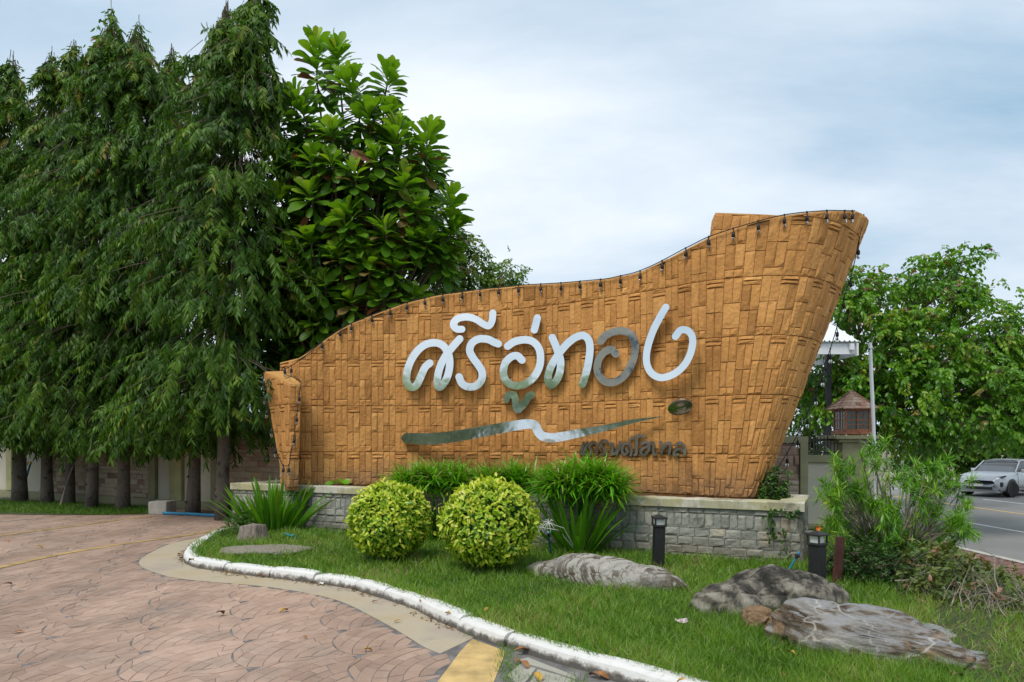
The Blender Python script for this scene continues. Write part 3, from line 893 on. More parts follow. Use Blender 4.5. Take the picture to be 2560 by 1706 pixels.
# driveway: grey grout bed and stamped fan-pattern paving stones standing proud of it
M['grout'] = m_plain('grey_grout', (0.155, 0.145, 0.14), 0.9, var=0.5, scale=7, bmp=0.5)
def m_paver():
    m, nt, b = new_mat('stamped_terracotta')
    t = attr(nt)
    big = noise(nt, 0.45, 5, 0.6)
    f = mth(nt, 'ADD', mth(nt, 'MULTIPLY', t, 0.16), mth(nt, 'MULTIPLY', big, 0.6))
    f = mth(nt, 'ADD', f, mth(nt, 'MULTIPLY', noise(nt, 5, 7, 0.7), 0.25))
    c = ramp(nt, f, [(0.3, (0.27, 0.18, 0.135)), (0.5, (0.40, 0.272, 0.205)), (0.7, (0.51, 0.36, 0.28))])
    c = mixc(nt, 0.5, c, ramp(nt, noise(nt, 130, 3, 0.8), [(0.3, (0.72,) * 3), (0.7, (1.15,) * 3)]), 'MULTIPLY')
    c = mixc(nt, ramp(nt, noise(nt, 1.2, 8, 0.7), [(0.5, (0, 0, 0)), (0.72, (0.75,) * 3)]), c, (0.23, 0.19, 0.165))
    g4 = nt.nodes.new('ShaderNodeNewGeometry'); m4 = nt.nodes.new('ShaderNodeMapping'); m4.inputs['Rotation'].default_value = (0, 0, -.25); m4.inputs['Scale'].default_value = (1.1, .16, 1)
    nt.links.new(g4.outputs['Position'], m4.inputs[0])
    c = mixc(nt, .8, c, ramp(nt, noise(nt, 1.0, 6, .65, vec=m4.outputs[0]), [(.38, (.70, .69, .68)), (.56, (1, 1, 1))]), 'MULTIPLY')
    c = mixc(nt, ramp(nt, noise(nt, 3.1, 4, .5), [(.70, (0, 0, 0)), (.74, (.6,) * 3)]), c, (.12, .105, .095))
    nt.links.new(c, b.inputs['Base Color'])
    nt.links.new(ramp(nt, noise(nt, 2, 5, 0.6), [(0.3, (0.6,) * 3), (0.7, (0.85,) * 3)]), b.inputs['Roughness'])
    b.inputs['Specular IOR Level'].default_value = 0.35
    bump(nt, b, mth(nt, 'ADD', noise(nt, 16, 5, 0.6), mth(nt, 'MULTIPLY', noise(nt, 160, 3, 0.6), .3)), 0.35, 0.012)
    return m
M['paver'] = m_paver()
drive = tag(empty('driveway', (-3, 8, 0)), kind='structure')
dpoly = [tuple(KC[i] + kpt(ks[i])[1] * .06) for i in range(0, 500, 6)]
dpoly += [(3.2, 0.5), (3.2, -30), (-40, -30), (-40, 24), (-17, 22.2), (-6.2, 16.6)]
sheet('grout_bed', dpoly, -0.0052, M['grout'], parent=drive)
# outer edge of the plain concrete gutter band
gpx = [(600,1327),(540,1333),(502,1343),(428,1359),(380,1380),(352,1398),(350,1413),(380,1429),(459,1448),(650,1465),(784,1486),(860,1507),(930,1541),(1000,1580),(1060,1617),(1100,1634),(1160,1600),(1183,1592)]
gl = cr([PZ(x, y, 0)[:2] for x, y in gpx[:16]], 160)
gut_poly = [tuple(p) for p in gl] + [tuple(PZ(1180, 1596, 0)[:2])]
kend = int(np.argmin(np.linalg.norm(KC - PZ(1178, 1590, 0)[:2], axis=1)))
gut_poly += [tuple(KC[i] + kpt(ks[i])[1] * .03) for i in range(kend, 0, -4)]
def m_gutter():
    m, nt, b = new_mat('gutter_concrete')
    c = ramp(nt, noise(nt, 1.1, 6, 0.6), [(0.3, (0.40, 0.32, 0.20)), (0.5, (0.42, 0.355, 0.255)), (0.7, (0.35, 0.29, 0.235))])
    c = mixc(nt, 0.6, c, ramp(nt, noise(nt, 70, 5, 0.75), [(0.3, (0.75,) * 3), (0.7, (1.1,) * 3)]), 'MULTIPLY')
    c = mixc(nt, ramp(nt, noise(nt, 2.6, 9, 0.75), [(0.57, (0, 0, 0)), (0.75, (0.7,) * 3)]), c, (0.20, 0.175, 0.14))
    nt.links.new(c, b.inputs['Base Color']); b.inputs['Roughness'].default_value = 0.85
    bump(nt, b, noise(nt, 50, 6, 0.7), 0.3, 0.01)
    return m
M['gutter'] = m_gutter()
sheet('gutter', gut_poly, -0.002, M['gutter'], parent=drive)
# yellow painted band and grey slab at the foot of the frame
M['yband'] = m_plain('worn_yellow_paint', (0.50, 0.345, 0.14), 0.8, var=0.3, scale=5, bmp=0.25)
yb = [PZ(x, y, 0)[:2] for x, y in ((1180,1597),(1262,1627),(1258,1645),(1234,1707),(1200,1790),(1040,1770),(1092,1707),(1150,1630))]
sheet('painted_band', [tuple(p) for p in yb], -0.0005, M['yband'], parent=drive)
M['slab'] = m_plain('grey_slab', (0.33, 0.315, 0.265), 0.85, var=0.16, scale=3, bmp=0.3)
k0 = int(np.argmin(np.linalg.norm(KC - PZ(1290, 1629, 0)[:2], axis=1)))
slabs = [[(1268,1690),(1300,1662),(1340,1672),(1318,1702),(1300,1716)], [(1345,1675),(1400,1690),(1440,1704),(1425,1730),(1322,1712)], [(1300,1650),(1320,1645),(1440,1692),(1442,1700),(1345,1668),(1304,1658)], [(1296,1722),(1420,1736),(1500,1735),(1500,1900),(1260,1900),(1270,1760)], [(1450,1706),(1545,1712),(1640,1760),(1520,1880),(1510,1740),(1432,1730)]]
for q in slabs:
    mb = MB(); mb.prism([tuple(PZ(x, y, 0)[:2]) for x, y in q][::-1], -.02, .004)
    obj('slab', mb.mesh('slab'), M['slab'], drive)
sheet('bare_soil', [tuple(PZ(x, y, 0)[:2]) for x, y in ((1262,1628),(1296,1640),(1300,1665),(1268,1692),(1290,1722),(1250,1800),(1205,1790),(1236,1707),(1258,1645))], -0.006, M['soil'], parent=drive)

R_ = 0.56
inner_excl = [tuple(p) for p in gl] + [tuple(p) for p in (PZ(1148,1632,0)[:2], PZ(1090,1707,0)[:2], PZ(1040,1770,0)[:2])] + [(.2, 1.0), (4, 1), (4, 15), tuple(gl[0])]
yb_poly = [tuple(p) for p in yb]
ROT = math.radians(68)
ca, sa = math.cos(ROT), math.sin(ROT)
pav = []
for j in range(-40, 52):
    for i in range(-32, 32):
        cx, cy = i * 2 * R_ + (j % 2) * R_, j * R_
        wx, wy = -4 + cx * ca - cy * sa, 9 + cx * sa + cy * ca
        if not (-20 < wx < 3.5 and 3.2 < wy < 21.5): continue
        if wx < -wy * .80 - 2.5: continue
        tipx, tipy = cx, cy - R_
        rr_ = np.concatenate(([.02, .18], np.arange(.18 + .112, 2 * R_ - .02, .112)))
        rr_ = np.append(rr_, 2 * R_ - .004)
        am = lambda r: min(math.asin(min(1, r / (2 * R_))), math.acos(min(1, r / (2 * R_))))
        for r0, r1 in zip(rr_[:-1], rr_[1:]):
            rm_ = .5 * (r0 + r1)
            t0_, t1_ = am(r0), am(r1)
            nseg = max(1, int(round((t0_ + t1_) * rm_ / 0.17)))
            cuts = np.linspace(-1, 1, nseg + 1)
            cuts[1:-1] += rng.uniform(-.25, .25, nseg - 1) * (2 / nseg)
            for a, c in zip(cuts[:-1], cuts[1:]):
                ts = np.linspace(a, c, 3)
                out = [(r1, t * t1_) for t in ts] + [(r0, t * t0_) for t in ts[::-1]]
                P = np.array([(r * math.sin(t), r * math.cos(t)) for r, t in out]) + (tipx, tipy)
                P = np.column_stack((-4 + P[:, 0] * ca - P[:, 1] * sa, 9 + P[:, 0] * sa + P[:, 1] * ca))
                pav.append(P)
pav = [p for p in pav]
cent = np.array([p.mean(0) for p in pav])
keep = ~seg_in(inner_excl, cent) & ~seg_in(yb_poly, cent) & seg_in(dpoly, cent) & (cent[:, 1] < 21) & (cent[:, 1] > 3.6)
recs = []
for p, k in zip(pav, keep):
    if not k: continue
    # pieces that straddle the gutter are trimmed back to it
    inn = seg_in(inner_excl, p)
    if inn.any():
        c0 = p[~inn].mean(0) if (~inn).any() else None
        if c0 is None: continue
        for q in np.nonzero(inn)[0]:
            lo, hi = 0.0, 1.0
            for _ in range(9):
                mm = .5 * (lo + hi)
                if seg_in(inner_excl, (c0 + (p[q] - c0) * mm)[None])[0]: hi = mm
                else: lo = mm
            p = p.copy(); p[q] = c0 + (p[q] - c0) * max(lo - .02, .05)
    c = p.mean(0)
    sz = math.sqrt(max(1e-6, np.ptp(p[:, 0]) * np.ptp(p[:, 1])))
    w_ = rng.choice((.0022, .003, .0038, .0055))
    k1, k2 = max(.3, 1 - 2 * w_ / sz), max(.2, 1 - 2 * (w_ + .005) / sz)
    dz = rng.normal(0, .0009)
    low = np.column_stack((c + (p - c) * k1, np.full(6, -.0062)))
    mid = np.column_stack((c + (p - c) * k1, np.full(6, -.0028 + dz)))
    topv = np.column_stack((c + (p - c) * k2, np.full(6, -.0012 + dz) + rng.normal(0, .0006, 6)))
    V = np.concatenate((low, mid, topv))
    F = [(i, (i+1) % 6, 6+(i+1) % 6, 6+i) for i in range(6)] + [(6+i, 6+(i+1) % 6, 12+(i+1) % 6, 12+i) for i in range(6)] + [(12, 13, 16, 17), (13, 14, 15, 16)]
    vis = c[1] > 4.8 and abs(c[0]) < c[1] * .74
    recs.append((c[1] if vis else c[1] + 50, V, F, rng.random()))
recs.sort(key=lambda r: r[0])
for (k, V, F, t) in recs[:300]: obj('paving_stone', mesh_np('paving_stone', V, F, t), M['paver'], drive)
rest = MB()
for (k, V, F, t) in recs[300:]: rest.add(V, F, t)
tag(rest.build('paving', M['paver'], drive), kind='stuff')
# the same paving carries on behind the camera, too far off to be seen
sheet('rear_paving', [(3.1, 3.55), (3.1, -29.9), (-39.9, -29.9), (-39.9, 3.55)], -0.004, M['paver'], parent=drive)
# yellow road lines
M['yline'] = m_plain('faded_yellow_line', (0.40, 0.27, 0.10), 0.75, var=0.45, scale=4, bmp=0.2)
def strip(name, pts, w, z, mat, parent=None, n=60):
    c = cr(pts, n); t = np.gradient(c, axis=0); t /= np.linalg.norm(t, axis=1)[:, None]
    nr = np.stack((-t[:, 1], t[:, 0]), 1) * w / 2
    V = np.column_stack((np.concatenate((c + nr, c - nr)), np.full(2 * n, z)))
    F = [(i, i+1, n+i+1, n+i) for i in range(n-1)]
    o = obj(name, mesh_np(name, V, F), mat, parent)
    return o if parent else tag(o, kind='structure')
strip('road_line', [PZ(x, y)[:2] for x, y in ((-150,1455),(0,1419),(153,1386),(306,1361),(459,1340),(543,1326))], .13, .0045, M['yline'], drive)
strip('road_line', [PZ(x, y)[:2] for x, y in ((-150,1366),(0,1340),(184,1316),(300,1300),(383,1291))], .12, .0045, M['yline'], drive)
strip('road_line', [PZ(x, y)[:2] for x, y in ((-120,1318),(0,1305),(107,1296))], .07, .0045, M['slab'], drive)

# street at the right, half a metre lower
def m_asphalt():
    m, nt, b = new_mat('grey_asphalt')
    c = ramp(nt, noise(nt, 0.5, 7, 0.6), [(0.3, (0.17, 0.168, 0.16)), (0.7, (0.235, 0.23, 0.22))])
    c = mixc(nt, 0.5, c, ramp(nt, noise(nt, 60, 3, 0.8), [(0.3, (0.8,) * 3), (0.7, (1.15,) * 3)]), 'MULTIPLY')
    nt.links.new(c, b.inputs['Base Color']); b.inputs['Roughness'].default_value = 0.85
    bump(nt, b, noise(nt, 90, 3, 0.6), 0.25, 0.01)
    return m
M['asphalt'] = m_asphalt()
M['lane'] = m_plain('white_lane_paint', (0.66, 0.66, 0.64), 0.7, var=0.15, scale=6, bmp=0.1)
M['lane_y'] = m_plain('yellow_lane_paint', (0.60, 0.40, 0.12), 0.7, var=0.15, scale=6, bmp=0.1)
sheet('road', [(10.05, -60), (24.5, -60), (24.5, 160), (10.05, 160)], ROADZ, M['asphalt'])
sheet('road_gutter', [(9.62, -60), (10.04, -60), (10.04, 160), (9.62, 160)], ROADZ + .006, M['concrete'])
for (x, w, dash, mt) in ((13.35, .14, True, 'lane'), (16.75, .14, False, 'lane_y'), (19.6, .14, True, 'lane'), (24.1, .12, False, 'lane')):
    y = -20.0
    if dash:
        while y < 110:
            sheet('lane_mark', [(x - w/2, y), (x + w/2, y), (x + w/2, y + 3.4), (x - w/2, y + 3.4)], ROADZ + .004, M[mt]); y += 7.5
    else: sheet('lane_line', [(x - w/2, -60), (x + w/2, -60), (x + w/2, 150), (x - w/2, 150)], ROADZ + .004, M[mt])
# brick pavement between lawn and road
pave = tag(empty('pavement', (8.6, 12, ROADZ)), kind='structure')
sheet('pavement_bed', [(5.4, 0), (9.62, 0), (9.62, 40), (5.4, 40)], ROADZ + .062, M['grout'], parent=pave)
sheet('pavement_edge', [(9.5, -40), (9.615, -40), (9.615, 100), (9.5, 100)], ROADZ + .10, M['concrete'], parent=pave)
M['brick'] = m_stone('red_paving_brick', [(0.1, (0.14, 0.075, 0.06)), (0.5, (0.20, 0.115, 0.095)), (0.9, (0.25, 0.16, 0.135))], bmp=0.3)
bm_, nb = MB(), 0
for jy in range(0, 90):
    for ix in range(0, 11):
        x0 = 7.35 + ix * .205 + (jy % 2) * .1; y0 = 9.0 + jy * .105
        if x0 > 9.3: continue
        V, F = bevel_box((x0 + .004, y0 + .004, ROADZ + .05), (x0 + .196, y0 + .1, ROADZ + .088 + rng.normal(0, .0015)), .004)
        if y0 < 16 and nb < 300 and x0 > 7.6 and x0 * 1.0 > xs_edge(y0) + 1.2:
            obj('paving_brick', mesh_np('paving_brick', V, F, rng.random()), M['brick'], pave); nb += 1
        else: bm_.add(V, F, rng.random())
tag(bm_.build('brick_paving', M['brick'], pave), kind='stuff')
for ang, cx in ((0, 24.9),):
    sheet('far_pavement', [(24.5, -60), (30, -60), (30, 160), (24.5, 160)], ROADZ + .12, M['slab'])

# ---------------------------------------------------------------- boundary wall behind the trees (left)
F0, F1 = np.array((-19.5, 23.75)), np.array((-4.9, 15.95))
fd = (F1 - F0) / np.linalg.norm(F1 - F0); fn = np.array((fd[1], -fd[0]))
if fn[1] > 0: fn = -fn
def onF(x):
    k = (x - 1280) / FPX                       # X = k*Y ; F0 + s*fd
    return (k * F0[1] - F0[0]) / (fd[0] - k * fd[1])
fence = empty('boundary_wall', (*(F0 + F1) / 2, 0), 'long boundary wall of buff stone and plain beige panels behind the tree trunks', 'wall')
def wbox(mb, s0, s1, front, back, z0, z1, o=F0, d=fd, n=fn, tone=.5, bev=.008):
    V, F = bevel_box((s0, -front, z0), (s1, -back, z1), bev)      # local: x along, y away from the viewer
    W = np.column_stack((o[0] + d[0] * V[:, 0] - n[0] * V[:, 1], o[1] + d[1] * V[:, 0] - n[1] * V[:, 1], V[:, 2]))
    mb.add(W, F, tone)
FH = 2.25
Lf = np.linalg.norm(F1 - F0)
mb = MB(); wbox(mb, -3, Lf, -.02, -.2, 0, FH); mb.build('wall_body', M['buffjoint'], fence)
mb = MB(); wbox(mb, -3, Lf, .05, -.25, FH + .002, FH + .1); mb.build('coping', M['olive'], fence)
mb = MB(); wbox(mb, -3, Lf, .06, -.25, -.05, .2); mb.build('plinth', M['olive'], fence)
recs = []
fSf = lineS(F0, F1, fn)
def fence_stones(xa, xb):
    sa, sb = onF(xa), onF(xb); z = .205; r_ = 0
    while z < FH - .03:
        h = rng.choice((.085, .11, .13, .15)); s_ = sa - rng.uniform(0, .2)
        h = min(h, FH - z)
        while s_ < sb - .02:
            w = rng.uniform(.24, .5)
            a, c = max(s_, sa), min(s_ + w, sb)
            if c - a > .06:
                V, F = stone_geo(fSf, a, c, z, z + h, proud=rng.uniform(.008, .03), rough=.006, gap=(.003, .003))
                V[:, :2] += fn * -.012
                recs.append((V, F, np.clip(rng.normal(.52, .24), 0, 1)))
            s_ += w
        z += h
fence_stones(131, 378); fence_stones(548, 830)
for (V, F, t) in recs[:300]: obj('stone', mesh_np('stone', V, F, t), M['buff'], fence)
if len(recs) > 300:
    rest = MB()
    for (V, F, t) in recs[300:]: rest.add(V, F, t)
    tag(rest.build('stone_facing', M['buff'], fence), kind='stuff')
for xa, xb in ((-220, -60), (-50, 22), (38, 130), (396, 428), (462, 532)):
    mb = MB(); wbox(mb, onF(xa), onF(xb), .012, -.1, .2, FH - .12); mb.build('panel', M['beige'], fence)
for xa, xb, mt in ((22, 36, 'yolive'), (-60, -50, 'olive'), (124, 132, 'olive'), (378, 394, 'olive'), (430, 460, 'yolive'), (533, 548, 'olive')):
    mb = MB(); wbox(mb, onF(xa), onF(xb), .09, -.1, .2, FH); mb.build('pilaster', M[mt], fence)
bxw = empty('wall_lamp', PD(434, 1118, 17.6), 'small orange-brown wooden box lamp fixed high on the pilaster behind the trees', 'lamp')
mb = MB(); c = PD(434, 1112, 17.55); mb.box(c - (.16, .1, .14), c + (.16, .1, .14), bev=.01)
M['lampwood'] = m_plain('orange_wood', (0.34, 0.14, 0.04), 0.6, var=0.3, scale=12, bmp=.2)
mb.build('body', M['lampwood'], bxw)
mb = MB(); mb.box(c + (-.19, -.13, .141), c + (.19, .13, .17), bev=.008); mb.build('lid', M['wood'], bxw)

# trunks, bamboo canes, block and pipe under the trees come with the trees below
blk = MB(); p = PZ(393, 1284, .02)
blk.box(p + (-.22, 0, -.03), p + (.22, .5, .28), bev=.015)
tag(blk.build('concrete_block', M['concrete']), 'pale concrete block on the ground beside the drive under the trees', 'block')
pip = MB(); pip.tube([PZ(408, 1283, .04), PZ(470, 1285, .04), PZ(540, 1289, .04)], .035, 8)
tag(pip.build('blue_pipe', M['bluepvc']), 'bright blue pipe lying on the ground between the block and the trunks', 'pipe')
cane = MB(); cane.tube([PZ(489, 1276, 0) * 0 + PZ(150, 1268, 0), PD(168, 1205, 18.9), PD(200, 1120, 19.4)], [.028, .025, .02], 7)
tag(cane.build('bamboo_cane', M['drytwig']), 'thin dry bamboo cane leaning between the third and fourth trunk', 'cane')
stick = MB(); stick.tube([PD(64, 1200, 20.2), PD(75, 1162, 20.4)], .03, 7)
so = empty('tool_stick', PD(64, 1200, 20.2), 'blue stick with a yellow tip leaning on the wall behind the trunks', 'stick')
stick.build('shaft', M['bluepvc'], so)
M['yellow'] = m_plain('yellow_plastic', (0.6, 0.38, 0.03), 0.5, bmp=0)
stick = MB(); stick.tube([PD(75, 1162, 20.4), PD(78, 1155, 20.42)], .034, 7); stick.build('tip', M['yellow'], so)
# ---------------------------------------------------------------- plants: batch tools
def nrm(v):
    return v / (np.linalg.norm(v, axis=-1, keepdims=True) + 1e-9)
def frames(d, up):
    """rotation matrices (N,3,3) with columns x (width), y = d (length), z (face)"""
    y = nrm(d); x = np.cross(y, up); bad = np.linalg.norm(x, axis=1) < 1e-3
    x[bad] = np.cross(y[bad], (0.31, 0.77, 0.2)); x = nrm(x); z = np.cross(x, y)
    return np.stack((x, y, z), -1)
def scatter(T, F, R, loc, sc, tone, bag):
    """append transformed copies of leaf template T,F"""
    sc = np.asarray(sc, float)
    if sc.ndim == 1: sc = np.repeat(sc[:, None], 3, 1)
    V = np.einsum('nij,nkj->nki', R, T[None] * sc[:, None, :]) + loc[:, None, :]
    n, k = V.shape[:2]
    bag.append((V.reshape(-1, 3), (F[None] + (np.arange(n) * k)[:, None, None]).reshape(-1, F.shape[1]), np.repeat(tone, k)))
def bag_mesh(name, bag, mat, parent, smooth=True):
    off, Vs, Fs, Ts = 0, [], [], []
    for V, F, t in bag:
        Vs.append(V); Fs.append(F + off); Ts.append(t); off += len(V)
    return obj(name, mesh_np(name, np.concatenate(Vs), np.concatenate(Fs), np.concatenate(Ts), smooth), mat, parent)
def leaf_t(rows, fold=0.0, droop=0.0, wave=0.0, mid=True):
    """rows: (position along 0..1, half width); returns V,F of quads"""
    V = []
    for i, (t, w) in enumerate(rows):
        z = -droop * t * t
        y = t * (1 - 0.25 * droop * t)
        k = wave * math.sin(t * 9)
        if mid: V += [(-w, y, z + fold * w + k), (0, y, z), (w, y, z + fold * w - k)]
        else: V += [(-w, y, z + k), (w, y, z - k)]
    c = 3 if mid else 2
    F = [(i*c+j, i*c+j+1, (i+1)*c+j+1, (i+1)*c+j) for i in range(len(rows)-1) for j in range(c-1)]
    return np.array(V, float), np.array(F)
LANCE = leaf_t([(0, .012), (.3, .085), (.65, .075), (1, .006)], droop=.28, mid=False)
LANCE3 = leaf_t([(0, .015), (.35, .115), (.7, .09), (1, .006)], fold=.35, droop=.3)
OVAL = leaf_t([(0, .03), (.25, .2), (.55, .25), (.82, .15), (1, .01)], fold=.3, droop=.2)
OVALS = leaf_t([(0, .04), (.35, .24), (.7, .2), (1, .01)], fold=.25, droop=.15)
OBOV = leaf_t([(0, .02), (.2, .055), (.42, .13), (.62, .185), (.8, .195), (.92, .14), (1, .02)], fold=.22, droop=.22)
BLADE = leaf_t([(0, .018), (.35, .022), (.7, .016), (1, .001)], droop=.55, mid=False)
GRASS = leaf_t([(0, .026), (.55, .02), (1, .001)], droop=.5, mid=False)
NEEDLE = leaf_t([(0, .03), (.5, .05), (1, .004)], droop=.25, mid=False)
UP = np.array((0, 0, 1.0))
def rdir(n, r=rng):
    v = r.normal(size=(n, 3)); return nrm(v)

# ---------------------------------------------------------------- drooping mast trees (left row)
M['mast'] = m_leaf('mast_tree_leaf', [(0.0, (0.016, 0.05, 0.007)), (0.45, (0.056, 0.135, 0.011)), (0.75, (0.115, 0.22, 0.018)), (0.9, (0.19, 0.26, 0.025)), (0.97, (0.20, 0.21, 0.035)), (1.0, (0.22, 0.12, 0.03))], rough=.5, trans=.28, spec=.22)
def mast_tree(tx, ty, D, topx, topy, label, n_spray=400, dia=.34, seed=1, lo=1.95, wide=1.5):
    r = np.random.default_rng(seed)
    base = PD(tx, ty, D); base[2] = -.02
    top = PD(topx, topy, D + .2)
    H = top[2]
    root = empty('mast_tree', base, label, 'tree', 'row of drooping mast trees along the boundary wall')
    tr = MB()
    zt = np.linspace(0, 1, 14)
    ax = np.stack([base + (top - base) * k for k in zt]); ax[:, 0] = base[0] + (top[0] - base[0]) * zt ** 1.6; ax[:, 1] += .06 * np.sin(zt * 5 + seed)
    ax[1:-1, 0] += r.normal(0, .02, 12)
    rad = dia / 2 * (1.06 - zt * .98) * np.interp(zt, [0, .22, .3, 1], [1, 1, .72, .7]); rad[0] *= 1.22
    tr.tube(ax[:-1], rad[:-1], 12, cap=False)
    for _ in range(8):                          # branch scars
        k = r.uniform(.02, .2); p = np.array([np.interp(k, zt, ax[:, q]) for q in range(3)]); a = r.uniform(0, 6.28)
        dd = np.array((math.cos(a), -abs(math.sin(a)), 0)); rr = np.interp(k, zt, rad)
        tr.tube([p + dd * rr * .8, p + dd * (rr + .035)], [.045, .025], 6)
    tr.build('trunk', M['bark'], root, smooth=True)
    axp = lambda z: np.stack([np.interp(z, ax[:, 2], ax[:, q]) for q in range(3)], -1)
    prof = lambda q: wide * np.interp(q, [0, .08, .3, .55, .75, .9, 1], [.88, 1.0, 1.0, .86, .62, .36, .12])
    bag, bb = [], MB()
    m = 8; nc = n_spray // m; n_spray = nc * m
    qc = r.uniform(0, 1, nc) ** 1.2; azc = r.uniform(0, 2 * math.pi, nc)
    fr = r.random(nc) < .24                      # boughs that close the crown in front of the bole
    azc = np.where(fr, -1.57 + r.normal(0, .6, nc), azc)
    lump = 1 + (.24 + .25 * np.maximum(0, qc - .7)) * np.sin(azc * 3 + qc * 17 + seed) + .17 * np.sin(azc * 5 - qc * 29 + seed)
    inn = r.random(nc) < .22                     # inner boughs filling crown gaps; their painted shade tone is overwritten below
    rc = prof(qc) * lump * np.where(inn, r.uniform(.15, .45, nc), np.where(fr, r.uniform(.35, .8, nc), np.sqrt(r.uniform(.30, 1.0, nc))))
    qq = np.repeat(qc, m); k_ = np.tile(np.linspace(.38, 1.0, m), nc)       # sprays strung along each drooping bough
    az = np.repeat(azc, m) + r.normal(0, .16, n_spray) + r.choice((-1, 1), n_spray) * .12 / np.maximum(.25, k_)
    rr = np.repeat(rc, m) * k_
    z = lo + .45 + (H - lo - .5) * qq - np.repeat(r.uniform(.25, .75, nc), m) * k_ ** 1.6 * np.interp(qq, [0, .7, 1], [.55, 1, .8]) + r.normal(0, .05, n_spray)
    z = np.maximum(z, lo + .15)
    q = qq
    out = np.stack((np.cos(az), np.sin(az), 0 * az), 1)
    tip_out = rr[:, None] * out
    start = axp(z) + tip_out * .55 + np.array((0, 0, .42))
    ln = r.uniform(.38, .72, n_spray) * np.interp(q, [0, .7, 1], [1.05, .9, .5]) * np.interp(k_, [.38, 1], [.8, 1.1])
    dirv = nrm(out * r.uniform(.25, .9, n_spray)[:, None] + np.array((0, 0, -1.0)) * r.uniform(.3, 1.0, n_spray)[:, None] + r.normal(0, .18, (n_spray, 3)))
    endp = axp(z) + tip_out
    bt_ = np.repeat(np.clip((r.normal(.50, .20, nc) + .30 * (r.random(nc) < .17) + .12 * (qc > .8)) * np.where(inn, .3, 1), 0, .95), m)
    st_tone = np.clip(bt_ + .10 * (k_ - .6) + r.normal(0, .08, n_spray) + .5 * (r.random(n_spray) < .012), 0, 1)
    side = nrm(np.cross(dirv, np.array((0, 0, 1.0)) + r.normal(0, .25, (n_spray, 3))))
    K = 11
    st_tone = np.clip(r.normal(.42, .17, n_spray) + .20 * (q > .82) * r.random(n_spray) + .34 * (r.random(n_spray) < .07), 0, 1)
    side = nrm(np.cross(dirv, np.array((0, 0, 1.0)) + r.normal(0, .25, (n_spray, 3))))
    for k in range(K):
        t = (k + .4) / K
        p = endp + dirv * (ln * t)[:, None] + np.array((0, 0, -.14)) * t * t
        for sgn in (-1, 1):
            d = side * sgn * r.uniform(.35, .9, n_spray)[:, None] + dirv * .55 + np.array((0, 0, -.62)) + r.normal(0, .2, (n_spray, 3))
            upv = nrm(np.cross(side * sgn, dirv) * sgn + r.normal(0, .5, (n_spray, 3)))
            L_ = r.uniform(.14, .22, n_spray)
            scatter(*LANCE, frames(d, upv), p, np.stack((L_ * r.uniform(1.05, 1.5, n_spray), L_, L_), 1), np.clip(st_tone + r.normal(0, .09, n_spray), 0, 1), bag)
    for i in range(0, n_spray, 3):
        bb.tube(cr([start[i], endp[i] + (0, 0, .03), endp[i] + dirv[i] * ln[i] + (0, 0, -.14)], 5), [.010, .008, .006, .004, .002], 3, cap=False)
    # top leader tuft
    m = 210
    zz = H - np.where(np.arange(m) < 80, r.uniform(-.06, .9, m), r.uniform(0, 2.3, m) ** 1.25)
    p = axp(zz) + r.normal(0, 1, (m, 3)) * (.06 + .17 * (H - zz))[:, None] * (1, 1, .3)
    d = nrm(r.normal(0, .6, (m, 3)) + (0, 0, -.75))
    L_ = r.uniform(.11, .19, m)
    scatter(*LANCE, frames(d, rdir(m, r)), p, np.stack((L_ * 1.6, L_, L_), 1), np.clip(r.normal(.6, .2, m), 0, 1), bag)
    bag_mesh('crown', bag, M['mast'], root)
    bb.build('branches', M['twig'], root)
    return root
mast = [(-70, 1256, 20.2, -70, 230, 'mast tree cut off by the left edge of the photo, beyond the whole trunks'),
        (46, 1257, 19.6, 30, 152, 'mast tree with the leftmost whole trunk and a thin curled top'),
        (119, 1260, 19.2, 130, 138, 'mast tree on the second trunk from the left, dark pointed top'),
        (177, 1260, 19.2, 190, 118, 'mast tree on the slim third trunk, yellowish top leaves'),
        (231, 1273, 17.7, 278, 30, 'mast tree on the fourth trunk, tallest spire of the left half'),
        (307, 1276, 17.4, 350, 66, 'mast tree on the knobbly fifth trunk from the left'),
        (373, 1256, 19.0, 434, 138, 'mast tree on the thin trunk behind the concrete block, yellow-green top'),
        (479, 1285, 16.5, 571, 20, 'mast tree on the trunk with charred bark at its foot'),
        (557, 1300, 15.2, 640, -30, 'mast tree nearest the sign wall, tallest of the row, blackened knobbly foot')]
for i, (tx, ty, D, ux, uy, lab) in enumerate(mast):
    mast_tree(tx, ty, D, ux, uy, lab, n_spray=(1750 if i else 700), dia=(.34, .34, .27, .23, .26, .29, .23, .29, .29)[i], seed=20 + i, lo=(1.9, 1.8, 1.7, 1.9, 1.85, 1.7, 1.8, 1.75, 1.8)[i], wide=(2.2, 2.2, 2.0, 2.0, 2.2, 2.1, 2.1, 2.1, 2.25)[i])

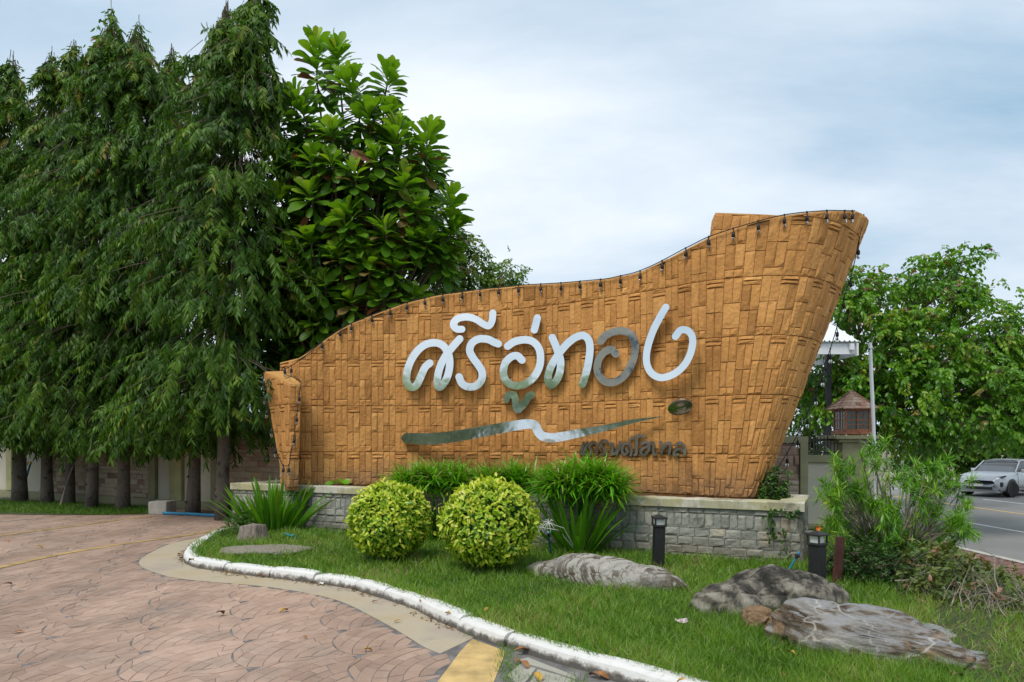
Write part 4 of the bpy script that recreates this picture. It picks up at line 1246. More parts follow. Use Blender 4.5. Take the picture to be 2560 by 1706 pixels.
# ---------------------------------------------------------------- broad-leaved almond-like tree behind the wall
M['broad'] = m_leaf('broad_glossy_leaf', [(0.0, (0.026, 0.085, 0.008)), (0.4, (0.088, 0.215, 0.012)), (0.7, (0.17, 0.34, 0.018)), (0.88, (0.29, 0.43, 0.035)), (0.94, (0.20, 0.10, 0.055)), (1.0, (0.30, 0.10, 0.04))], rough=.4, trans=.34, spec=.3)
ros = [(793,135,1.25,1),(847,135,.95,1),(968,181,.75,1),(972,268,.6,1),(700,280,1.05,1),(758,252,1.0,1),(885,215,1.1,1),(924,283,.8,1),(991,345,1.1,1),(1064,345,1.05,1),(704,496,.95,0),(777,490,1.05,0),(831,410,.9,0),(889,445,1.1,0),(1039,520,.85,0),(1118,505,1.0,1),(876,535,.9,0),(870,570,1.05,0),(963,581,1.0,0),(775,598,.9,0),(1117,560,.9,1),(921,670,.95,0),(985,668,.9,0),(1117,650,1.05,0),(752,692,.9,0),(814,713,1.05,0),(713,780,.8,0),(742,845,.8,0),(797,800,.7,0),(881,752,.75,0),(957,744,.85,0),(1033,740,.6,0),(733,626,.75,0),(1020,600,.7,0),(830,330,.8,0),(940,400,.85,0),(720,400,.8,0),(1010,440,.7,1),(700,560,.7,0),(690,690,.7,0),(850,640,.7,0),(1060,600,.7,0),(780,400,.75,0),(905,620,.65,0)]
inner = [(rng.uniform(700, 1090), rng.uniform(330, 760), .8, 2) for _ in range(120)] + [(rng.uniform(690, 900), rng.uniform(520, 900), .8, 2) for _ in range(48)] + [(rng.uniform(640, 780), rng.uniform(700, 945), .85, 2) for _ in range(50)]
bl = empty('broadleaf_tree', (*PD(880, 1200, 16.4)[:2], 0), 'large tree with big glossy paddle leaves in rosettes behind the sign wall', 'tree')
leaves = []; branch = MB()
tbase = np.array((*PD(880, 1200, 16.4)[:2], -.05))
fork = np.array((*PD(870, 900, 16.4)[:2], 3.0))
branch.tube([tbase, tbase + (.03, .02, 1.6), fork], [.17, .14, .12], 10)
for (x, y, s_, kind) in ros + inner:
    if kind == 2: D = 16.3 + rng.uniform(0, .9)
    else:
        q = math.hypot((x - 900) / 260, (y - 520) / 420); D = 16.3 - 1.35 * math.sqrt(max(0, 1 - min(q, 1) ** 2)) - .05
        D = max(D, 14.4)
    c = PD(x, y + (42 if kind == 1 else 12), D)
    axis = nrm(np.array(((x - 880) / 900 + rng.normal(0, .12), -.28 - .25 * (kind == 0) + rng.normal(0, .1), 1.0)))
    e1_ = nrm(np.cross(axis, (0.3, .9, .1))); e2_ = np.cross(axis, e1_)
    hgt = (.98 if kind == 1 else .36) * s_
    nl = int((62 if kind == 1 else 36 if kind == 0 else 24) * (0.75 + .25 * s_))
    for k in range(nl):
        t = k / (nl - 1)                       # 0 tip .. 1 base
        a = k * 2.399 + rng.normal(0, .15)
        el = np.interp(t, [0, .25, .6, 1], [1.25, .75, .25, -.45]) + rng.normal(0, .12)
        rad = math.cos(el) * (e1_ * math.cos(a) + e2_ * math.sin(a)) + math.sin(el) * axis
        rad = nrm(rad)
        p = c + axis * hgt * (.5 - t)
        L_ = rng.uniform(.42, .60) * np.interp(t, [0, .2, 1], [.62, .95, 1.05]) * (.75 + .3 * s_)
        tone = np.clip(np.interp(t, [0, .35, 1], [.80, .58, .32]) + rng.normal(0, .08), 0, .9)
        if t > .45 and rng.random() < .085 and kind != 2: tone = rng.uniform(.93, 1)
        if kind == 2: tone *= .6  # inner rosettes coloured darker to paint the shade inside the crown
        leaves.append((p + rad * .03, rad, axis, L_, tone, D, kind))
    lower = c - axis * hgt * .6
    mid_ = .5 * (lower + fork) + np.array((rng.normal(0, .15), rng.normal(0, .1), -.25))
    branch.tube(cr([fork - (0, 0, .1), mid_, lower, c + axis * hgt * .35], 9), np.linspace(.05, .012, 9), 6, cap=False)
branch.build('branches', M['twig'], bl, smooth=True)
dirs = np.array([l[1] for l in leaves]); axs = np.array([l[2] for l in leaves]); loc = np.array([l[0] for l in leaves])
RR = frames(dirs, axs + rng.normal(0, .25, axs.shape)); Ls = np.array([l[3] for l in leaves]); tn = np.array([l[4] for l in leaves])
order = sorted(range(len(leaves)), key=lambda i: (leaves[i][6] == 2, leaves[i][5] - .6 * leaves[i][3] - 1.5 * max(0, -leaves[i][1][1])))
lm = {}
for i in order[:300]:
    k = int(tn[i] * 14)
    if k not in lm:
        v = OBOV[0].copy(); v[:, 0] *= rng.uniform(.92, 1.12); v[:, 2] += rng.normal(0, .008, len(v))
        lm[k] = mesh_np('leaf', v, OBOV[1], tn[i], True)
    o = obj('leaf', lm[k], M['broad'], bl, loc=(0, 0, 0))
    Mx = Matrix([list(RR[i][q] * Ls[i]) + [float(loc[i][q] - bl.location[q])] for q in range(3)] + [[0, 0, 0, 1]])
    o.matrix_basis = Mx
bag = []
ri = np.array(order[300:])
for var in range(3):
    s_ = ri[var::3]; v = OBOV[0].copy(); v[:, 0] *= (1.0, 1.12, .9)[var]; v[:, 2] += rng.normal(0, .008, len(v))
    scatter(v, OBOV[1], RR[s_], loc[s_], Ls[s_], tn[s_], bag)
tag(bag_mesh('leaf_mass', bag, M['broad'], bl), kind='stuff')

# ---------------------------------------------------------------- generic bushy tree of hanging leaf sprays
def bushy(name, blobs, n, leaf, L0, mat, label, cat='tree', trunk=None, group=None, seed=3, droop=.5, tone=.5, shell=.55, kleaf=7, spr=.28, dry=0.0, part='crown', branches=True, lw=1.0, clump=1, crad=.2, clip=None):
    """blobs: list of (x px, y px, depth, radius px); leaf sprays hung through the blobs' volume"""
    r = np.random.default_rng(seed)
    C = np.array([PD(x, y, D) for x, y, D, R in blobs]); Rm = np.array([R * D / FPX for x, y, D, R in blobs])
    w = Rm ** 2; w = w / w.sum()
    b = r.choice(len(blobs), n, p=w)
    d = rdir(n, r)
    lump = 1 + .22 * np.sin(d[:, 0] * 7 + b) * np.sin(d[:, 2] * 6 + b * 2)
    p0 = C[b] + d * (Rm[b] * lump * r.uniform(shell ** 3, 1, n) ** (1/3))[:, None] * (1, .9, 1)
    if clump > 1:                                # sprays gather in tufts round their twig ends
        j = (np.arange(n) // clump) * clump; p0 = p0[j] + r.normal(0, crad, (n, 3)) * (1, 1, .6); d = nrm(d[j] + r.normal(0, .35, (n, 3)))
    if clip:
        yy = HZ - FPX * (p0[:, 2] - HC) / p0[:, 1]; xx = 1280 + FPX * p0[:, 0] / p0[:, 1]
        kk = ~((xx > clip[0]) & (yy > clip[1])); p0, d = p0[kk], d[kk]; n = len(p0)
    ax = nrm(d * .8 + r.normal(0, .35, (n, 3)) + (0, 0, .25 - droop))
    base_t = np.clip(r.normal(tone, .10, n) + .12 * d[:, 2] + np.repeat(r.normal(0, .14, n // clump + 1), clump)[:n], 0, .93)
    if dry: base_t[r.random(n) < dry] = 1.0
    side = nrm(np.cross(ax, np.array((0, 0, 1.)) + r.normal(0, .3, (n, 3))))
    bag = []
    for k in range(kleaf):
        t = (k + .5) / kleaf
        p = p0 + ax * (spr * t) + (0, 0, -spr * .35 * t * t)
        sg = 1 if k % 2 else -1
        dd = side * sg * r.uniform(.5, 1.0, n)[:, None] + ax * .6 + np.array((0, 0, -droop)) + r.normal(0, .22, (n, 3))
        L_ = L0 * r.uniform(.7, 1.2, n)
        scatter(*leaf, frames(dd, np.array((0, 0, 1.)) + r.normal(0, .45, (n, 3))), p, np.stack((L_ * lw, L_, L_), 1), np.clip(base_t + r.normal(0, .05, n), 0, 1), bag)
    ctr = C.mean(0)
    base = np.array((ctr[0], ctr[1], 0.0)) if trunk is None else np.array(trunk[0], float)
    root = empty(name, base, label, cat, group)
    if branches:
        tb = MB()
        if trunk is not None: tb.tube(cr(trunk, 8), np.linspace(trunk_r(Rm), trunk_r(Rm) * .55, 8), 9, cap=False); hub = np.array(trunk[-1], float)
        else: hub = base
        for i in range(len(blobs)):
            tip = C[i] + (0, 0, Rm[i] * .4); mid = .5 * (hub + tip) + r.normal(0, .15, 3) * Rm[i]
            tb.tube(cr([hub, mid, tip], 7), np.linspace(trunk_r(Rm) * .45, .012, 7), 6, cap=False)
            for _ in range(5):
                q = C[i] + rdir(1, r)[0] * Rm[i] * .85
                tb.tube(cr([.5 * (mid + C[i]), .5 * (C[i] + q) + r.normal(0, .08, 3), q], 5), np.linspace(.02, .005, 5), 4, cap=False)
        tb.build('branches' if trunk is None else 'trunk', M['twig'], root, smooth=True)
    bag_mesh(part, bag, mat, root)
    return root
def trunk_r(Rm): return float(np.clip(.07 * np.sqrt((Rm ** 2).sum()), .02, .22))
M['small'] = m_leaf('small_tree_leaf', [(0, (0.045, 0.11, 0.016)), (.5, (0.11, 0.22, 0.03)), (.93, (0.22, 0.33, 0.05)), (1, (0.30, 0.14, 0.03))], trans=.3)
bushy('small_leaf_tree', [(1030,545,18.2,75),(1100,600,18.2,60),(1150,640,18.3,55),(1170,700,18.3,70),(1250,700,18.4,45),(1080,700,18.2,85),(1268,690,18.4,36)], 1900, OVALS, .10, M['small'], 'small-leaved tree peeping over the low middle of the sign wall', trunk=[(-2.1,18.3,0),(-2.1,18.3,2),(-2.0,18.3,4.2)], seed=5, kleaf=9, spr=.26, tone=.6, dry=.01, clump=4, crad=.12)

M['mango'] = m_leaf('fresh_tree_leaf', [(0, (0.024, 0.085, 0.008)), (.4, (0.06, 0.18, 0.010)), (.7, (0.13, 0.30, 0.014)), (.9, (0.25, 0.41, 0.03)), (.95, (0.30, 0.28, .05)), (1, (0.20, 0.105, 0.065))], rough=.38, trans=.34)
bushy('leafy_tree', [(2160,770,18,95),(2110,720,18.6,60),(2330,720,18.4,90),(2400,700,18.6,70),(2270,760,18.3,90),(2440,800,18.3,95),(2200,880,17.5,110),(2330,870,17.6,110),(2460,880,17.6,100),(2560,860,18.0,85),(2130,970,17.6,100),(2250,990,17.2,100),(2370,1000,17.0,120),(2500,990,17.0,110),(2600,1010,17.2,100),(2310,1070,17.2,70),(2420,1062,16.9,66),(2530,1062,16.9,62),(2070,930,18.2,60),(2480,760,18.6,50),(2340,650,18.7,42),(2080,690,18.8,34),(2060,1010,18.4,60)], 4300, OVAL, .135, M['mango'], 'bright green spreading tree behind the lantern pillar, hanging over the street', trunk=[(8.75,18.4,-.7),(8.85,18.3,1.0),(9.4,18.2,2.5)], seed=8, kleaf=9, spr=.34, tone=.60, dry=.035, droop=.6, shell=.45, clump=7, crad=.17, clip=(2310, 1098))
bushy('dark_tree', [(2060,900,23,110),(2180,950,24,140),(2330,1000,25,150),(2480,1010,26,160),(2620,1040,27,160),(2000,1000,22,90),(2270,1110,25,90)], 1500, OVAL, .17, M['mast'], 'dark tree mass behind the bright leafy tree by the street', trunk=[(8.7,24,-.7),(8.9,24,2.0),(9.6,24,3.2)], seed=9, kleaf=8, spr=.4, tone=.35, droop=.5, clip=(2320, 1080))
bushy('garden_shrub', [(2010,1080,19,50),(2035,1120,19,45),(2070,1060,19,50),(2240,1060,21,40)], 420, OVALS, .10, M['small'], 'pale green garden shrub seen through the railing beside the lantern pillar', 'shrub', seed=10, kleaf=8, spr=.25, tone=.6)
bushy('street_tree', [(2560,1010,52,70),(2480,1060,52,70),(2640,960,55,90),(2380,1100,38,55),(2320,1105,38,60),(2385,1145,38,40),(2450,1105,38,60),(2520,1110,38,60),(2590,1105,38,60)], 1500, OVAL, .34, M['mast'], 'dark roadside tree far across the street beyond the parked car', trunk=[(37,52,-.6),(37,52,3)], seed=11, kleaf=8, spr=.7, tone=.4)

# ---- wire-stemmed oleander-like bush with narrow leaves
M['narrow'] = m_leaf('narrow_leaf', [(0, (0.05, 0.16, 0.012)), (.5, (0.12, 0.31, 0.016)), (.85, (0.24, 0.43, 0.03)), (1, (0.36, 0.44, 0.05))], rough=.35, trans=.3)
def narrow_bush():
    r = np.random.default_rng(31)
    base = np.array((4.98, 8.9, -.05))
    root = empty('oleander_bush', base, 'wiry spreading bush of narrow bright leaves in front of the lantern pillar', 'bush')
    st, bag = MB(), []
    tips = []
    for k in range(150):
        x = r.uniform(2068, 2425); top = np.interp(x, [2068, 2110, 2180, 2260, 2330, 2390, 2425], [1230, 1140, 1120, 1150, 1140, 1190, 1270])
        y = top + (r.random() ** .8) * (1395 - top) * (.92 if 2110 < x < 2400 else .6)
        tips.append(PD(x, y, r.uniform(8.1, 9.5)))
    for x, y, D in ((2050,1242,8.9),(2040,1335,8.2),(2110,1338,8.1),(2370,1150,8.7),(2420,1330,8.3),(2215,1105,9.0),(2085,1140,9.2)): tips.append(PD(x, y, D))
    for tp in tips:
        f = base + np.array((r.normal(0, .12), r.normal(0, .12), 0))
        mid = f + (tp - f) * r.uniform(.42, .6) + (0, 0, r.uniform(-.10, .16))
        c = cr([f, mid, tp], 7)
        st.tube(c, np.linspace(r.uniform(.011, .02), .004, 7), 5, cap=False)
        for q in range(r.integers(1, 3)):
            ax = nrm(tp - mid + r.normal(0, .25, 3) + (0, 0, .1))
            pc = tp + (r.normal(0, .07, 3) if q else 0)
            n = 40
            d = nrm(ax[None] * r.uniform(.0, 1.0, n)[:, None] + rdir(n, r) * 1.0)
            L_ = r.uniform(.10, .19, n)
            p = pc + ax * r.uniform(-.10, .03, n)[:, None]
            bt = np.clip(r.normal(.55, .2), 0, 1)
            scatter(*NEEDLE, frames(d, UP + r.normal(0, .3, (n, 3))), p, np.stack((L_ * .9, L_, L_), 1), np.clip(bt + r.normal(0, .1, n), 0, 1), bag)
    st.build('stems', M['drytwig'], root, smooth=True)
    bag_mesh('foliage', bag, M['narrow'], root)
    fl = MB(); c = PD(2045, 1321, 8.1)
    for k in range(5):
        a = k * 1.2566; d = np.array((math.cos(a), -.5, math.sin(a))); s_ = np.array((-math.sin(a), 0, math.cos(a)))
        fl.add([c, c + d * .02 + s_ * .012, c + d * .036, c + d * .02 - s_ * .012], [(0, 1, 2, 3)])
    M['orange'] = m_plain('orange_petal', (0.75, 0.16, 0.02), .5, bmp=0)
    fl.build('flower', M['orange'], root)
narrow_bush()
M['hedge'] = m_leaf('dark_hedge_leaf', [(0, (0.02, 0.055, 0.012)), (.6, (0.045, 0.115, 0.02)), (1, (0.09, 0.18, 0.03))], trans=.25)
bushy('low_hedge', [(2120,1400,8.0,50),(2180,1410,8.0,60),(2250,1420,8.0,60),(2160,1380,8.5,50),(2310,1400,8.6,50),(2080,1420,8.3,30)], 1300, OVALS, .035, M['hedge'], 'low dark small-leaved hedge at the foot of the oleander bush', 'hedge', seed=12, kleaf=8, spr=.10, tone=.45, droop=.2)
M['croton'] = m_leaf('bronze_shrub_leaf', [(0, (0.05, 0.08, 0.02)), (.5, (0.10, 0.15, 0.035)), (.8, (0.17, 0.20, 0.05)), (.95, (0.20, 0.12, 0.06)), (1, (0.32, 0.17, 0.11))], trans=.25, rough=.35)
def scraggly(name, blobs, n, label, seed, L0, ntw):
    o = bushy(name, blobs, n, OVAL, L0, M['croton'], label, 'shrub', seed=seed, kleaf=6, spr=.10, tone=.5, droop=.1, dry=.07, branches=False)
    r = np.random.default_rng(seed); tw = MB()
    for _ in range(ntw):
        x, y, D, R = blobs[r.integers(len(blobs))]
        e = PD(x + r.normal(0, R * .6), y + r.normal(-R * .25, R * .5), D + r.normal(0, .15)); f = np.array((e[0] + r.normal(0, .2), e[1] + r.normal(0, .2), e[2] - r.uniform(.2, .55)))
        tw.tube(cr([f, .5 * (f + e) + r.normal(0, .05, 3), e], 5), np.linspace(.008, .002, 5), 4, cap=False)
    tw.build('twigs', M['drytwig'], o)
scraggly('bronze_shrub', [(2310,1440,7.4,55),(2370,1430,7.5,60),(2430,1440,7.6,45),(2340,1480,7.1,45),(2290,1400,8.0,45)], 330, 'straggly bronze-green shrub with rounded leaves by the pavement edge', 21, .07, 90)
scraggly('bare_shrub', [(2480,1480,6.9,60),(2540,1490,6.8,70),(2590,1530,6.5,70),(2500,1530,6.5,50),(2440,1510,6.8,45)], 150, 'half-bare twiggy shrub at the right edge of the photo', 22, .065, 330)
bushy('wall_bush', [(1935,1225,10.0,26),(1945,1195,10.05,22),(1925,1240,9.95,20),(1915,1205,10.1,14)], 260, OVALS, .055, M['hedge'], 'small leafy bush on the planter against the foot of the prow', 'bush', seed=23, kleaf=7, spr=.10, tone=.75, droop=.3)

# ---- clipped round bushes
M['topiary'] = m_leaf('golden_hedge_leaf', [(0, (0.03, 0.09, 0.012)), (.35, (0.08, 0.21, 0.012)), (.6, (0.25, 0.43, 0.018)), (.85, (0.46, 0.58, 0.03)), (1, (0.62, 0.62, 0.08))], rough=.35, trans=.3, mott=False)
def topiary(x, y, D, rx, rz, label, seed):
    r = np.random.default_rng(seed)
    c = PD(x, y, D); root = empty('round_bush', (c[0], c[1], .08), label, 'bush', 'clipped round golden bushes on the lawn')
    n = 8800
    d = rdir(n, r); R = np.array((rx, rx * .95, rz))
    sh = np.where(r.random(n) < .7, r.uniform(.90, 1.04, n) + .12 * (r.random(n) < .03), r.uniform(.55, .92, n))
    lump = 1 + .05 * np.sin(d[:, 0] * 7 + seed) * np.sin(d[:, 2] * 6 + seed) - .05 * np.maximum(0, d[:, 2]) ** 4 + .035 * np.sin(d[:, 1] * 11 + d[:, 2] * 6)
    p = c + d * R * (sh * lump)[:, None]
    p[:, 2] = np.maximum(p[:, 2], c[2] - rz * .93 + r.uniform(0, .1, n))
    tg = rdir(n, r); tg = nrm(tg - (tg * d).sum(1)[:, None] * d)
    ld = nrm(d * r.uniform(.15, .8, n)[:, None] + UP * (.35 * d[:, 2:] + .05) + tg * .75)
    # golden on the outside and above, darker green inside
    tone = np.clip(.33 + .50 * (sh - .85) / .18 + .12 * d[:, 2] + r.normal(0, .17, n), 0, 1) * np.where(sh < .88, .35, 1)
    L_ = r.uniform(.048, .085, n); bag = []
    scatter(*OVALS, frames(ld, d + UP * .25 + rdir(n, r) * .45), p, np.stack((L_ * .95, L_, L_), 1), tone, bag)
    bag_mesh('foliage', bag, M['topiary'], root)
    st = MB()
    for k in range(26):
        e = c + rdir(1, r)[0] * R * .85; f = np.array((c[0] + r.normal(0, .05), c[1] + r.normal(0, .05), .03))
        st.tube(cr([f, .5 * (f + e) + r.normal(0, .05, 3), e], 6), np.linspace(.014, .004, 6), 5, cap=False)
    st.build('stems', M['twig'], root)
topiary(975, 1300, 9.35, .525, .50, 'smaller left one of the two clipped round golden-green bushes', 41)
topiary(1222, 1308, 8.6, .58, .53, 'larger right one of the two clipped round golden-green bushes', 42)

# ---- grassy pandan clumps on the planter
M['pandan'] = m_leaf('pandan_blade', [(0, (0.03, 0.14, 0.006)), (.5, (0.085, 0.31, 0.009)), (.85, (0.17, 0.43, 0.014)), (.96, (0.24, 0.33, 0.06)), (1, (0.30, 0.24, 0.09))], rough=.35, trans=.3, mott=False)
def pandan(x0, x1, D, zc, hgt, n, label, seed):
    r = np.random.default_rng(seed)
    xs = r.uniform(x0, x1, n); u = (xs - x0) / (x1 - x0)
    c = np.array([PD(x, 1200, D) for x in xs]); c[:, 1] += r.normal(0, .16, n); c[:, 2] = zc + hgt * np.sin(np.pi * np.clip(.12 + .76 * u, 0, 1)) * r.uniform(.1, .75, n)
    root = empty('pandan_clump', (*c[:, :2].mean(0), zc), label, 'plant', 'grassy pandan clumps on the planter')
    bag = []
    m = 17
    for k in range(m):
        a = k * 2.399 + r.uniform(0, 6.28, n); el = np.interp(k / m, [0, 1], [1.35, .15]) + r.normal(0, .15, n)
        d = np.stack((np.cos(a) * np.cos(el), np.sin(a) * np.cos(el) - .15, np.sin(el)), 1)
        L_ = r.uniform(.30, .52, n)
        scatter(*BLADE, frames(d, UP + r.normal(0, .2, (n, 3))), c + (0, 0, .0), np.stack((L_ * 1.45, L_, L_), 1), np.clip(.55 + .3 * np.sin(el) + r.normal(0, .14, n), 0, 1), bag)
    bag_mesh('blades', bag, M['pandan'], root)
    st = MB()
    for i in range(0, n, 2): st.tube([(c[i][0], c[i][1], zc - .06), c[i]], .012, 5, cap=False)
    st.build('stems', M['twig'], root)
pandan(990, 1180, 11.3, .92, .36, 105, 'leftmost grassy pandan clump behind the smaller round bush', 51)
pandan(1198, 1368, 11.1, .92, .34, 90, 'middle grassy pandan clump behind the larger round bush', 52)
pandan(1372, 1548, 10.1, .90, .52, 170, 'largest grassy pandan clump, right, covering part of the small lettering', 53)

# ---- strap-leaved lilies
M['lily'] = m_leaf('lily_strap_leaf', [(0, (0.035, 0.12, 0.008)), (.5, (0.095, 0.27, 0.012)), (.85, (0.19, 0.39, 0.025)), (1, (0.34, 0.36, 0.07))], rough=.33, trans=.3)
def lily(bx, by, zg, n, Lr, label, seed, spread=.55, wid=.045, rad=.22):
    r = np.random.default_rng(seed)
    b = PZ(bx, by, zg)
    root = empty('lily_clump', b, label, 'plant', 'strap-leaved lily clumps on the lawn')
    for k in range(n):
        a = k * 2.399 + r.normal(0, .3); q = math.sqrt((k + .5) / n)
        st = np.array((math.cos(a) * q * rad, math.sin(a) * q * rad * .5, -.03))
        ln = r.uniform(*Lr); lean = spread * r.uniform(.05, .75) * (.5 + .5 * q)
        out = np.array((math.cos(a), math.sin(a) * .7, 0)); 
        bend = r.uniform(.05, .45) + (.5 if r.random() < .16 else 0)
        ts = np.linspace(0, 1, 7); P = []
        for t in ts:
            ang = 1.45 - lean * .9 - bend * 1.6 * max(0, t - .35) ** 1.3
            P.append((math.cos(ang), math.sin(ang)))
        P = np.array(P); cum = np.concatenate(([[0, 0]], np.cumsum(.5 * (P[1:] + P[:-1]) * ln / 6, 0)))
        w = wid * r.uniform(.8, 1.2) * np.array((.55, .7, .9, 1.0, .92, .62, .05)) / 1
        ph = math.atan2(out[1], out[0]) + 1.571 + r.normal(0, .7); sd = np.array((math.cos(ph), math.sin(ph), 0))
        V = []
        for (h, v), ww, pp in zip(cum, w, P):
            c = st + out * h + np.array((0, 0, v)); nn = -out * pp[1] + np.array((0, 0, pp[0]))
            V += [c - sd * ww + nn * ww * .3, c, c + sd * ww + nn * ww * .3]
        F = [(i*3+j, i*3+j+1, (i+1)*3+j+1, (i+1)*3+j) for i in range(6) for j in range(2)]
        tone = np.clip(r.normal(.5, .16), 0, .95) + (.25 if r.random() < .08 else 0)
        obj('leaf', mesh_np('leaf', V, F, np.linspace(max(0, tone - .2), min(1, tone + .08), 21), True), M['lily'], root, loc=(0, 0, 0))
    return root, b
lily(676, 1325, .1, 120, (.6, 1.12), 'left strap-leaved lily clump behind the tree stump', 61, spread=1.25, wid=.033, rad=.50)
lily(1093, 1352, .1, 20, (.5, .85), 'strap-leaved lily squeezed between the two round bushes', 62, spread=.6, wid=.045, rad=.2)
lr, lb = lily(1445, 1385, .1, 76, (.6, 1.08), 'right strap-leaved lily clump with white spidery flowers beside the larger round bush', 63, spread=1.5, wid=.033, rad=.26)
M['petal'] = m_plain('white_petal', (0.8, 0.8, 0.76), .5, var=.05, bmp=0)
for (fx, fy, D) in ((1345, 1318, 9.2), (1372, 1308, 9.3)):
    fm = MB(); c = PD(fx, fy, D)
    for k in range(11):
        a = k * .571 + rng.normal(0, .15); d = np.array((math.cos(a), rng.uniform(-.7, .1), math.sin(a))); e = c + d * .09 + (0, 0, -.035)
        fm.tube(cr([c, c + d * .05 + (0, 0, .008), e], 4), [.0035, .004, .003, .0012], 4, cap=False)
    fm.tube([c, .5 * (c + lb) + (0, 0, .15), lb], [.004, .006, .008], 5)
    fm.build('flower', M['petal'], lr)

# ---------------------------------------------------------------- lawn grass
M['grass'] = m_leaf('lawn_grass', [(0, (0.055, 0.125, 0.010)), (.5, (0.128, 0.262, 0.020)), (.85, (0.235, 0.375, 0.04)), (.95, (0.30, 0.28, 0.09)), (1, (0.34, 0.27, 0.13))], rough=.45, trans=.3, mott=False)
rock_ex = []
def grass_field(n, poly_fn, seed, Lr=(.055, .15)):
    r = np.random.default_rng(seed)
    Y = 4.0 + 9.8 * r.random(n) ** 1.7; X = r.uniform(-.62, .80, n) * Y * 1.02
    P = np.column_stack((X, Y)); k = seg_in(lawn_poly, P)
    # keep it out of the planter
    rel = P - PA; along = rel @ pdv; back = rel @ bk
    k &= ~((back > -.02) & (along > -.06) & (along < PLen + .06))
    k &= X < xs_edge(Y) + 1.15
    # bare trodden patches and thin turf to the right
    th = np.sin(X * 1.9 + 1) * np.sin(Y * 2.3) * .5 + .5
    k &= r.random(n) < np.where(X > xs_edge(Y) - 1.5, .10 + .45 * th * (np.sin(X * 4.3 - Y * 3.1) > -.3), .52 + .48 * th)
    P = P[k]; m = len(P)
    cl = np.sin(P[:, 0] * 5.1 + 2) * np.sin(P[:, 1] * 4.3) + np.sin(P[:, 0] * 13 + P[:, 1] * 9)
    L_ = r.uniform(*Lr, m) * (1 + .18 * cl)
    d = np.column_stack((r.normal(0, .55, m), r.normal(0, .55, m), np.ones(m)))
    z = lawn_z(P[:, 0], P[:, 1]) - .004
    pt_ = np.sin(P[:, 0] * 1.7 + 1.3) * np.sin(P[:, 1] * 1.3 + .4) + .6 * np.sin(P[:, 0] * 3.7 - P[:, 1] * 2.9)
    tone = np.clip(.50 + .10 * cl + .13 * pt_ + r.normal(0, .15, m) + np.where(P[:, 0] > xs_edge(P[:, 1]) - 1.4, .06, 0) + .42 * (r.random(m) < np.where(P[:, 0] > xs_edge(P[:, 1]) - 1.3, .26, .05 + .08 * (pt_ > .5))), 0, 1)
    bag = []
    scatter(*GRASS, frames(d, rdir(m, r) + .01), np.column_stack((P, z)), np.stack((np.full(m, .11) * np.clip(P[:, 1] / 6, .9, 1.6), L_, L_), 1), tone, bag)
    return bag
bag = grass_field(400000, None, 71)
# longer tufts around rocks, kerb joints and the planter's foot
go = bag_mesh('lawn_grass', bag, M['grass'], None); tag(go, 'short green lawn grass filling the bed inside the white kerb', 'grass', kind='stuff')
def strip_grass(n, P, z, Lr, seed, tone=.45, name='verge_grass', label='', wdt=.12):
    r = np.random.default_rng(seed); bag = []; m = len(P)
    L_ = r.uniform(*Lr, m); d = np.column_stack((r.normal(0, .5, m), r.normal(0, .5, m), np.ones(m)))
    scatter(*GRASS, frames(d, rdir(m, r) + .01), np.column_stack((P, z)), np.stack((np.full(m, wdt), L_, L_), 1), np.clip(r.normal(tone, .17, m), 0, 1), bag)
    tag(bag_mesh(name, bag, M['grass'], None), label, 'grass', kind='stuff')
r = np.random.default_rng(5)
vx = r.uniform(-200, 395, 16000); vy = np.interp(vx, [-200, 0, 200, 395], [1248, 1250, 1262, 1272]) + r.random(16000) * np.interp(vx, [-200, 0, 250, 395], [34, 33, 24, 12])
P = np.array([PZ(x, y, 0)[:2] for x, y in zip(vx, vy)])
strip_grass(0, P, np.zeros(len(P)), (.05, .16), 6, .35, 'verge_grass', 'dark grass verge under the mast trees beside the drive', .16)
vp = [tuple(PZ(x, y, 0)[:2]) for x, y in ((-400,1250),(-200,1246),(0,1248),(200,1258),(395,1268),(400,1286),(250,1288),(100,1288),(-200,1284),(-400,1290))]
sheet('verge', vp, .006, M['lawnsoil'])
# weeds in the kerb joint and round the planter foot
P = []
for (cx, cy, sx, sy, n) in ((1268,1640,14,26,260),(1270,1690,16,30,120),(1178,1570,10,14,160),(1330,1700,30,6,70),(1440,1706,24,8,60),(1010,1505,8,4,30)):
    q = np.column_stack((r.normal(cx, sx, n), r.normal(cy, sy, n))); P += [PZ(x, max(y, 1400), 0)[:2] for x, y in q]
P = np.array(P); strip_grass(0, P, np.full(len(P), -.002), (.03, .10), 8, .45, 'kerb_weeds', 'tufts of grass and weeds growing at the kerb joints near the yellow band', .07)
# creeping ground cover among the right-hand rocks
bag = []
n = 5200; X = r.uniform(2.2, 7.0, n); Y = r.uniform(4.4, 9.6, n); k = (X > xs_edge(Y) - 1.5) & (X < xs_edge(Y) + 1.6); X, Y = X[k], Y[k]; n = len(X)
k = r.random(n) < (.5 + .5 * np.sin(X * 3.1) * np.sin(Y * 2.7)); X, Y = X[k], Y[k]; n = len(X)
L_ = r.uniform(.02, .04, n)
scatter(*OVALS, frames(np.column_stack((r.normal(0, 1, n), r.normal(0, 1, n), r.uniform(.1, .8, n))), UP + r.normal(0, .4, (n, 3))), np.column_stack((X, Y, lawn_z(X, Y) + r.uniform(.01, .05, n))), np.stack((L_ * 1.3, L_, L_), 1), np.clip(r.normal(.5, .25, n), 0, 1), bag)
tag(bag_mesh('ground_cover', bag, M['hedge'], None), 'patchy creeping weeds over the bare slope at the right', 'ground cover', kind='stuff')
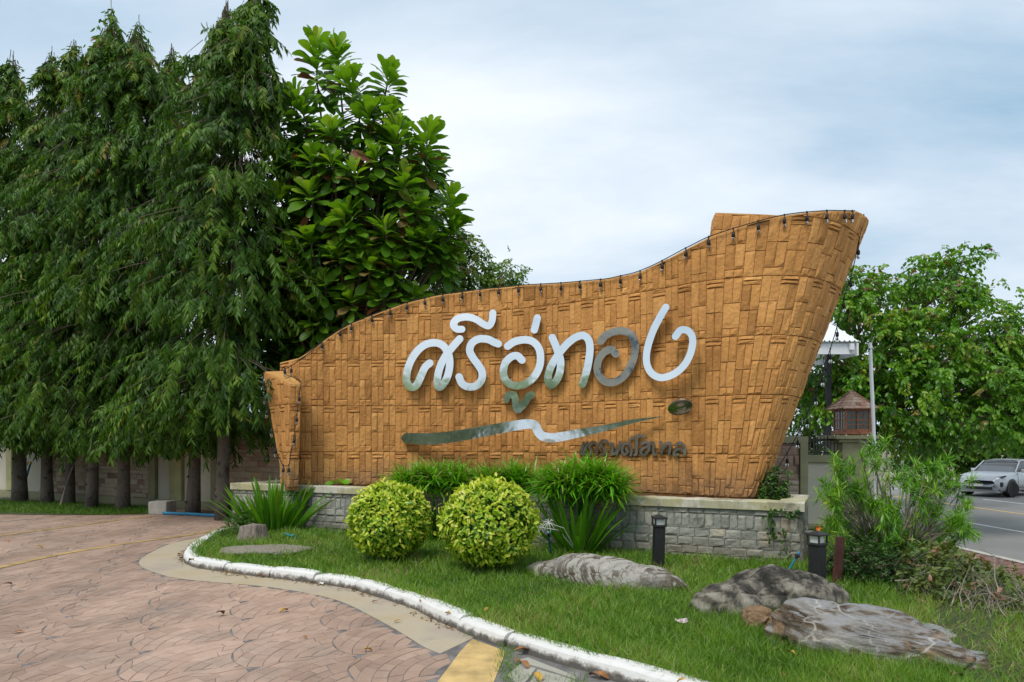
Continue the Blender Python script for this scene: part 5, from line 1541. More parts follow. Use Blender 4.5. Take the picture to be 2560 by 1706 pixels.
# climbing vine on the planter's right corner
bag = []; vin = empty('creeper_vine', (*(PB + pn * .05), .4), 'thin creeper trailing over the right corner of the grey planter', 'vine'); vt = MB()
for (xs_, ys_) in (([1925,1932,1950,1965,1962,1975,1985],[1279,1310,1330,1345,1370,1390,1405]), ([1925,1922,1926,1930],[1280,1300,1330,1345]), ([1925,1945,1975,1990],[1278,1282,1283,1285])):
    pts = [PD(x, y, 9.2 - .0) for x, y in zip(xs_, ys_)]; pts = [p * 1.0 for p in pts]
    pts = [np.array((*(PA + pdv * min(PLen - .03, ((p[:2] - PA) @ pdv)) + pn * (.05 + .06 * (.79 - p[2]))), p[2])) for p in pts]
    c = cr(pts, 24); vt.tube(c, .004, 4, cap=False)
    n = 60; i = r.integers(0, 24, n); L_ = r.uniform(.03, .055, n)
    scatter(*OVALS, frames(r.normal(0, 1, (n, 3)) + (0, 0, -.3), np.array((pn[0], pn[1], .2)) + r.normal(0, .3, (n, 3))), c[i] + r.normal(0, .03, (n, 3)) + np.array((*pn, 0)) * .02, np.stack((L_ * 1.3, L_, L_), 1), np.clip(r.normal(.65, .2, n), 0, 1), bag)
vt.build('stem', M['twig'], vin); bag_mesh('foliage', bag, M['hedge'], vin)
# leafy weeds left of the stump and on the planter soil
bushy('weed_clump', [(592,1318,12.2,30),(570,1330,11.9,18),(612,1300,12.4,22)], 170, OVALS, .05, M['hedge'], 'leafy green weeds between the stump and the tip of the kerb', 'weeds', seed=24, kleaf=6, spr=.09, tone=.8, droop=.1, branches=False)
wb = MB(); 
bag = []; n = 7; L_ = r.uniform(.12, .2, n); c = np.array([PD(x, y, 13.0) for x, y in zip(r.uniform(820, 862, n), r.uniform(1206, 1211, n))])
scatter(*OVAL, frames(np.column_stack((r.normal(0, 1, n), r.normal(-.3, .4, n), r.uniform(.1, .5, n))), UP + r.normal(0, .3, (n, 3)) + (0, -.6, 0)), c, np.stack((L_ * 1.3, L_, L_), 1), np.full(n, .8), bag)
wroot = empty('young_plant', (*c.mean(0)[:2], .88), 'little round-leaved seedling on the planter soil, left part of the wall foot', 'plant')
bag_mesh('leaves', bag, M['pandan'], wroot)
# ---------------------------------------------------------------- rocks
from mathutils import noise as mnoise
def m_rock(name, kind):
    m, nt, b = new_mat(name)
    g = nt.nodes.new('ShaderNodeTexCoord'); mp_ = nt.nodes.new('ShaderNodeMapping')
    nt.links.new(g.outputs['Object'], mp_.inputs[0])
    def wave(scale, dist, det, rot, dscale=1.4):
        mp2 = nt.nodes.new('ShaderNodeMapping'); mp2.inputs['Rotation'].default_value = rot
        nt.links.new(g.outputs['Object'], mp2.inputs[0])
        w = nt.nodes.new('ShaderNodeTexWave'); w.inputs['Scale'].default_value = scale; w.inputs['Distortion'].default_value = dist
        w.inputs['Detail'].default_value = det; w.inputs['Detail Scale'].default_value = dscale; w.inputs['Detail Roughness'].default_value = .6
        nt.links.new(mp2.outputs[0], w.inputs['Vector']); return w.outputs['Fac']
    def streaks(sc_, rot, det=5, dist=1.2):       # irregular drawn-out strata
        mp3 = nt.nodes.new('ShaderNodeMapping'); mp3.inputs['Rotation'].default_value = rot; nt.links.new(g.outputs['Object'], mp3.inputs[0])
        mp4 = nt.nodes.new('ShaderNodeMapping'); mp4.inputs['Scale'].default_value = sc_; nt.links.new(mp3.outputs[0], mp4.inputs[0])
        return noise(nt, 1.0, det, .62, vec=mp4.outputs[0], dist=dist)
    if kind == 'banded':
        w1 = streaks((14, 2.0, 3.0), (0.3, .5, .75), 4, 1.6); w2 = noise(nt, 7, 8, .75, vec=g.outputs['Object'], dist=.6)
        f = mth(nt, 'ADD', mth(nt, 'MULTIPLY', w1, .78), mth(nt, 'MULTIPLY', w2, .22))
        c = ramp(nt, f, [(.40, (.10, .08, .058)), (.48, (.19, .16, .125)), (.525, (.44, .415, .37)), (.75, (.55, .525, .48))])
        c = mixc(nt, ramp(nt, noise(nt, 3.0, 6, .65), [(.50, (0, 0, 0)), (.66, (1, 1, 1))]), c, mixc(nt, .55, c, (.42, .405, .375)))
        c = mixc(nt, ramp(nt, noise(nt, 5, 9, .75), [(.56, (0, 0, 0)), (.66, (.7,) * 3)]), c, (.14, .125, .10))
    elif kind == 'mossy':
        w1 = wave(2.2, 12, 6, (.2, 1.2, .4), .7); w2 = noise(nt, 3.4, 10, .80, vec=g.outputs['Object'], dist=.7)
        f = mth(nt, 'ADD', mth(nt, 'MULTIPLY', w1, .10), mth(nt, 'MULTIPLY', w2, .95))
        c = ramp(nt, f, [(.42, (.03, .028, .024)), (.50, (.09, .082, .068)), (.57, (.24, .215, .17)), (.70, (.43, .40, .335))])
    else:
        w1 = streaks((13, 1.3, 1.8), (.12, 1.42, .1), 6, .9); w2 = noise(nt, 5, 8, .7, vec=g.outputs['Object'])
        f = mth(nt, 'ADD', mth(nt, 'MULTIPLY', w1, .78), mth(nt, 'MULTIPLY', w2, .22))
        side = ramp(nt, f, [(.40, (.075, .052, .036)), (.48, (.19, .145, .10)), (.54, (.36, .335, .31)), (.72, (.47, .455, .43))])
        side = mixc(nt, ramp(nt, noise(nt, 4, 5, .6, vec=g.outputs['Object']), [(.60, (0, 0, 0)), (.68, (.8,) * 3)]), side, (.36, .22, .12))
        topc = ramp(nt, noise(nt, 6, 8, .7, vec=g.outputs['Object'], dist=1.2), [(.35, (.25, .245, .24)), (.5, (.36, .365, .37)), (.62, (.42, .42, .42)), (.70, (.62, .61, .58))])
        gn = nt.nodes.new('ShaderNodeNewGeometry'); s = nt.nodes.new('ShaderNodeSeparateXYZ'); nt.links.new(gn.outputs['True Normal'], s.inputs[0])
        c = mixc(nt, ramp(nt, s.outputs[2], [(.80, (0, 0, 0)), (.95, (.9,) * 3)]), side, topc)
        v = nt.nodes.new('ShaderNodeTexVoronoi'); v.feature = 'DISTANCE_TO_EDGE'; v.inputs['Scale'].default_value = 1.7
        nt.links.new(mixc(nt, .25, g.outputs['Object'], nt.nodes.new('ShaderNodeTexNoise').outputs[1]), v.inputs['Vector'])
        c = mixc(nt, ramp(nt, v.outputs[0], [(.0, (.8,) * 3), (.022, (0, 0, 0))]), c, (.66, .63, .56))
    nt.links.new(c, b.inputs['Base Color']); b.inputs['Roughness'].default_value = .88; b.inputs['Specular IOR Level'].default_value = .25
    bump(nt, b, mth(nt, 'ADD', mth(nt, 'MULTIPLY', f, .6), noise(nt, 20, 10, .78, vec=g.outputs['Object'])), 1.0, .04)
    return m
M['rock_banded'], M['rock_mossy'], M['rock_layer'] = m_rock('banded_gneiss', 'banded'), m_rock('lichen_dark_rock', 'mossy'), m_rock('layered_marble', 'layer')
def ico(n):
    import bmesh
    bm = bmesh.new(); bmesh.ops.create_icosphere(bm, subdivisions=n, radius=1)
    V = np.array([v.co[:] for v in bm.verts]); F = np.array([[v.index for v in f.verts] for f in bm.faces]); bm.free(); return V, F
ICO = ico(6)
def rock(name, label, fn, mat, loc, rz, seed, amp=.1, fr=1.6, ridged=0.0, parent=None, smooth=True, group=None, crack=(2.4, -.9, .35)):
    V, F = ICO; V = fn(V.copy())
    o = Vector((seed * 7.3, seed * 1.7, seed * 3.1)); N = nrm(ICO[0])
    disp = np.array([mnoise.fractal(Vector(v) * fr + o, 1.0, 2.1, 6) for v in V]); fine = np.array([mnoise.fractal(Vector(v) * fr * 6 + o, .9, 2.1, 3) for v in V])
    if ridged:
        disp += ridged * np.array([mnoise.fractal(Vector((v[0] * 1.2, v[1] * 1.2, v[2] * 14)) + o, 1.0, 2, 2) for v in V])
    if crack:
        for i_, v in enumerate(V):
            dd, _p = mnoise.voronoi(Vector((v[0], v[1] * 1.3, v[2] * 1.8)) * crack[0] + o)
            e_ = dd[1] - dd[0]; disp[i_] += (crack[1] * (min(dd[0], .8) - .4)) - (crack[2] * max(0, 1 - e_ / .09))
    V = V + N * (disp * amp + fine * amp * .16)[:, None]
    ob = obj(name, mesh_np(name, V, F, None, smooth), mat)
    ob.location = loc; ob.rotation_euler = (0, 0, rz)
    return tag(ob, label, 'rock', group)
def prof_fn(xs, top, bot, wid, ctr=None):
    """lathe-like body along local x with profile tables"""
    def fn(V):
        t = V[:, 0]; r_ = np.sqrt(np.maximum(1e-6, 1 - t * t))
        L0, L1 = xs[0], xs[-1]; x = L0 + (L1 - L0) * (t + 1) / 2
        zt, zb, w = np.interp(x, xs, top), np.interp(x, xs, bot), np.interp(x, xs, wid)
        cy, sz = V[:, 1] / r_, V[:, 2] / r_
        sq = np.sign(sz) * np.abs(sz) ** .8
        z = np.where(sz > 0, sq * zt, -np.abs(sq) * np.abs(zb)); cc = 0 if ctr is None else np.interp(x, xs, ctr)
        return np.column_stack((x, cy * w + cc, z))
    return fn
# banded gneiss: long lens, left end propped above the grass
a_, b_ = PZ(1312, 1425, .12), PZ(1728, 1482, .1)
mid_ = .5 * (a_ + b_); ang = math.atan2(b_[1] - a_[1], b_[0] - a_[0]); Ln = np.linalg.norm((b_ - a_)[:2]) / 2
rk = rock('banded_rock', 'long white and brown banded boulder lying in the grass before the taller-standing bollard', prof_fn([-Ln, -Ln*.92, -Ln*.6, -Ln*.2, .2*Ln, .6*Ln, .9*Ln, Ln], [.04, .09, .17, .25, .25, .19, .10, .03], [.05, .07, .10, .25, .3, .3, .2, .1], [.05, .14, .25, .33, .36, .30, .18, .05]), M['rock_banded'], (mid_[0], mid_[1] + .1, .13), ang, 3, amp=.055, fr=1.5)
a_, b_ = PZ(1742, 1530, .08), PZ(2092, 1515, .05)
mid_ = .5 * (a_ + b_); ang = math.atan2(b_[1] - a_[1], b_[0] - a_[0]); Ln = np.linalg.norm((b_ - a_)[:2]) / 2
rock('lichen_rock', 'hump-backed dark lichen-stained boulder in front of the right bollard', prof_fn([-Ln, -Ln*.93, -Ln*.6, -Ln*.2, .1*Ln, .45*Ln, .8*Ln, Ln*.95, Ln], [.08, .20, .28, .36, .42, .38, .27, .17, .06], [.1, .2, .2, .2, .2, .2, .2, .2, .1], [.1, .22, .36, .42, .44, .42, .34, .22, .08]), M['rock_mossy'], (mid_[0] + .02, mid_[1] + .05, .06), ang, 8, amp=.07, fr=1.7)
# layered marble slab, roughly hewn: tilted wedge with a flat grey top
def wedge(V):
    q = np.sign(V) * np.abs(V) ** .48
    x, y, z = q[:, 0], q[:, 1], q[:, 2]
    X = x * .74; k = (x + 1) / 2
    W = np.interp(k, [0, .15, .5, .85, 1], [.22, .30, .36, .30, .14]); T = np.interp(k, [0, .12, .3, .6, 1], [.30, .42, .40, .30, .13])
    Z = np.where(z > 0, z * T * (1 - .12 * (y < 0) * np.abs(y)), z * .2) 
    Y = y * W + np.where(z > 0, .10 * z, 0) + .05 * np.sin(x * 5)
    return np.column_stack((X + .05 * np.sin(y * 7), Y, Z))
a_, b_ = PZ(1925, 1628, .05), PZ(2330, 1682, .0)
mid_ = .5 * (a_ + b_); ang = math.atan2(b_[1] - a_[1], b_[0] - a_[0])
rock('layered_rock', 'grey layered marble block with brown strata and white veins, nearest the bottom right', wedge, M['rock_layer'], (mid_[0] + .20, mid_[1] + .04, .05), ang - .05, 14, amp=.06, fr=2.2, ridged=.45)
def small_slab(V):
    q = np.sign(V) * np.abs(V) ** .6
    return np.column_stack((q[:, 0] * .42, q[:, 1] * .20 * (1.1 - .4 * q[:, 0]), np.where(q[:, 2] > 0, q[:, 2] * .13 * (1.05 - .45 * q[:, 0]), q[:, 2] * .1)))
c = PZ(2360, 1618, -.02)
rock('layered_rock', 'low tan marble wedge behind the layered marble block, pointing right', small_slab, M['rock_layer'], (c[0] - .05, c[1] + .08, c[2]), -.32, 19, amp=.035, fr=2.5, ridged=.3)
c = PZ(1912, 1588, .05)
def knob(V): return np.column_stack((V[:, 0] * .14, V[:, 1] * .16, V[:, 2] * .17))
M['tufa'] = m_stone('pitted_tan_stone', [(.1, (.22, .14, .08)), (.5, (.38, .27, .17)), (.9, (.5, .4, .3))], bmp=.9)
rock('pitted_stone', 'small pitted tan stone against the left end of the layered marble block', knob, M['tufa'], (c[0], c[1] + .12, .1), .5, 25, amp=.05, fr=6)
c = PZ(2235, 1428, -.1)
def flat(V):
    q = np.sign(V) * np.abs(V) ** .7; return np.column_stack((q[:, 0] * .34, q[:, 1] * .2, q[:, 2] * .06))
rock('flat_stone', 'flat tan stone half hidden at the foot of the bronze shrub', flat, M['tufa'], (c[0], c[1], lawn_z(c[0], c[1]) + .03), .1, 27, amp=.03, fr=3)
c = PZ(655, 1381, .1)
def slab_(V):
    q = np.sign(V) * np.abs(V) ** .75
    return np.column_stack((q[:, 0] * .66 * (1 + .08 * np.sin(V[:, 1] * 6)), q[:, 1] * .36 + .06 * q[:, 0], q[:, 2] * .055))
M['rock_pale'] = m_stone('pale_flat_rock', [(.1, (.22, .20, .165)), (.5, (.36, .335, .28)), (.9, (.47, .445, .385))], bmp=.6)
rock('flat_rock', 'pale flat slab of rock set in the grass near the tip of the kerb', slab_, M['rock_pale'], (c[0] + .02, c[1] + .05, .125), -.06, 31, amp=.03, fr=3)
# tree stump
st = MB(); c = PZ(632, 1350, .08); V = []
nA, prof = 28, [(1.25, -.05), (1.08, .05), (.97, .15), (.92, .22), (.84, .245), (.0, .255)]
for r_, z in prof:
    for j in range(nA):
        a = 6.2832 * j / nA; k = 1 + .07 * math.sin(a * 5 + 1) + .035 * math.sin(a * 11)
        V.append((c[0] + .22 * r_ * k * math.cos(a), c[1] + .2 * r_ * k * math.sin(a), c[2] + z + .03 * math.cos(a + 1) * (z > .1)))
F = [(i*nA+j, i*nA+(j+1) % nA, (i+1)*nA+(j+1) % nA, (i+1)*nA+j) for i in range(len(prof)-1) for j in range(nA)]
st.add(V, F)
def m_stump():
    m, nt, b = new_mat('ridged_bark'); g = nt.nodes.new('ShaderNodeNewGeometry'); mp_ = nt.nodes.new('ShaderNodeMapping'); mp_.inputs['Scale'].default_value = (30, 30, 3.2)
    nt.links.new(g.outputs['Position'], mp_.inputs[0]); f = noise(nt, 1, 6, .65, vec=mp_.outputs[0], dist=.5)
    nt.links.new(ramp(nt, f, [(.3, (.075, .055, .045)), (.5, (.22, .18, .15)), (.7, (.37, .32, .28))]), b.inputs['Base Color']); b.inputs['Roughness'].default_value = .95
    bump(nt, b, f, 1.0, .03); return m
M['stump'] = m_stump()
tag(st.build('tree_stump', M['stump'], smooth=True), 'sawn tree stump with ridged grey bark in front of the left lily clump', 'stump')

# ---------------------------------------------------------------- lawn lamps, sprinklers, board
M['lens'] = m_plain('frosted_lens', (.62, .64, .60), .35, var=.05, bmp=0)
def bollard(loc, rz, label, w=.13, H=.70, proto=None, tilt=0):
    if proto is not None:
        root = proto.copy(); COL.objects.link(root); root.location = loc; root.rotation_euler = (tilt, tilt * .8, rz); root['label'] = label
        for ch in proto.children:
            d = ch.copy(); COL.objects.link(d); d.parent = root
        return root
    root = empty('lawn_lamp', loc, label, 'lamp', 'black bollard lamps on the lawn', rz=rz); root.rotation_euler = (tilt, tilt * .8, rz)
    h = w / 2
    def part(name, mb, mt): 
        o = obj(name, mb.mesh(name), M[mt], root, loc=(0, 0, 0)); return o
    mb = MB(); mb.box((-h, -h, -.05), (h, h, H - .15), bev=.006); part('post', mb, 'black')
    mb = MB(); mb.box((-h - .012, -h - .012, H - .149), (h + .012, h + .012, H - .128), bev=.004); part('collar', mb, 'black')
    mb = MB()
    for sx in (-1, 1):
        for sy in (-1, 1): mb.box((sx * (h + .002) - .008, sy * (h + .002) - .008, H - .127), (sx * (h + .002) + .008, sy * (h + .002) + .008, H - .045), bev=.002)
    part('head_frame', mb, 'black')
    mb = MB(); mb.box((-h + .012, -h + .012, H - .1265), (h - .012, h - .012, H - .046), bev=.006); part('lens', mb, 'lens')
    mb = MB(); k = h + .022
    V = [(-k, -k, H - .0445), (k, -k, H - .0445), (k, k, H - .0445), (-k, k, H - .0445), (-k, -k, H - .030), (k, -k, H - .030), (k, k, H - .030), (-k, k, H - .030)]
    t_ = .022; V += [(-t_, -t_, H), (t_, -t_, H), (t_, t_, H), (-t_, t_, H)]
    mb.add(V, [(3, 2, 1, 0), (8, 9, 10, 11)] + [(i, (i+1) % 4, 4+(i+1) % 4, 4+i) for i in range(4)] + [(4+i, 4+(i+1) % 4, 8+(i+1) % 4, 8+i) for i in range(4)])
    part('cap', mb, 'black')
    return root
b1 = bollard(tuple(PZ(1645, 1424, .09)), .06, 'black bollard lamp with a bright square lens standing behind the banded boulder', tilt=.025)
bollard(tuple((*PD(2043, 1400, 7.25)[:2], .07)), .55, 'black bollard lamp turned cornerwise behind the dark lichen-stained boulder', proto=b1)
bd = MB(); p = PD(2090, 1400, 7.75); Mx = Matrix.Translation((p[0], p[1], .02)) @ Euler((0, .09, .25)).to_matrix().to_4x4()
bd.box((-.055, -.012, -.05), (.055, .012, .62), M=Mx, bev=.003)
tag(bd.build('wooden_board', M['rustboard']), 'dark red-brown board stuck upright in the ground right of the right bollard', 'board')
def sprinkler(base, top, label):
    base, top = np.array(base), np.array(top); root = empty('sprinkler', base, label, 'sprinkler', 'garden sprinklers on pipe risers'); d = nrm(top - base)
    mb = MB(); mb.tube([base, .5 * (base + top), top], .014, 8); mb.build('riser', M['tealpvc'], root)
    mb = MB(); mb.tube([top - d * .005, top + d * .03, top + d * .055], [.02, .022, .016], 8); s_ = nrm(np.cross(d, (0, 1, .2))); mb.tube([top + d * .03 - s_ * .035, top + d * .03 + s_ * .035], .008, 6); mb.build('nozzle', M['black'], root)
    mb = MB(); mb.tube([top + d * .056, top + d * .085], [.017, .014], 8); mb.build('cap', M['bluepvc'], root)
sprinkler(PZ(1379, 1395, .08), PD(1372, 1340, 9.3), 'upright sprinkler riser with a blue cap between the larger round bush and the right lily')
sprinkler((*PD(1955, 1425, 8.2)[:2], .05), PD(1990, 1395, 8.15), 'leaning teal sprinkler pipe at the right corner of the grey planter')
for q, lab in ((((578,1327),(598,1323)), 'short blue pipe end beside the weeds at the tip of the kerb'), (((714,1336),(735,1341)), 'short blue pipe end in the grass right of the left lily')):
    mb = MB(); mb.tube([PZ(*q[0], .13), PZ(*q[1], .13)], .022, 8); tag(mb.build('pipe_end', M['tealpvc']), lab, 'pipe')
# service pipe and valve at the planter's right foot
mb = MB(); mb.tube([PD(1990, 1333, 9.6), PD(2012, 1332, 9.6), PD(2035, 1333, 9.7)], .03, 8); pv = empty('water_pipe', PD(2005, 1333, 9.6), 'grey water pipe with a rusty stub beside the planter corner', 'pipe')
mb.build('pipe', M['concrete'], pv); mb = MB(); mb.tube([PD(2007, 1333, 9.6), PD(2007, 1315, 9.6)], .016, 7); mb.build('stub', M['rustboard'], pv)

# ---------------------------------------------------------------- right boundary: stone panel, low wall, railing, lantern pillar
RW = empty('garden_wall', (*PD(2010, 1200, 13.0)[:2], 0), 'olive-framed garden wall with a buff stone panel right of the prow', 'wall')
DY = 13.0
def rx(x): return (x - 1280) / FPX * DY
def rz_(y, D=DY): return HC + (HZ - y) * D / FPX
def rbox(par, name, x0, x1, y0, y1, front, back, mat, bev=.008):
    mb = MB(); mb.box((rx(x0), DY - front, rz_(y1)), (rx(x1), DY + back, rz_(y0)), bev=bev); return mb.build(name, M[mat], par)
rbox(RW, 'frame', 1930, 2018.5, 1092, 1108, .05, .2, 'olive'); rbox(RW, 'frame', 1998, 2018, 1108.3, 1312, .05, .2, 'olive')
rbox(RW, 'panel_back', 1880, 1997.5, 1108.5, 1330, .0, .18, 'buffjoint')
rS = lineS(np.array((rx(1860), DY - .004)), np.array((rx(1997), DY - .004)), np.array((0, -1.0)))
z = rz_(1322); Lr_ = rx(1997) - rx(1860)
while z < rz_(1110) - .02:
    h = min(rng.choice((.09, .12, .16, .19)), rz_(1110) - z); s_ = -rng.uniform(0, .2)
    while s_ < Lr_ - .02:
        w = rng.uniform(.3, .75); a, c = max(s_, 0), min(s_ + w, Lr_)
        if c - a > .06:
            V, F = stone_geo(rS, a, c, z, z + h, proud=rng.uniform(.012, .035), rough=.008, gap=(.003, .003))
            obj('stone', mesh_np('stone', V, F, np.clip(rng.normal(.45, .28), 0, 1)), M['buff'], RW)
        s_ += w
    z += h
rbox(RW, 'low_wall', 2018.3, 2110, 1157.3, 1312, -.06, .2, 'beige'); rbox(RW, 'rail_band', 2018.4, 2110, 1139, 1157, .0, .22, 'olive'); rbox(RW, 'plinth', 1985, 2110, 1312.3, 1345, .07, .2, 'yolive')
rl = empty('iron_railing', (rx(2055), DY + .1, rz_(1139)), 'black iron railing on the low garden wall between the olive post and the lantern pillar', 'railing')
mb = MB(); mb.box((rx(2018), DY + .09, rz_(1102)), (rx(2105), DY + .115, rz_(1098)));  mb.build('rail', M['black'], rl)
mb = MB(); mb.box((rx(2018), DY + .09, rz_(1134)), (rx(2105), DY + .115, rz_(1131)));  mb.build('rail', M['black'], rl)
for k in range(10):
    x = rx(2024) + k * (rx(2104) - rx(2024)) / 9.5; mb = MB(); mb.box((x - .008, DY + .094, rz_(1139.4)), (x + .008, DY + .111, rz_(1093 + (k % 2) * 3)))
    mb.tube([(x, DY + .102, rz_(1093 + (k % 2) * 3)), (x, DY + .102, rz_(1088 + (k % 2) * 3))], [.011, .002], 4)
    mb.build('bar', M['black'], rl)
DP = 12.9
pil = empty('gate_pillar', (*PD(2135, 1300, DP + .25)[:2], 0), 'square olive pillar with a two-step cap carrying the lantern house', 'pillar')
def pbox(par, name, x0, x1, y0, y1, yf, yb, mat, bev=.008):
    mb = MB(); f_ = lambda x: (x - 1280) / FPX * yf
    mb.box((f_(x0), yf, HC + (HZ - y1) * yf / FPX), (f_(x1), yb, HC + (HZ - y0) * yf / FPX), bev=bev); return mb.build(name, M[mat], par)
pbox(pil, 'shaft', 2106, 2171, 1106.3, 1345, DP, DP + .52, 'olive'); pbox(pil, 'cap_step', 2098, 2184, 1098.3, 1106, DP - .06, DP + .6, 'olive', .005); pbox(pil, 'cap', 2090, 2198, 1089, 1098, DP - .13, DP + .68, 'olive', .006)
rbox(pil, 'side_panel', 2171.5, 2230, 1150, 1345, -.05, .2, 'beige')
# lantern house
cx_, cy_ = (2147 - 1280) / FPX * DP, DP + .27
zb = HC + (HZ - 1088.5) * (DP - .0) / FPX + .012
ln_ = empty('lantern_house', (cx_, cy_, zb), 'small wooden lantern house with green panes and a shingled roof on top of the pillar', 'lantern')
M['pane'] = m_plain('dark_green_glass', (.05, .075, .06), .18, var=.2, scale=4, bmp=.03, spec=.6)
hb, hH = .225, .40
def lp(name, mb, mt, par=ln_): return mb.build(name, M[mt], par)
mb = MB(); mb.box((cx_ - hb - .05, cy_ - hb - .05, zb), (cx_ + hb + .05, cy_ + hb + .05, zb + .045), bev=.006); mb.box((cx_ - hb - .025, cy_ - hb - .025, zb + .0455), (cx_ + hb + .025, cy_ + hb + .025, zb + .075), bev=.006); lp('base', mb, 'wood')
z0, z1 = zb + .0755, zb + .0755 + hH
for sx in (-1, 1):
    for sy in (-1, 1):
        mb = MB(); mb.box((cx_ + sx * hb - .018, cy_ + sy * hb - .018, z0), (cx_ + sx * hb + .018, cy_ + sy * hb + .018, z1), bev=.004); lp('corner_post', mb, 'wood')
for (ux, uy) in ((1, 0), (0, 1)):
    for sg in (-1, 1):
        ox, oy = cx_ + uy * sg * hb, cy_ + ux * sg * hb
        def bar(u0, u1, v0, v1, t, mb):
            if ux: mb.box((ox + u0, oy - t, v0), (ox + u1, oy + t, v1), bev=.002)
            else: mb.box((ox - t, oy + u0, v0), (ox + t, oy + u1, v1), bev=.002)
        mb = MB(); k = hb - .0185
        bar(-k, k, z0 + .001, z0 + .03, .013, mb); bar(-k, k, z1 - .03, z1 - .001, .013, mb); bar(-.014, .014, z0 + .0305, z1 - .0305, .013, mb)
        zm = .5 * (z0 + z1)
        for a, c in ((-k, -.0145), (.0145, k)):
            bar(a, c, zm - .01, zm + .01, .012, mb)
            for q0, q1 in ((z0 + .031, zm - .0105), (zm + .0105, z1 - .031)):
                m_ = .5 * (a + c); bar(m_ - .005, m_ + .005, q0, q1, .010, mb)
                zq = .5 * (q0 + q1); bar(a + .001, m_ - .0055, zq - .005, zq + .005, .0095, mb); bar(m_ + .0055, c - .001, zq - .005, zq + .005, .0095, mb)
        fr_ = lp('window_frame', mb, 'wood')
        for a, c in ((-k, -.0145), (.0145, k)):
            for q0, q1 in ((z0 + .031, zm - .0105), (zm + .0105, z1 - .031)):
                mb = MB(); bar(a + .0005, c - .0005, q0 + .0005, q1 - .0005, .003, mb); lp('pane', mb, 'pane', fr_)
rf = MB(); ov_ = hb + .105; ap = z1 + .36
rf.add([(cx_ - ov_, cy_ - ov_, z1 + .012), (cx_ + ov_, cy_ - ov_, z1 + .012), (cx_ + ov_, cy_ + ov_, z1 + .012), (cx_ - ov_, cy_ + ov_, z1 + .012), (cx_, cy_, ap)], [(0, 1, 4), (1, 2, 4), (2, 3, 4), (3, 0, 4), (3, 2, 1, 0)])
rf.box((cx_ - ov_ + .02, cy_ - ov_ + .02, z1 + .0005), (cx_ + ov_ - .02, cy_ + ov_ - .02, z1 + .011))
roof = lp('roof', rf, 'wood')
for side in range(4):
    ca_, sa_ = math.cos(side * math.pi / 2), math.sin(side * math.pi / 2)
    for row in range(6):
        k0_, k1_ = row / 6, (row + 1.18) / 6
        wd0 = ov_ * (1 - k0_); wd1 = ov_ * (1 - min(1, k1_)); n = max(1, int(round(2 * wd0 / .11)))
        mb = MB()
        e = np.linspace(-1, 1, n + 1)
        for i in range(n):
            g = .003
            def pt(u, k, lift): 
                w_ = ov_ * (1 - k); x, y, z = u * w_, -(w_ + .004), z1 + .012 + k * (ap - z1 - .012) + lift
                return (cx_ + x * ca_ - y * sa_, cy_ + x * sa_ + y * ca_, z)
            lf = .016 + rng.uniform(0, .007); kk = min(1, k1_)
            u0, u1 = e[i] + g / max(wd0, .02), e[i+1] - g / max(wd0, .02)
            V = [pt(u0, k0_ - .012, lf), pt(u1, k0_ - .012, lf), pt(u1, kk, .004), pt(u0, kk, .004), pt(u0, k0_ - .012, lf - .012), pt(u1, k0_ - .012, lf - .012)]
            mb.add(V, [(0, 1, 2, 3), (4, 5, 1, 0), (0, 3, 4), (1, 5, 2)], rng.random())
        o = lp('shingle_course', mb, 'shingle', roof)
for k, (sx, sy) in enumerate(((-1, -1), (1, -1), (1, 1), (-1, 1))):
    mb = MB(); a = np.array((cx_ + sx * (ov_ + .006), cy_ + sy * (ov_ + .006), z1 + .03)); mb.tube([a, (cx_, cy_, ap + .022)], .013, 5); lp('hip_ridge', mb, 'shingle', roof)
# white pole
mb = MB(); mb.tube([PD(2190, 1275, 12.6), PD(2183, 1050, 12.65), PD(2175, 858, 12.7)], [.036, .034, .032], 10); pl = empty('white_pole', PD(2190, 1275, 12.6) * (1, 1, 0), 'slim white pole rising behind the lantern pillar, string-light cable tied to its top', 'pole')
mb.build('shaft', M['white_metal'], pl); mb = MB(); mb.tube([PD(2175.3, 872, 12.7), PD(2175.6, 880, 12.7)], .036, 10); mb.build('tie', M['cable'], pl)
# small pavilion with a corrugated white roof
pv = empty('pavilion', (*PD(2040, 1100, 17.5)[:2], -.1), 'white pavilion with a corrugated metal hip roof, its corner showing right of the prow', 'pavilion')
ec = PD(2148, 854, 16.6); apx = np.array((ec[0] - 2.2, ec[1] + 2.4, ec[2] + 2.5)); el = ec - (2.9, 0, 0)
mb = MB(); n = 72
xs = np.linspace(el[0], ec[0], n * 2)
def slope(x, t):  # front slope trimmed by the hip
    hip = (x - apx[0]) / (ec[0] - apx[0]); tt = min(t, max(0, 1 - hip)) if x > apx[0] else t
    return np.array((x, ec[1] + tt * (apx[1] - ec[1]), ec[2] + tt * (apx[2] - ec[2]) + (.03 if int(round((x - el[0]) / (ec[0] - el[0]) * 2 * n)) % 6 in (0, 1) else 0)))
V = [slope(x, 0) for x in xs] + [slope(x, 1) for x in xs]; N_ = len(xs)
mb.add(V, [(i, i+1, N_+i+1, N_+i) for i in range(N_-1)])
br = np.array((ec[0], ec[1] + 5.2, ec[2])); mb.add([ec, br, apx + (0, .0, 0)], [(0, 1, 2)])
mb.build('roof', M['white_metal'], pv)
mb = MB(); mb.box((el[0], ec[1] + .08, ec[2] - .30), (ec[0] - .06, ec[1] + .12, ec[2] - .04)); mb.build('fascia', M['white_metal'], pv)
mb = MB(); mb.box((ec[0] - .05, ec[1] + .0, ec[2] - .34), (ec[0] - .012, ec[1] + 5.1, ec[2] - .035)); mb.build('fascia', M['white_metal'], pv)
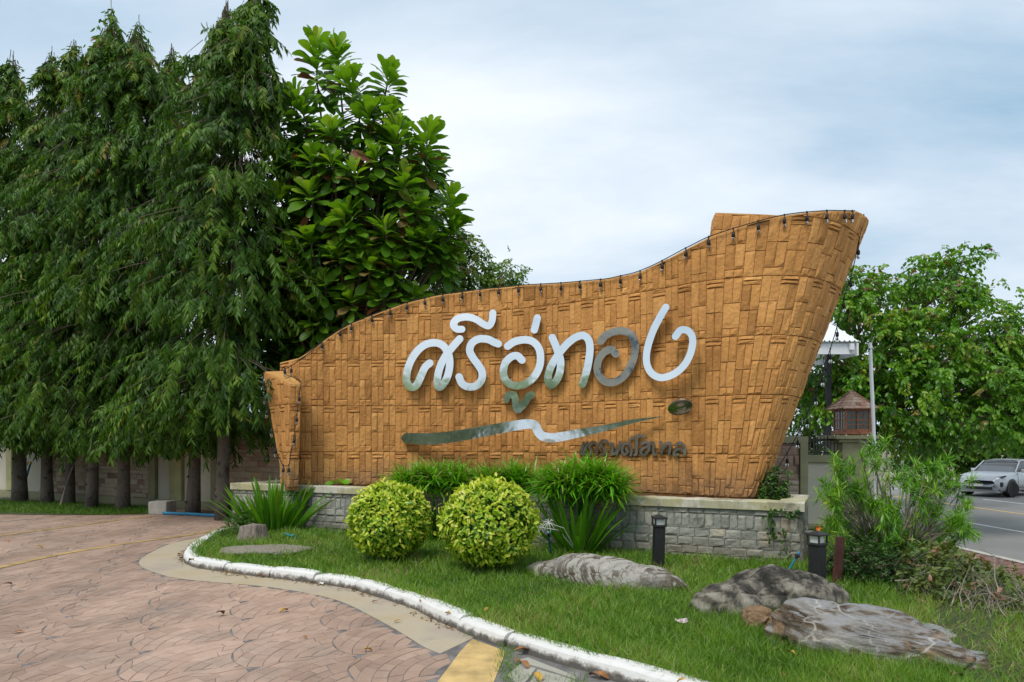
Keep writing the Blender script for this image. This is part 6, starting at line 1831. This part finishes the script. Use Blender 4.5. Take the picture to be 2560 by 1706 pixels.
mb = MB(); mb.box((ec[0] - .22, ec[1] - .02, ec[2] - .2), (ec[0] - .13, ec[1] + .06, ec[2] - .05)); mb.build('bracket', M['white_metal'], pv)
for px_ in (ec[0] - .5, ec[0] - 2.6):
    mb = MB(); mb.box((px_ - .06, ec[1] + .5, -.2), (px_ + .06, ec[1] + .62, ec[2] - .1)); mb.build('post', M['black'], pv)
mb = MB(); mb.box((ec[0] - 2.8, ec[1] + 4.2, -.2), (ec[0] - .6, ec[1] + 4.3, 2.6)); M['bluewall'] = m_plain('pale_blue_wall', (.16, .27, .36), .7); mb.build('back_wall', M['bluewall'], pv)

# far buildings right
def far_building(name, c0, c1, z1, label, cols, rows, mat, glass, roofm=None):
    root = empty(name, ((c0[0] + c1[0]) / 2, c0[1], ROADZ), label, 'building')
    mb = MB(); mb.box((c0[0], c0[1], ROADZ), (c1[0], c1[1], z1)); mb.build('wall', M[mat], root)
    w = (c1[0] - c0[0]) / cols; h = (z1 - 1.2) / rows
    for i in range(cols):
        for j in range(rows):
            mb = MB(); x = c0[0] + (i + .5) * w; z = 1.0 + (j + .5) * h
            mb.box((x - w * .3, c0[1] - .06, z - h * .3), (x + w * .3, c0[1] - .002, z + h * .3)); f = mb.build('window', M['white_metal'], root)
            mb = MB(); mb.box((x - w * .27, c0[1] - .075, z - h * .27), (x + w * .27, c0[1] - .0605, z + h * .27)); mb.build('pane', M[glass], f)
    if roofm:
        mb = MB(); e = .8; zm = z1 + 1.9
        mb.add([(c0[0] - e, c0[1] - e, z1), (c1[0] + e, c0[1] - e, z1), (c1[0] + e, c1[1] + e, z1), (c0[0] - e, c1[1] + e, z1), (c0[0] + 2, (c0[1] + c1[1]) / 2, zm), (c1[0] - 2, (c0[1] + c1[1]) / 2, zm)], [(0, 1, 5, 4), (1, 2, 5), (2, 3, 4, 5), (3, 0, 4), (3, 2, 1, 0)]); mb.build('roof', M[roofm], root)
    else:
        mb = MB(); mb.box((c0[0] - .15, c0[1] - .15, z1 + .002), (c1[0] + .15, c1[1] + .15, z1 + .4)); mb.build('parapet', M[mat], root)
    return root
M['bwhite'] = m_plain('white_render', (.66, .66, .63), .8, var=.05, scale=.5, bmp=.05)
M['bcream'] = m_plain('cream_render', (.55, .50, .40), .85, var=.06, scale=.4, bmp=.05)
M['bglass'] = m_plain('blue_glass', (.05, .09, .12), .12, var=.2, scale=.6, bmp=0, spec=.6)
M['broof'] = m_plain('brown_roof_tiles', (.20, .095, .075), .8, var=.2, scale=3, bmp=.2)
c = PD(2536, 1000, 60); far_building('white_building', (c[0], 60), (c[0] + 16, 72), PD(2540, 838, 60)[2], 'white building with blue glass glimpsed past the tree at the right edge', 4, 3, 'bwhite', 'bglass')
c = PD(2490, 1000, 44); far_building('roadside_house', (c[0], 44), (c[0] + 9, 52), PD(2490, 1062, 44)[2], 'low house with a brown tiled roof across the street behind the tree', 3, 1, 'bcream', 'bglass', 'broof')
# ---------------------------------------------------------------- parked car
def car():
    fx, fy = 21.0, 30.1; hd = math.atan2(-.53, -.848)
    root = empty('parked_car', (fx, fy, ROADZ + .004), 'silver compact SUV standing on the far side of the street, half hidden by leaves', 'car', rz=hd)
    M['carpaint'] = m_plain('silver_car_paint', (.47, .50, .53), .22, metal=.25, var=.02, bmp=0, spec=.6)
    M['carglass'] = m_plain('dark_car_glass', (.02, .024, .028), .06, bmp=0, spec=.8)
    M['tyre'] = m_plain('tyre_rubber', (.02, .02, .021), .8, bmp=.1)
    M['rim'] = m_plain('alloy_rim', (.45, .46, .47), .3, metal=.8, bmp=0)
    M['chrome_lens'] = m_plain('clear_lens', (.72, .74, .76), .1, bmp=0, spec=.8)
    def P(name, mb, mt, par=root, smooth=False): return obj(name, mb.mesh(name, smooth), M[mt], par, loc=(0, 0, 0))
    # local: x forward (front axle at x=0), y left, z up
    def loft(sts, cap=True):
        mb = MB(); V = []; n = len(sts[0][1])
        for x, ring in sts: V += [(x + (q[2] if len(q) > 2 else 0), q[0], q[1]) for q in ring]
        F = [(i*n+j, i*n+(j+1) % n, (i+1)*n+(j+1) % n, (i+1)*n+j) for i in range(len(sts)-1) for j in range(n)]
        if cap: F += [tuple(range(n)), tuple((len(sts)-1)*n+j for j in range(n))[::-1]]
        mb.add(V, F); return mb
    def ring(w, zb, zbelt, wt=None, sh=None):
        wt = w * .93 if wt is None else wt
        half = [(0, zb), (w * .80, zb), (w * .96, zb + .10), (w, zb + (zbelt - zb) * .42), (w * .985, zb + (zbelt - zb) * .75), (wt, zbelt - .015), (wt * .90, zbelt + .012), (0, zbelt + .022)]
        return half + [(-a, b) for a, b in half[-2:0:-1]]
    body = [(.86, ring(.60, .42, .70)), (.83, ring(.74, .26, .80)), (.70, ring(.84, .22, .90)), (.45, ring(.90, .22, .975)), (0, ring(.92, .22, 1.02)), (-.55, ring(.92, .22, 1.06)), (-.8, ring(.92, .22, 1.06)), (-1.8, ring(.925, .22, 1.08)), (-2.75, ring(.92, .24, 1.10)), (-3.3, ring(.88, .30, 1.10)), (-3.55, ring(.80, .38, 1.06)), (-3.62, ring(.7, .5, .95))]
    P('body', loft(body), 'carpaint', smooth=True)
    def gring(w0, w1, z0, z1): h = [(0, z0), (w0, z0), (w0 * .5 + w1 * .5 + .01, (z0 + z1) / 2), (w1, z1 - .03), (w1 * .85, z1), (0, z1 + .012)]; return h + [(-a, b) for a, b in h[-2:0:-1]]
    P('windows', loft([(-.42, gring(.80, .79, 1.02, 1.06)), (-.85, gring(.83, .72, 1.03, 1.34)), (-1.25, gring(.845, .68, 1.04, 1.535)), (-2.0, gring(.85, .675, 1.05, 1.585)), (-2.9, gring(.83, .655, 1.07, 1.53)), (-3.25, gring(.78, .63, 1.08, 1.38)), (-3.45, gring(.74, .6, 1.08, 1.12))]), 'carglass', smooth=True)
    P('roof', loft([(-1.2, [(a, b) for a, b in ((.70, 1.50), (.60, 1.56), (0, 1.58), (-.60, 1.56), (-.70, 1.50), (0, 1.49))]), (-2.0, [(a, b) for a, b in ((.70, 1.56), (.60, 1.605), (0, 1.625), (-.60, 1.605), (-.70, 1.56), (0, 1.54))]), (-3.1, [(a, b) for a, b in ((.66, 1.47), (.57, 1.515), (0, 1.53), (-.57, 1.515), (-.66, 1.47), (0, 1.45))])]), 'carpaint', smooth=True)
    for sg in (-1, 1):
        for xa, xb in ((-.50, -1.22), (-1.95, -2.0), (-2.9, -3.42)):
            mb = MB(); za, zc = (1.07, 1.53) if xa == -.50 else (1.10, 1.57) if xa == -1.95 else (1.5, 1.09)
            mb.tube([(xa, sg * .835, za) if xa != -2.9 else (xa, sg * .70, 1.50), (xb, sg * .70, zc) if xa != -2.9 else (xb, sg * .79, 1.10)], .026, 5); P('window_pillar', mb, 'carpaint' if xa != -1.95 else 'black')
        mb = MB(); mb.box((-.96, sg * .99 - .09, 1.04), (-.82, sg * .99 + .09, 1.19), bev=.03); P('mirror', mb, 'carpaint')
        mb = MB(); V = [(.765, sg * .46, .80), (.70, sg * .80, .83), (.52, sg * .905, .90), (.55, sg * .885, .95), (.70, sg * .74, .90), (.755, sg * .46, .865)]
        mb.add(V + [(x + .02, y * 1.02, z) for x, y, z in V], [(0,1,2,3,4,5), (6,7,8,9,10,11)] + [(i, (i+1) % 6, 6+(i+1) % 6, 6+i) for i in range(6)]); hl = P('headlight', mb, 'black')
        for a, c in ((.0, .3), (.6, .85)):
            q = [np.array(V[0]) * (1 - t) + np.array(V[2]) * t for t in (a, c)]; mb = MB(); mb.tube([q[0] + (.035, sg * .01, .035), q[1] + (.03, sg * .02, .04)], .022, 6); P('lamp_element', mb, 'chrome_lens', hl)
        mb = MB(); mb.box((.60, sg * .80 - .05, .46), (.78, sg * .80 + .05, .66), bev=.02); P('air_vent', mb, 'black')
        for xw in (0, -2.72):
            mb = MB(); ang = np.linspace(math.pi * 1.12, -math.pi * .12, 22)
            V = [(xw + r_ * math.cos(a), sg * yy, .34 + r_ * math.sin(a)) for yy in (.86, .935) for r_ in (.36, .45) for a in ang]; n = 22
            mb.add(V, [(2*n+i, 2*n+i+1, 3*n+i+1, 3*n+i) for i in range(n-1)] + [(n+i, n+i+1, 3*n+i+1, 3*n+i) for i in range(n-1)]); P('wheel_arch', mb, 'black')
            mb = MB(); V = [(xw, sg * .931, .34)] + [(xw + .37 * math.cos(a), sg * .931, .34 + .37 * math.sin(a)) for a in np.linspace(0, 6.2832, 24, endpoint=False)]
            mb.add(V, [(0, 1 + i, 1 + (i+1) % 24) for i in range(24)]); P('wheel_well', mb, 'tyre')
            steer = -.45 if xw == 0 else 0
            wr = bpy.data.objects.new('wheel', None); COL.objects.link(wr); wr.parent = root; wr.location = (xw, sg * .84, .345); wr.rotation_euler = (0, 0, steer)
            for nm, prof, mt in (('tyre', [(.24, -.10), (.32, -.115), (.345, -.085), (.345, .085), (.32, .115), (.24, .10)], 'tyre'), ('rim', [(.02, -.085), (.23, -.095), (.24, -.1), (.24, .1), (.23, .095), (.02, .085)], 'rim')):
                mb = MB(); mb.lathe(prof, n=28); me = mb.mesh(nm, True); me.transform(Matrix.Rotation(math.pi / 2, 4, 'X')); o = obj(nm, me, M[mt], wr, loc=(0, 0, 0))
        mb = MB(); mb.tube([(-.45, sg * .935, .33), (-.62, sg * .94, .40), (-2.1, sg * .94, .43), (-2.25, sg * .935, .36)], .014, 5); P('side_trim', mb, 'black')
        for xd in (-.55, -1.55, -2.5): 
            mb = MB(); mb.tube([(xd, sg * .927, .45), (xd - .02, sg * .925, .80), (xd - .02, sg * .87, 1.06)], .005, 4); P('door_seam', mb, 'black')
        for xd in (-1.35, -2.3):
            mb = MB(); mb.box((xd - .1, sg * .925 - .02, .87), (xd + .1, sg * .925 + .02, .90), bev=.008); P('door_handle', mb, 'carpaint')
    mb = MB(); mb.box((.80, -.52, .33), (.875, .52, .45), bev=.02); P('grille', mb, 'black')
    mb = MB(); mb.box((.872, -.17, .46), (.888, .17, .56), bev=.004); P('number_plate', mb, 'bwhite')
    mb = MB(); mb.tube([(.86, .55, .48), (.80, .72, .36), (.74, .80, .27)], .014, 5); mb.tube([(.86, -.55, .48), (.80, -.72, .36), (.74, -.80, .27)], .014, 5); P('bumper_trim', mb, 'black')
    mb = MB(); mb.box((.855, -.055, .70), (.87, .055, .72), bev=.003); P('badge', mb, 'black')
    mb = MB(); mb.box((.55, -.78, .20), (.84, .78, .26), bev=.02); P('front_lip', mb, 'rim')
car()

# ---------------------------------------------------------------- string lights
def m_bulb():
    m, nt, b = new_mat('clear_bulb_glass')
    b.inputs['Base Color'].default_value = (.62, .64, .63, 1); b.inputs['Roughness'].default_value = .04
    b.inputs['Transmission Weight'].default_value = .92; b.inputs['IOR'].default_value = 1.25
    return m
M['bulb'] = m_bulb()
sock, glass = MB(), MB()
sock.lathe([(.005, .10), (.008, .06), (.023, .05), (.027, -.01), (.022, -.016)], n=10)
glass.lathe([(.014, -.017), (.018, -.026), (.027, -.045), (.028, -.060), (.019, -.080), (.005, -.088)], n=12)
sock_me, glass_me = sock.mesh('socket', True), glass.mesh('bulb', True)
sock_me.materials.append(M['cable']); glass_me.materials.append(M['bulb'])
def string_light(label, cable, bulbs, drop=.11, rad=.008, scale=1.0):
    root = empty('string_light', cable[0], label, 'string lights', 'festoon bulb strings on the sign wall')
    mb = MB(); mb.tube(cr(cable, len(cable) * 4), rad, 5)
    for b_ in bulbs: mb.tube([b_, b_ - np.array((0, 0, drop * scale * .4))], .005, 4, cap=False); mb.tube([b_ + (0, 0, .012), b_ - (0, 0, .015)], .014, 5)
    mb.build('cable', M['cable'], root)
    for b_ in bulbs:
        so = obj('socket', sock_me, None, root, loc=tuple(b_ - np.array(root.location) - np.array((0, 0, drop * scale))))
        so.scale = (scale,) * 3; so.rotation_euler = (rng.normal(0, .08), rng.normal(0, .08), 0)
        go_ = obj('bulb', glass_me, None, so, loc=(0, 0, 0))
us = np.linspace(1.05, 11.2, 90)
P, N = wallS(us, ztop(us)); top_line = P + N * .045 + (0, 0, .012)
# taut between its fixings along the rising prow edge
def xpix(p): return 1280 + FPX * p[0] / p[1]
xs_ = np.array([xpix(p) for p in top_line]); k = (xs_ > 1560) & (xs_ < 1965)
i0, i1 = np.nonzero(k)[0][[0, -1]]
ia = int(np.argmin(np.abs(xs_ - 1768)))
for a, c in ((i0, ia), (ia, i1)):
    for i in range(a, c + 1):
        t = (i - a) / (c - a); tgt = top_line[a] * (1 - t) + top_line[c] * t
        top_line[i, 2] = min(top_line[i, 2], tgt[2]) 
bx = [805,850,878,930,975,1017,1062,1107,1155,1200,1246,1296,1352,1402,1450,1501,1551,1600,1655,1714,1772,1833,1896,1961,2017,2067,2112,2148]
bul = [np.array([np.interp(x, xs_[:88], top_line[:88, q]) for q in range(3)]) for x in bx]
string_light('long string of clear bulbs hanging along the whole crest of the sign wall', top_line[::2], bul)
rp = [(2160,535),(2146,610),(2128,690),(2110,745),(2093,815),(2076,872),(2056,930),(2040,977),(2018,1034),(1994,1086),(1968,1132),(1947,1167)]
Dr = lambda y: np.interp(y, [530, 620, 1167], [11.0, 11.15, 11.3])
string_light('string of clear bulbs sagging from the prow tip down to the garden wall', [PD(x, y, Dr(y)) for x, y in rp], [PD(x, y, Dr(y)) for x, y in rp[1:]], drop=.16)
lp_ = [(663,925),(658,948),(662,985),(667,1020),(679,1067),(688,1117),(700,1150),(708,1163),(722,1163),(727,1135),(735,1090),(742,1037),(748,985),(752,957),(738,945),(718,938),(712,918),(703,928),(728,915),(760,893),(790,868),(805,857)]
Dl = lambda i: np.interp(i, [0, 3, 7, 8, 13, 16, 19, 21], [13.1, 12.9, 12.5, 12.4, 12.4, 12.9, 13.0, 13.05])
L3 = [PD(x, y, Dl(i) - .05) for i, (x, y) in enumerate(lp_)]
string_light('loop of clear bulbs hung over the hooked left end of the sign wall', L3, [L3[i] for i in (1, 2, 3, 4, 5, 7, 8, 10, 11, 12, 16, 18)])

# ---------------------------------------------------------------- fallen leaves and scraps
M['dryleaf'] = m_plain('dry_leaf', (.30, .13, .045), .7, var=.45, scale=9, bmp=.2)
M['dryleaf2'] = m_plain('yellow_dry_leaf', (.48, .28, .05), .7, var=.3, scale=9, bmp=.2)
M['dryleaf3'] = m_plain('brown_curled_leaf', (.20, .12, .07), .8, var=.3, scale=9, bmp=.2)
ll = [(62,1582,.10,0),(540,1545,.13,2),(697,1534,.12,1),(757,1595,.06,0),(905,1632,.09,1),(945,1508,.07,0),(985,1516,.07,0),(1000,1512,.09,0),(1003,1556,.07,1),(1285,1640,.15,0),(1292,1665,.13,0),(1298,1652,.10,2),(1330,1694,.13,1),(1480,1692,.14,0),(1500,1702,.12,2),(1128,1530,.08,1),(1220,1518,.08,1),(1326,1483,.08,2),(615,1444,.09,0),(640,1446,.10,0),(655,1445,.09,0),(580,1440,.10,1),(470,1398,.11,0),(485,1402,.12,2),(455,1390,.12,0),(1990,1640,.12,1),(1960,1695,.11,0),(1930,1625,.09,0),(2250,1697,.08,0),(2380,1690,.12,2),(1720,1705,.08,1),(8,1467,.10,2),(88,1372,.12,1),(10,1355,.12,0),(290,1358,.10,2),(870,1478,.08,0),(842,1462,.06,0),(1048,1495,.05,0),(1090,1502,.06,1),(760,1410,.08,2)]
for i, (x, y, s_, kd) in enumerate(ll):
    p = PZ(x, y, .0); onl = seg_in(lawn_poly, p[None, :2])[0]
    if onl: p = PZ(x, y, .13)
    v = OBOV[0].copy(); v[:, 2] += .35 * v[:, 1] * (1 - v[:, 1]) + rng.normal(0, .012, len(v)) + .9 * np.abs(v[:, 0]) * rng.uniform(.2, .9)
    v[:, 2] -= v[:, 2].min(); v[:, 0] *= 1.2; v *= s_ 
    R = Euler((rng.normal(0, .10), rng.normal(0, .10), rng.uniform(0, 6.28))).to_matrix()
    v = v @ np.array(R).T; v[:, 2] -= v[:, 2].min()
    me = mesh_np('fallen_leaf', v, OBOV[1], None, True)
    o = obj('fallen_leaf', me, M[('dryleaf', 'dryleaf2', 'dryleaf3')[kd]]); o.location = (p[0], p[1], (float(lawn_z(p[0], p[1])) + .025) if onl else .005)
    zone = 'on the lawn' if onl else ('against the kerb' if min(np.linalg.norm(KC - p[:2], axis=1)) < .3 else 'out on the paved drive')
    where = [(200, 'near the left edge of the drive'), (430, 'left of the sandy gutter'), (520, 'at the tip of the kerb'), (600, 'just past the kerb tip'), (720, 'below the flat rock slab'), (800, 'in the middle foreground'), (895, 'under the smaller round bush'), (960, 'left of the middle kerb'), (1060, 'along the middle kerb'), (1180, 'above the yellow band'), (1262, 'in the grass beyond the yellow band'), (1310, 'just right of the yellow band'), (1400, 'ahead of the banded boulder'), (1600, 'at the bottom edge beside the kerb'), (1800, 'below the lichen boulder'), (2100, 'beside the layered marble block'), (2600, 'in the bottom right corner')]
    zone += ', ' + next(t for q_, t in where if x < q_)
    tag(o, ('curled orange-brown', 'yellow dry', 'dull brown')[kd] + ' leaf fallen ' + zone, 'leaf', 'dry leaves fallen on drive and lawn')
r = np.random.default_rng(99); bag = []; n = 420
sk = r.choice([1.6, 1.9, 2.9, 3.6, 5.2, 6.6, 7.4, 9.0], n) + r.normal(0, .28, n)
P = np.array([(lambda q: q[0] - q[1] * abs(r.normal(.015, .045)))(kpt(min(max(a, .1), ks[-1] - .3))) for a in sk])
L_ = r.uniform(.015, .05, n)
scatter(*OVALS, frames(np.column_stack((r.normal(0, 1, n), r.normal(0, 1, n), r.normal(0, .12, n))), UP + r.normal(0, .35, (n, 3))), np.column_stack((P, r.uniform(.004, .02, n))), np.stack((L_, L_, L_), 1), r.random(n), bag)
M['chaff'] = m_leaf('dry_leaf_crumbs', [(0, (.07, .04, .025)), (.5, (.19, .10, .05)), (1, (.36, .22, .10))], trans=.1)
tag(bag_mesh('leaf_litter', bag, M['chaff'], None), 'crumbled dry leaf litter swept against the foot of the white kerb', 'leaf litter', kind='stuff')
M['litter'] = m_plain('crumpled_wrapper', (.55, .42, .46), .4, var=.5, scale=30, bmp=.3)
for (x, y, s_, lab, zz) in ((1705, 1557, .10, 'crumpled pink and silver wrapper lying in the grass below the banded boulder', .15), (803, 1460, .06, 'scrap of white paper on the gutter by the kerb', .01)):
    mb = MB(); p = PZ(x, y, zz); g = [(i, j) for j in range(4) for i in range(4)]
    mb.add([(p[0] + (i - 1.5) * s_ / 3, p[1] + (j - 1.5) * s_ / 3, p[2] + rng.uniform(0, .03)) for i, j in g], [(j*4+i, j*4+i+1, (j+1)*4+i+1, (j+1)*4+i) for j in range(3) for i in range(3)])
    tag(mb.build('litter', M['litter' if s_ > .08 else 'bwhite']), lab, 'litter')

# ---------------------------------------------------------------- what the steel letters mirror: trees and the hotel across the drive
M['palemirror'] = m_leaf('lightened_grey_green_leaf', [(0, (.26, .34, .31)), (.5, (.36, .44, .40)), (1, (.50, .56, .51))], trans=.45)  # leaf colour lifted so the mirrored crowns look brightly lit
def back_tree(x, y, R, h, label, seed):
    r = np.random.default_rng(seed); root = empty('roadside_tree', (x, y, 0), label, 'tree', 'trees behind the photographer, seen only in the steel letters')
    mb = MB(); mb.tube([(x, y, -.1), (x + .1, y, h * .45), (x, y, h * .8)], [.22, .16, .06], 8); mb.build('trunk', M['bark'], root)
    n = 2600; d = rdir(n, r); p = np.array((x, y, h * .62)) + d * (np.array((R, R, h * .40)) * (1 + .2 * np.sin(d[:, :1] * 6 + seed) * np.sin(d[:, 2:] * 5)) * r.uniform(.5, 1, n)[:, None] ** .5)
    bag = []; L_ = r.uniform(.35, .6, n)
    scatter(*OVAL, frames(d + rdir(n, r), UP + r.normal(0, .6, (n, 3))), p, np.stack((L_ * 1.4, L_, L_), 1), np.clip(r.normal(.45, .2, n), 0, 1), bag); bag_mesh('crown', bag, M['palemirror'], root)
for i, (x, y, R, h) in enumerate([(-28,-6,4.0,6.1),(-24,-14,4.2,6.6),(-17,-19,4.2,6.0),(-9,-22,4.6,6.6),(-1,-23,4.4,6.0),(7,-24,4.5,6.4)]):
    back_tree(x, y, R, h, ('tree across the drive, mirrored in the looped steel letter', 'tree across the drive, mirrored in the first spiral steel letter', 'tree across the drive, mirrored in the S-shaped steel letter', 'tree across the drive, mirrored in the narrow-looped first steel letter', 'tree across the drive, mirrored in the left end of the steel wave', 'tree across the drive, farthest right behind the photographer')[i], 80 + i)
ht = empty('hotel_building', (-66, -12, 0), 'pale hotel building mirrored in the second spiral steel letter', 'building')
mb = MB(); mb.box((-72, -17, -.1), (-60, -6.2, 15.5)); mb.build('wall', M['bcream'], ht)
for j in range(4):
    for i in range(3):
        y = -16.2 + i * 3.4; z = 2.0 + j * 3.3
        mb = MB(); mb.box((-60.0 + .002, y, z), (-59.93, y + 2.2, z + 1.7)); f = mb.build('window', M['white_metal'], ht)
        mb = MB(); mb.box((-59.929, y + .12, z + .12), (-59.90, y + 2.08, z + 1.58)); mb.build('pane', M['bglass'], f)
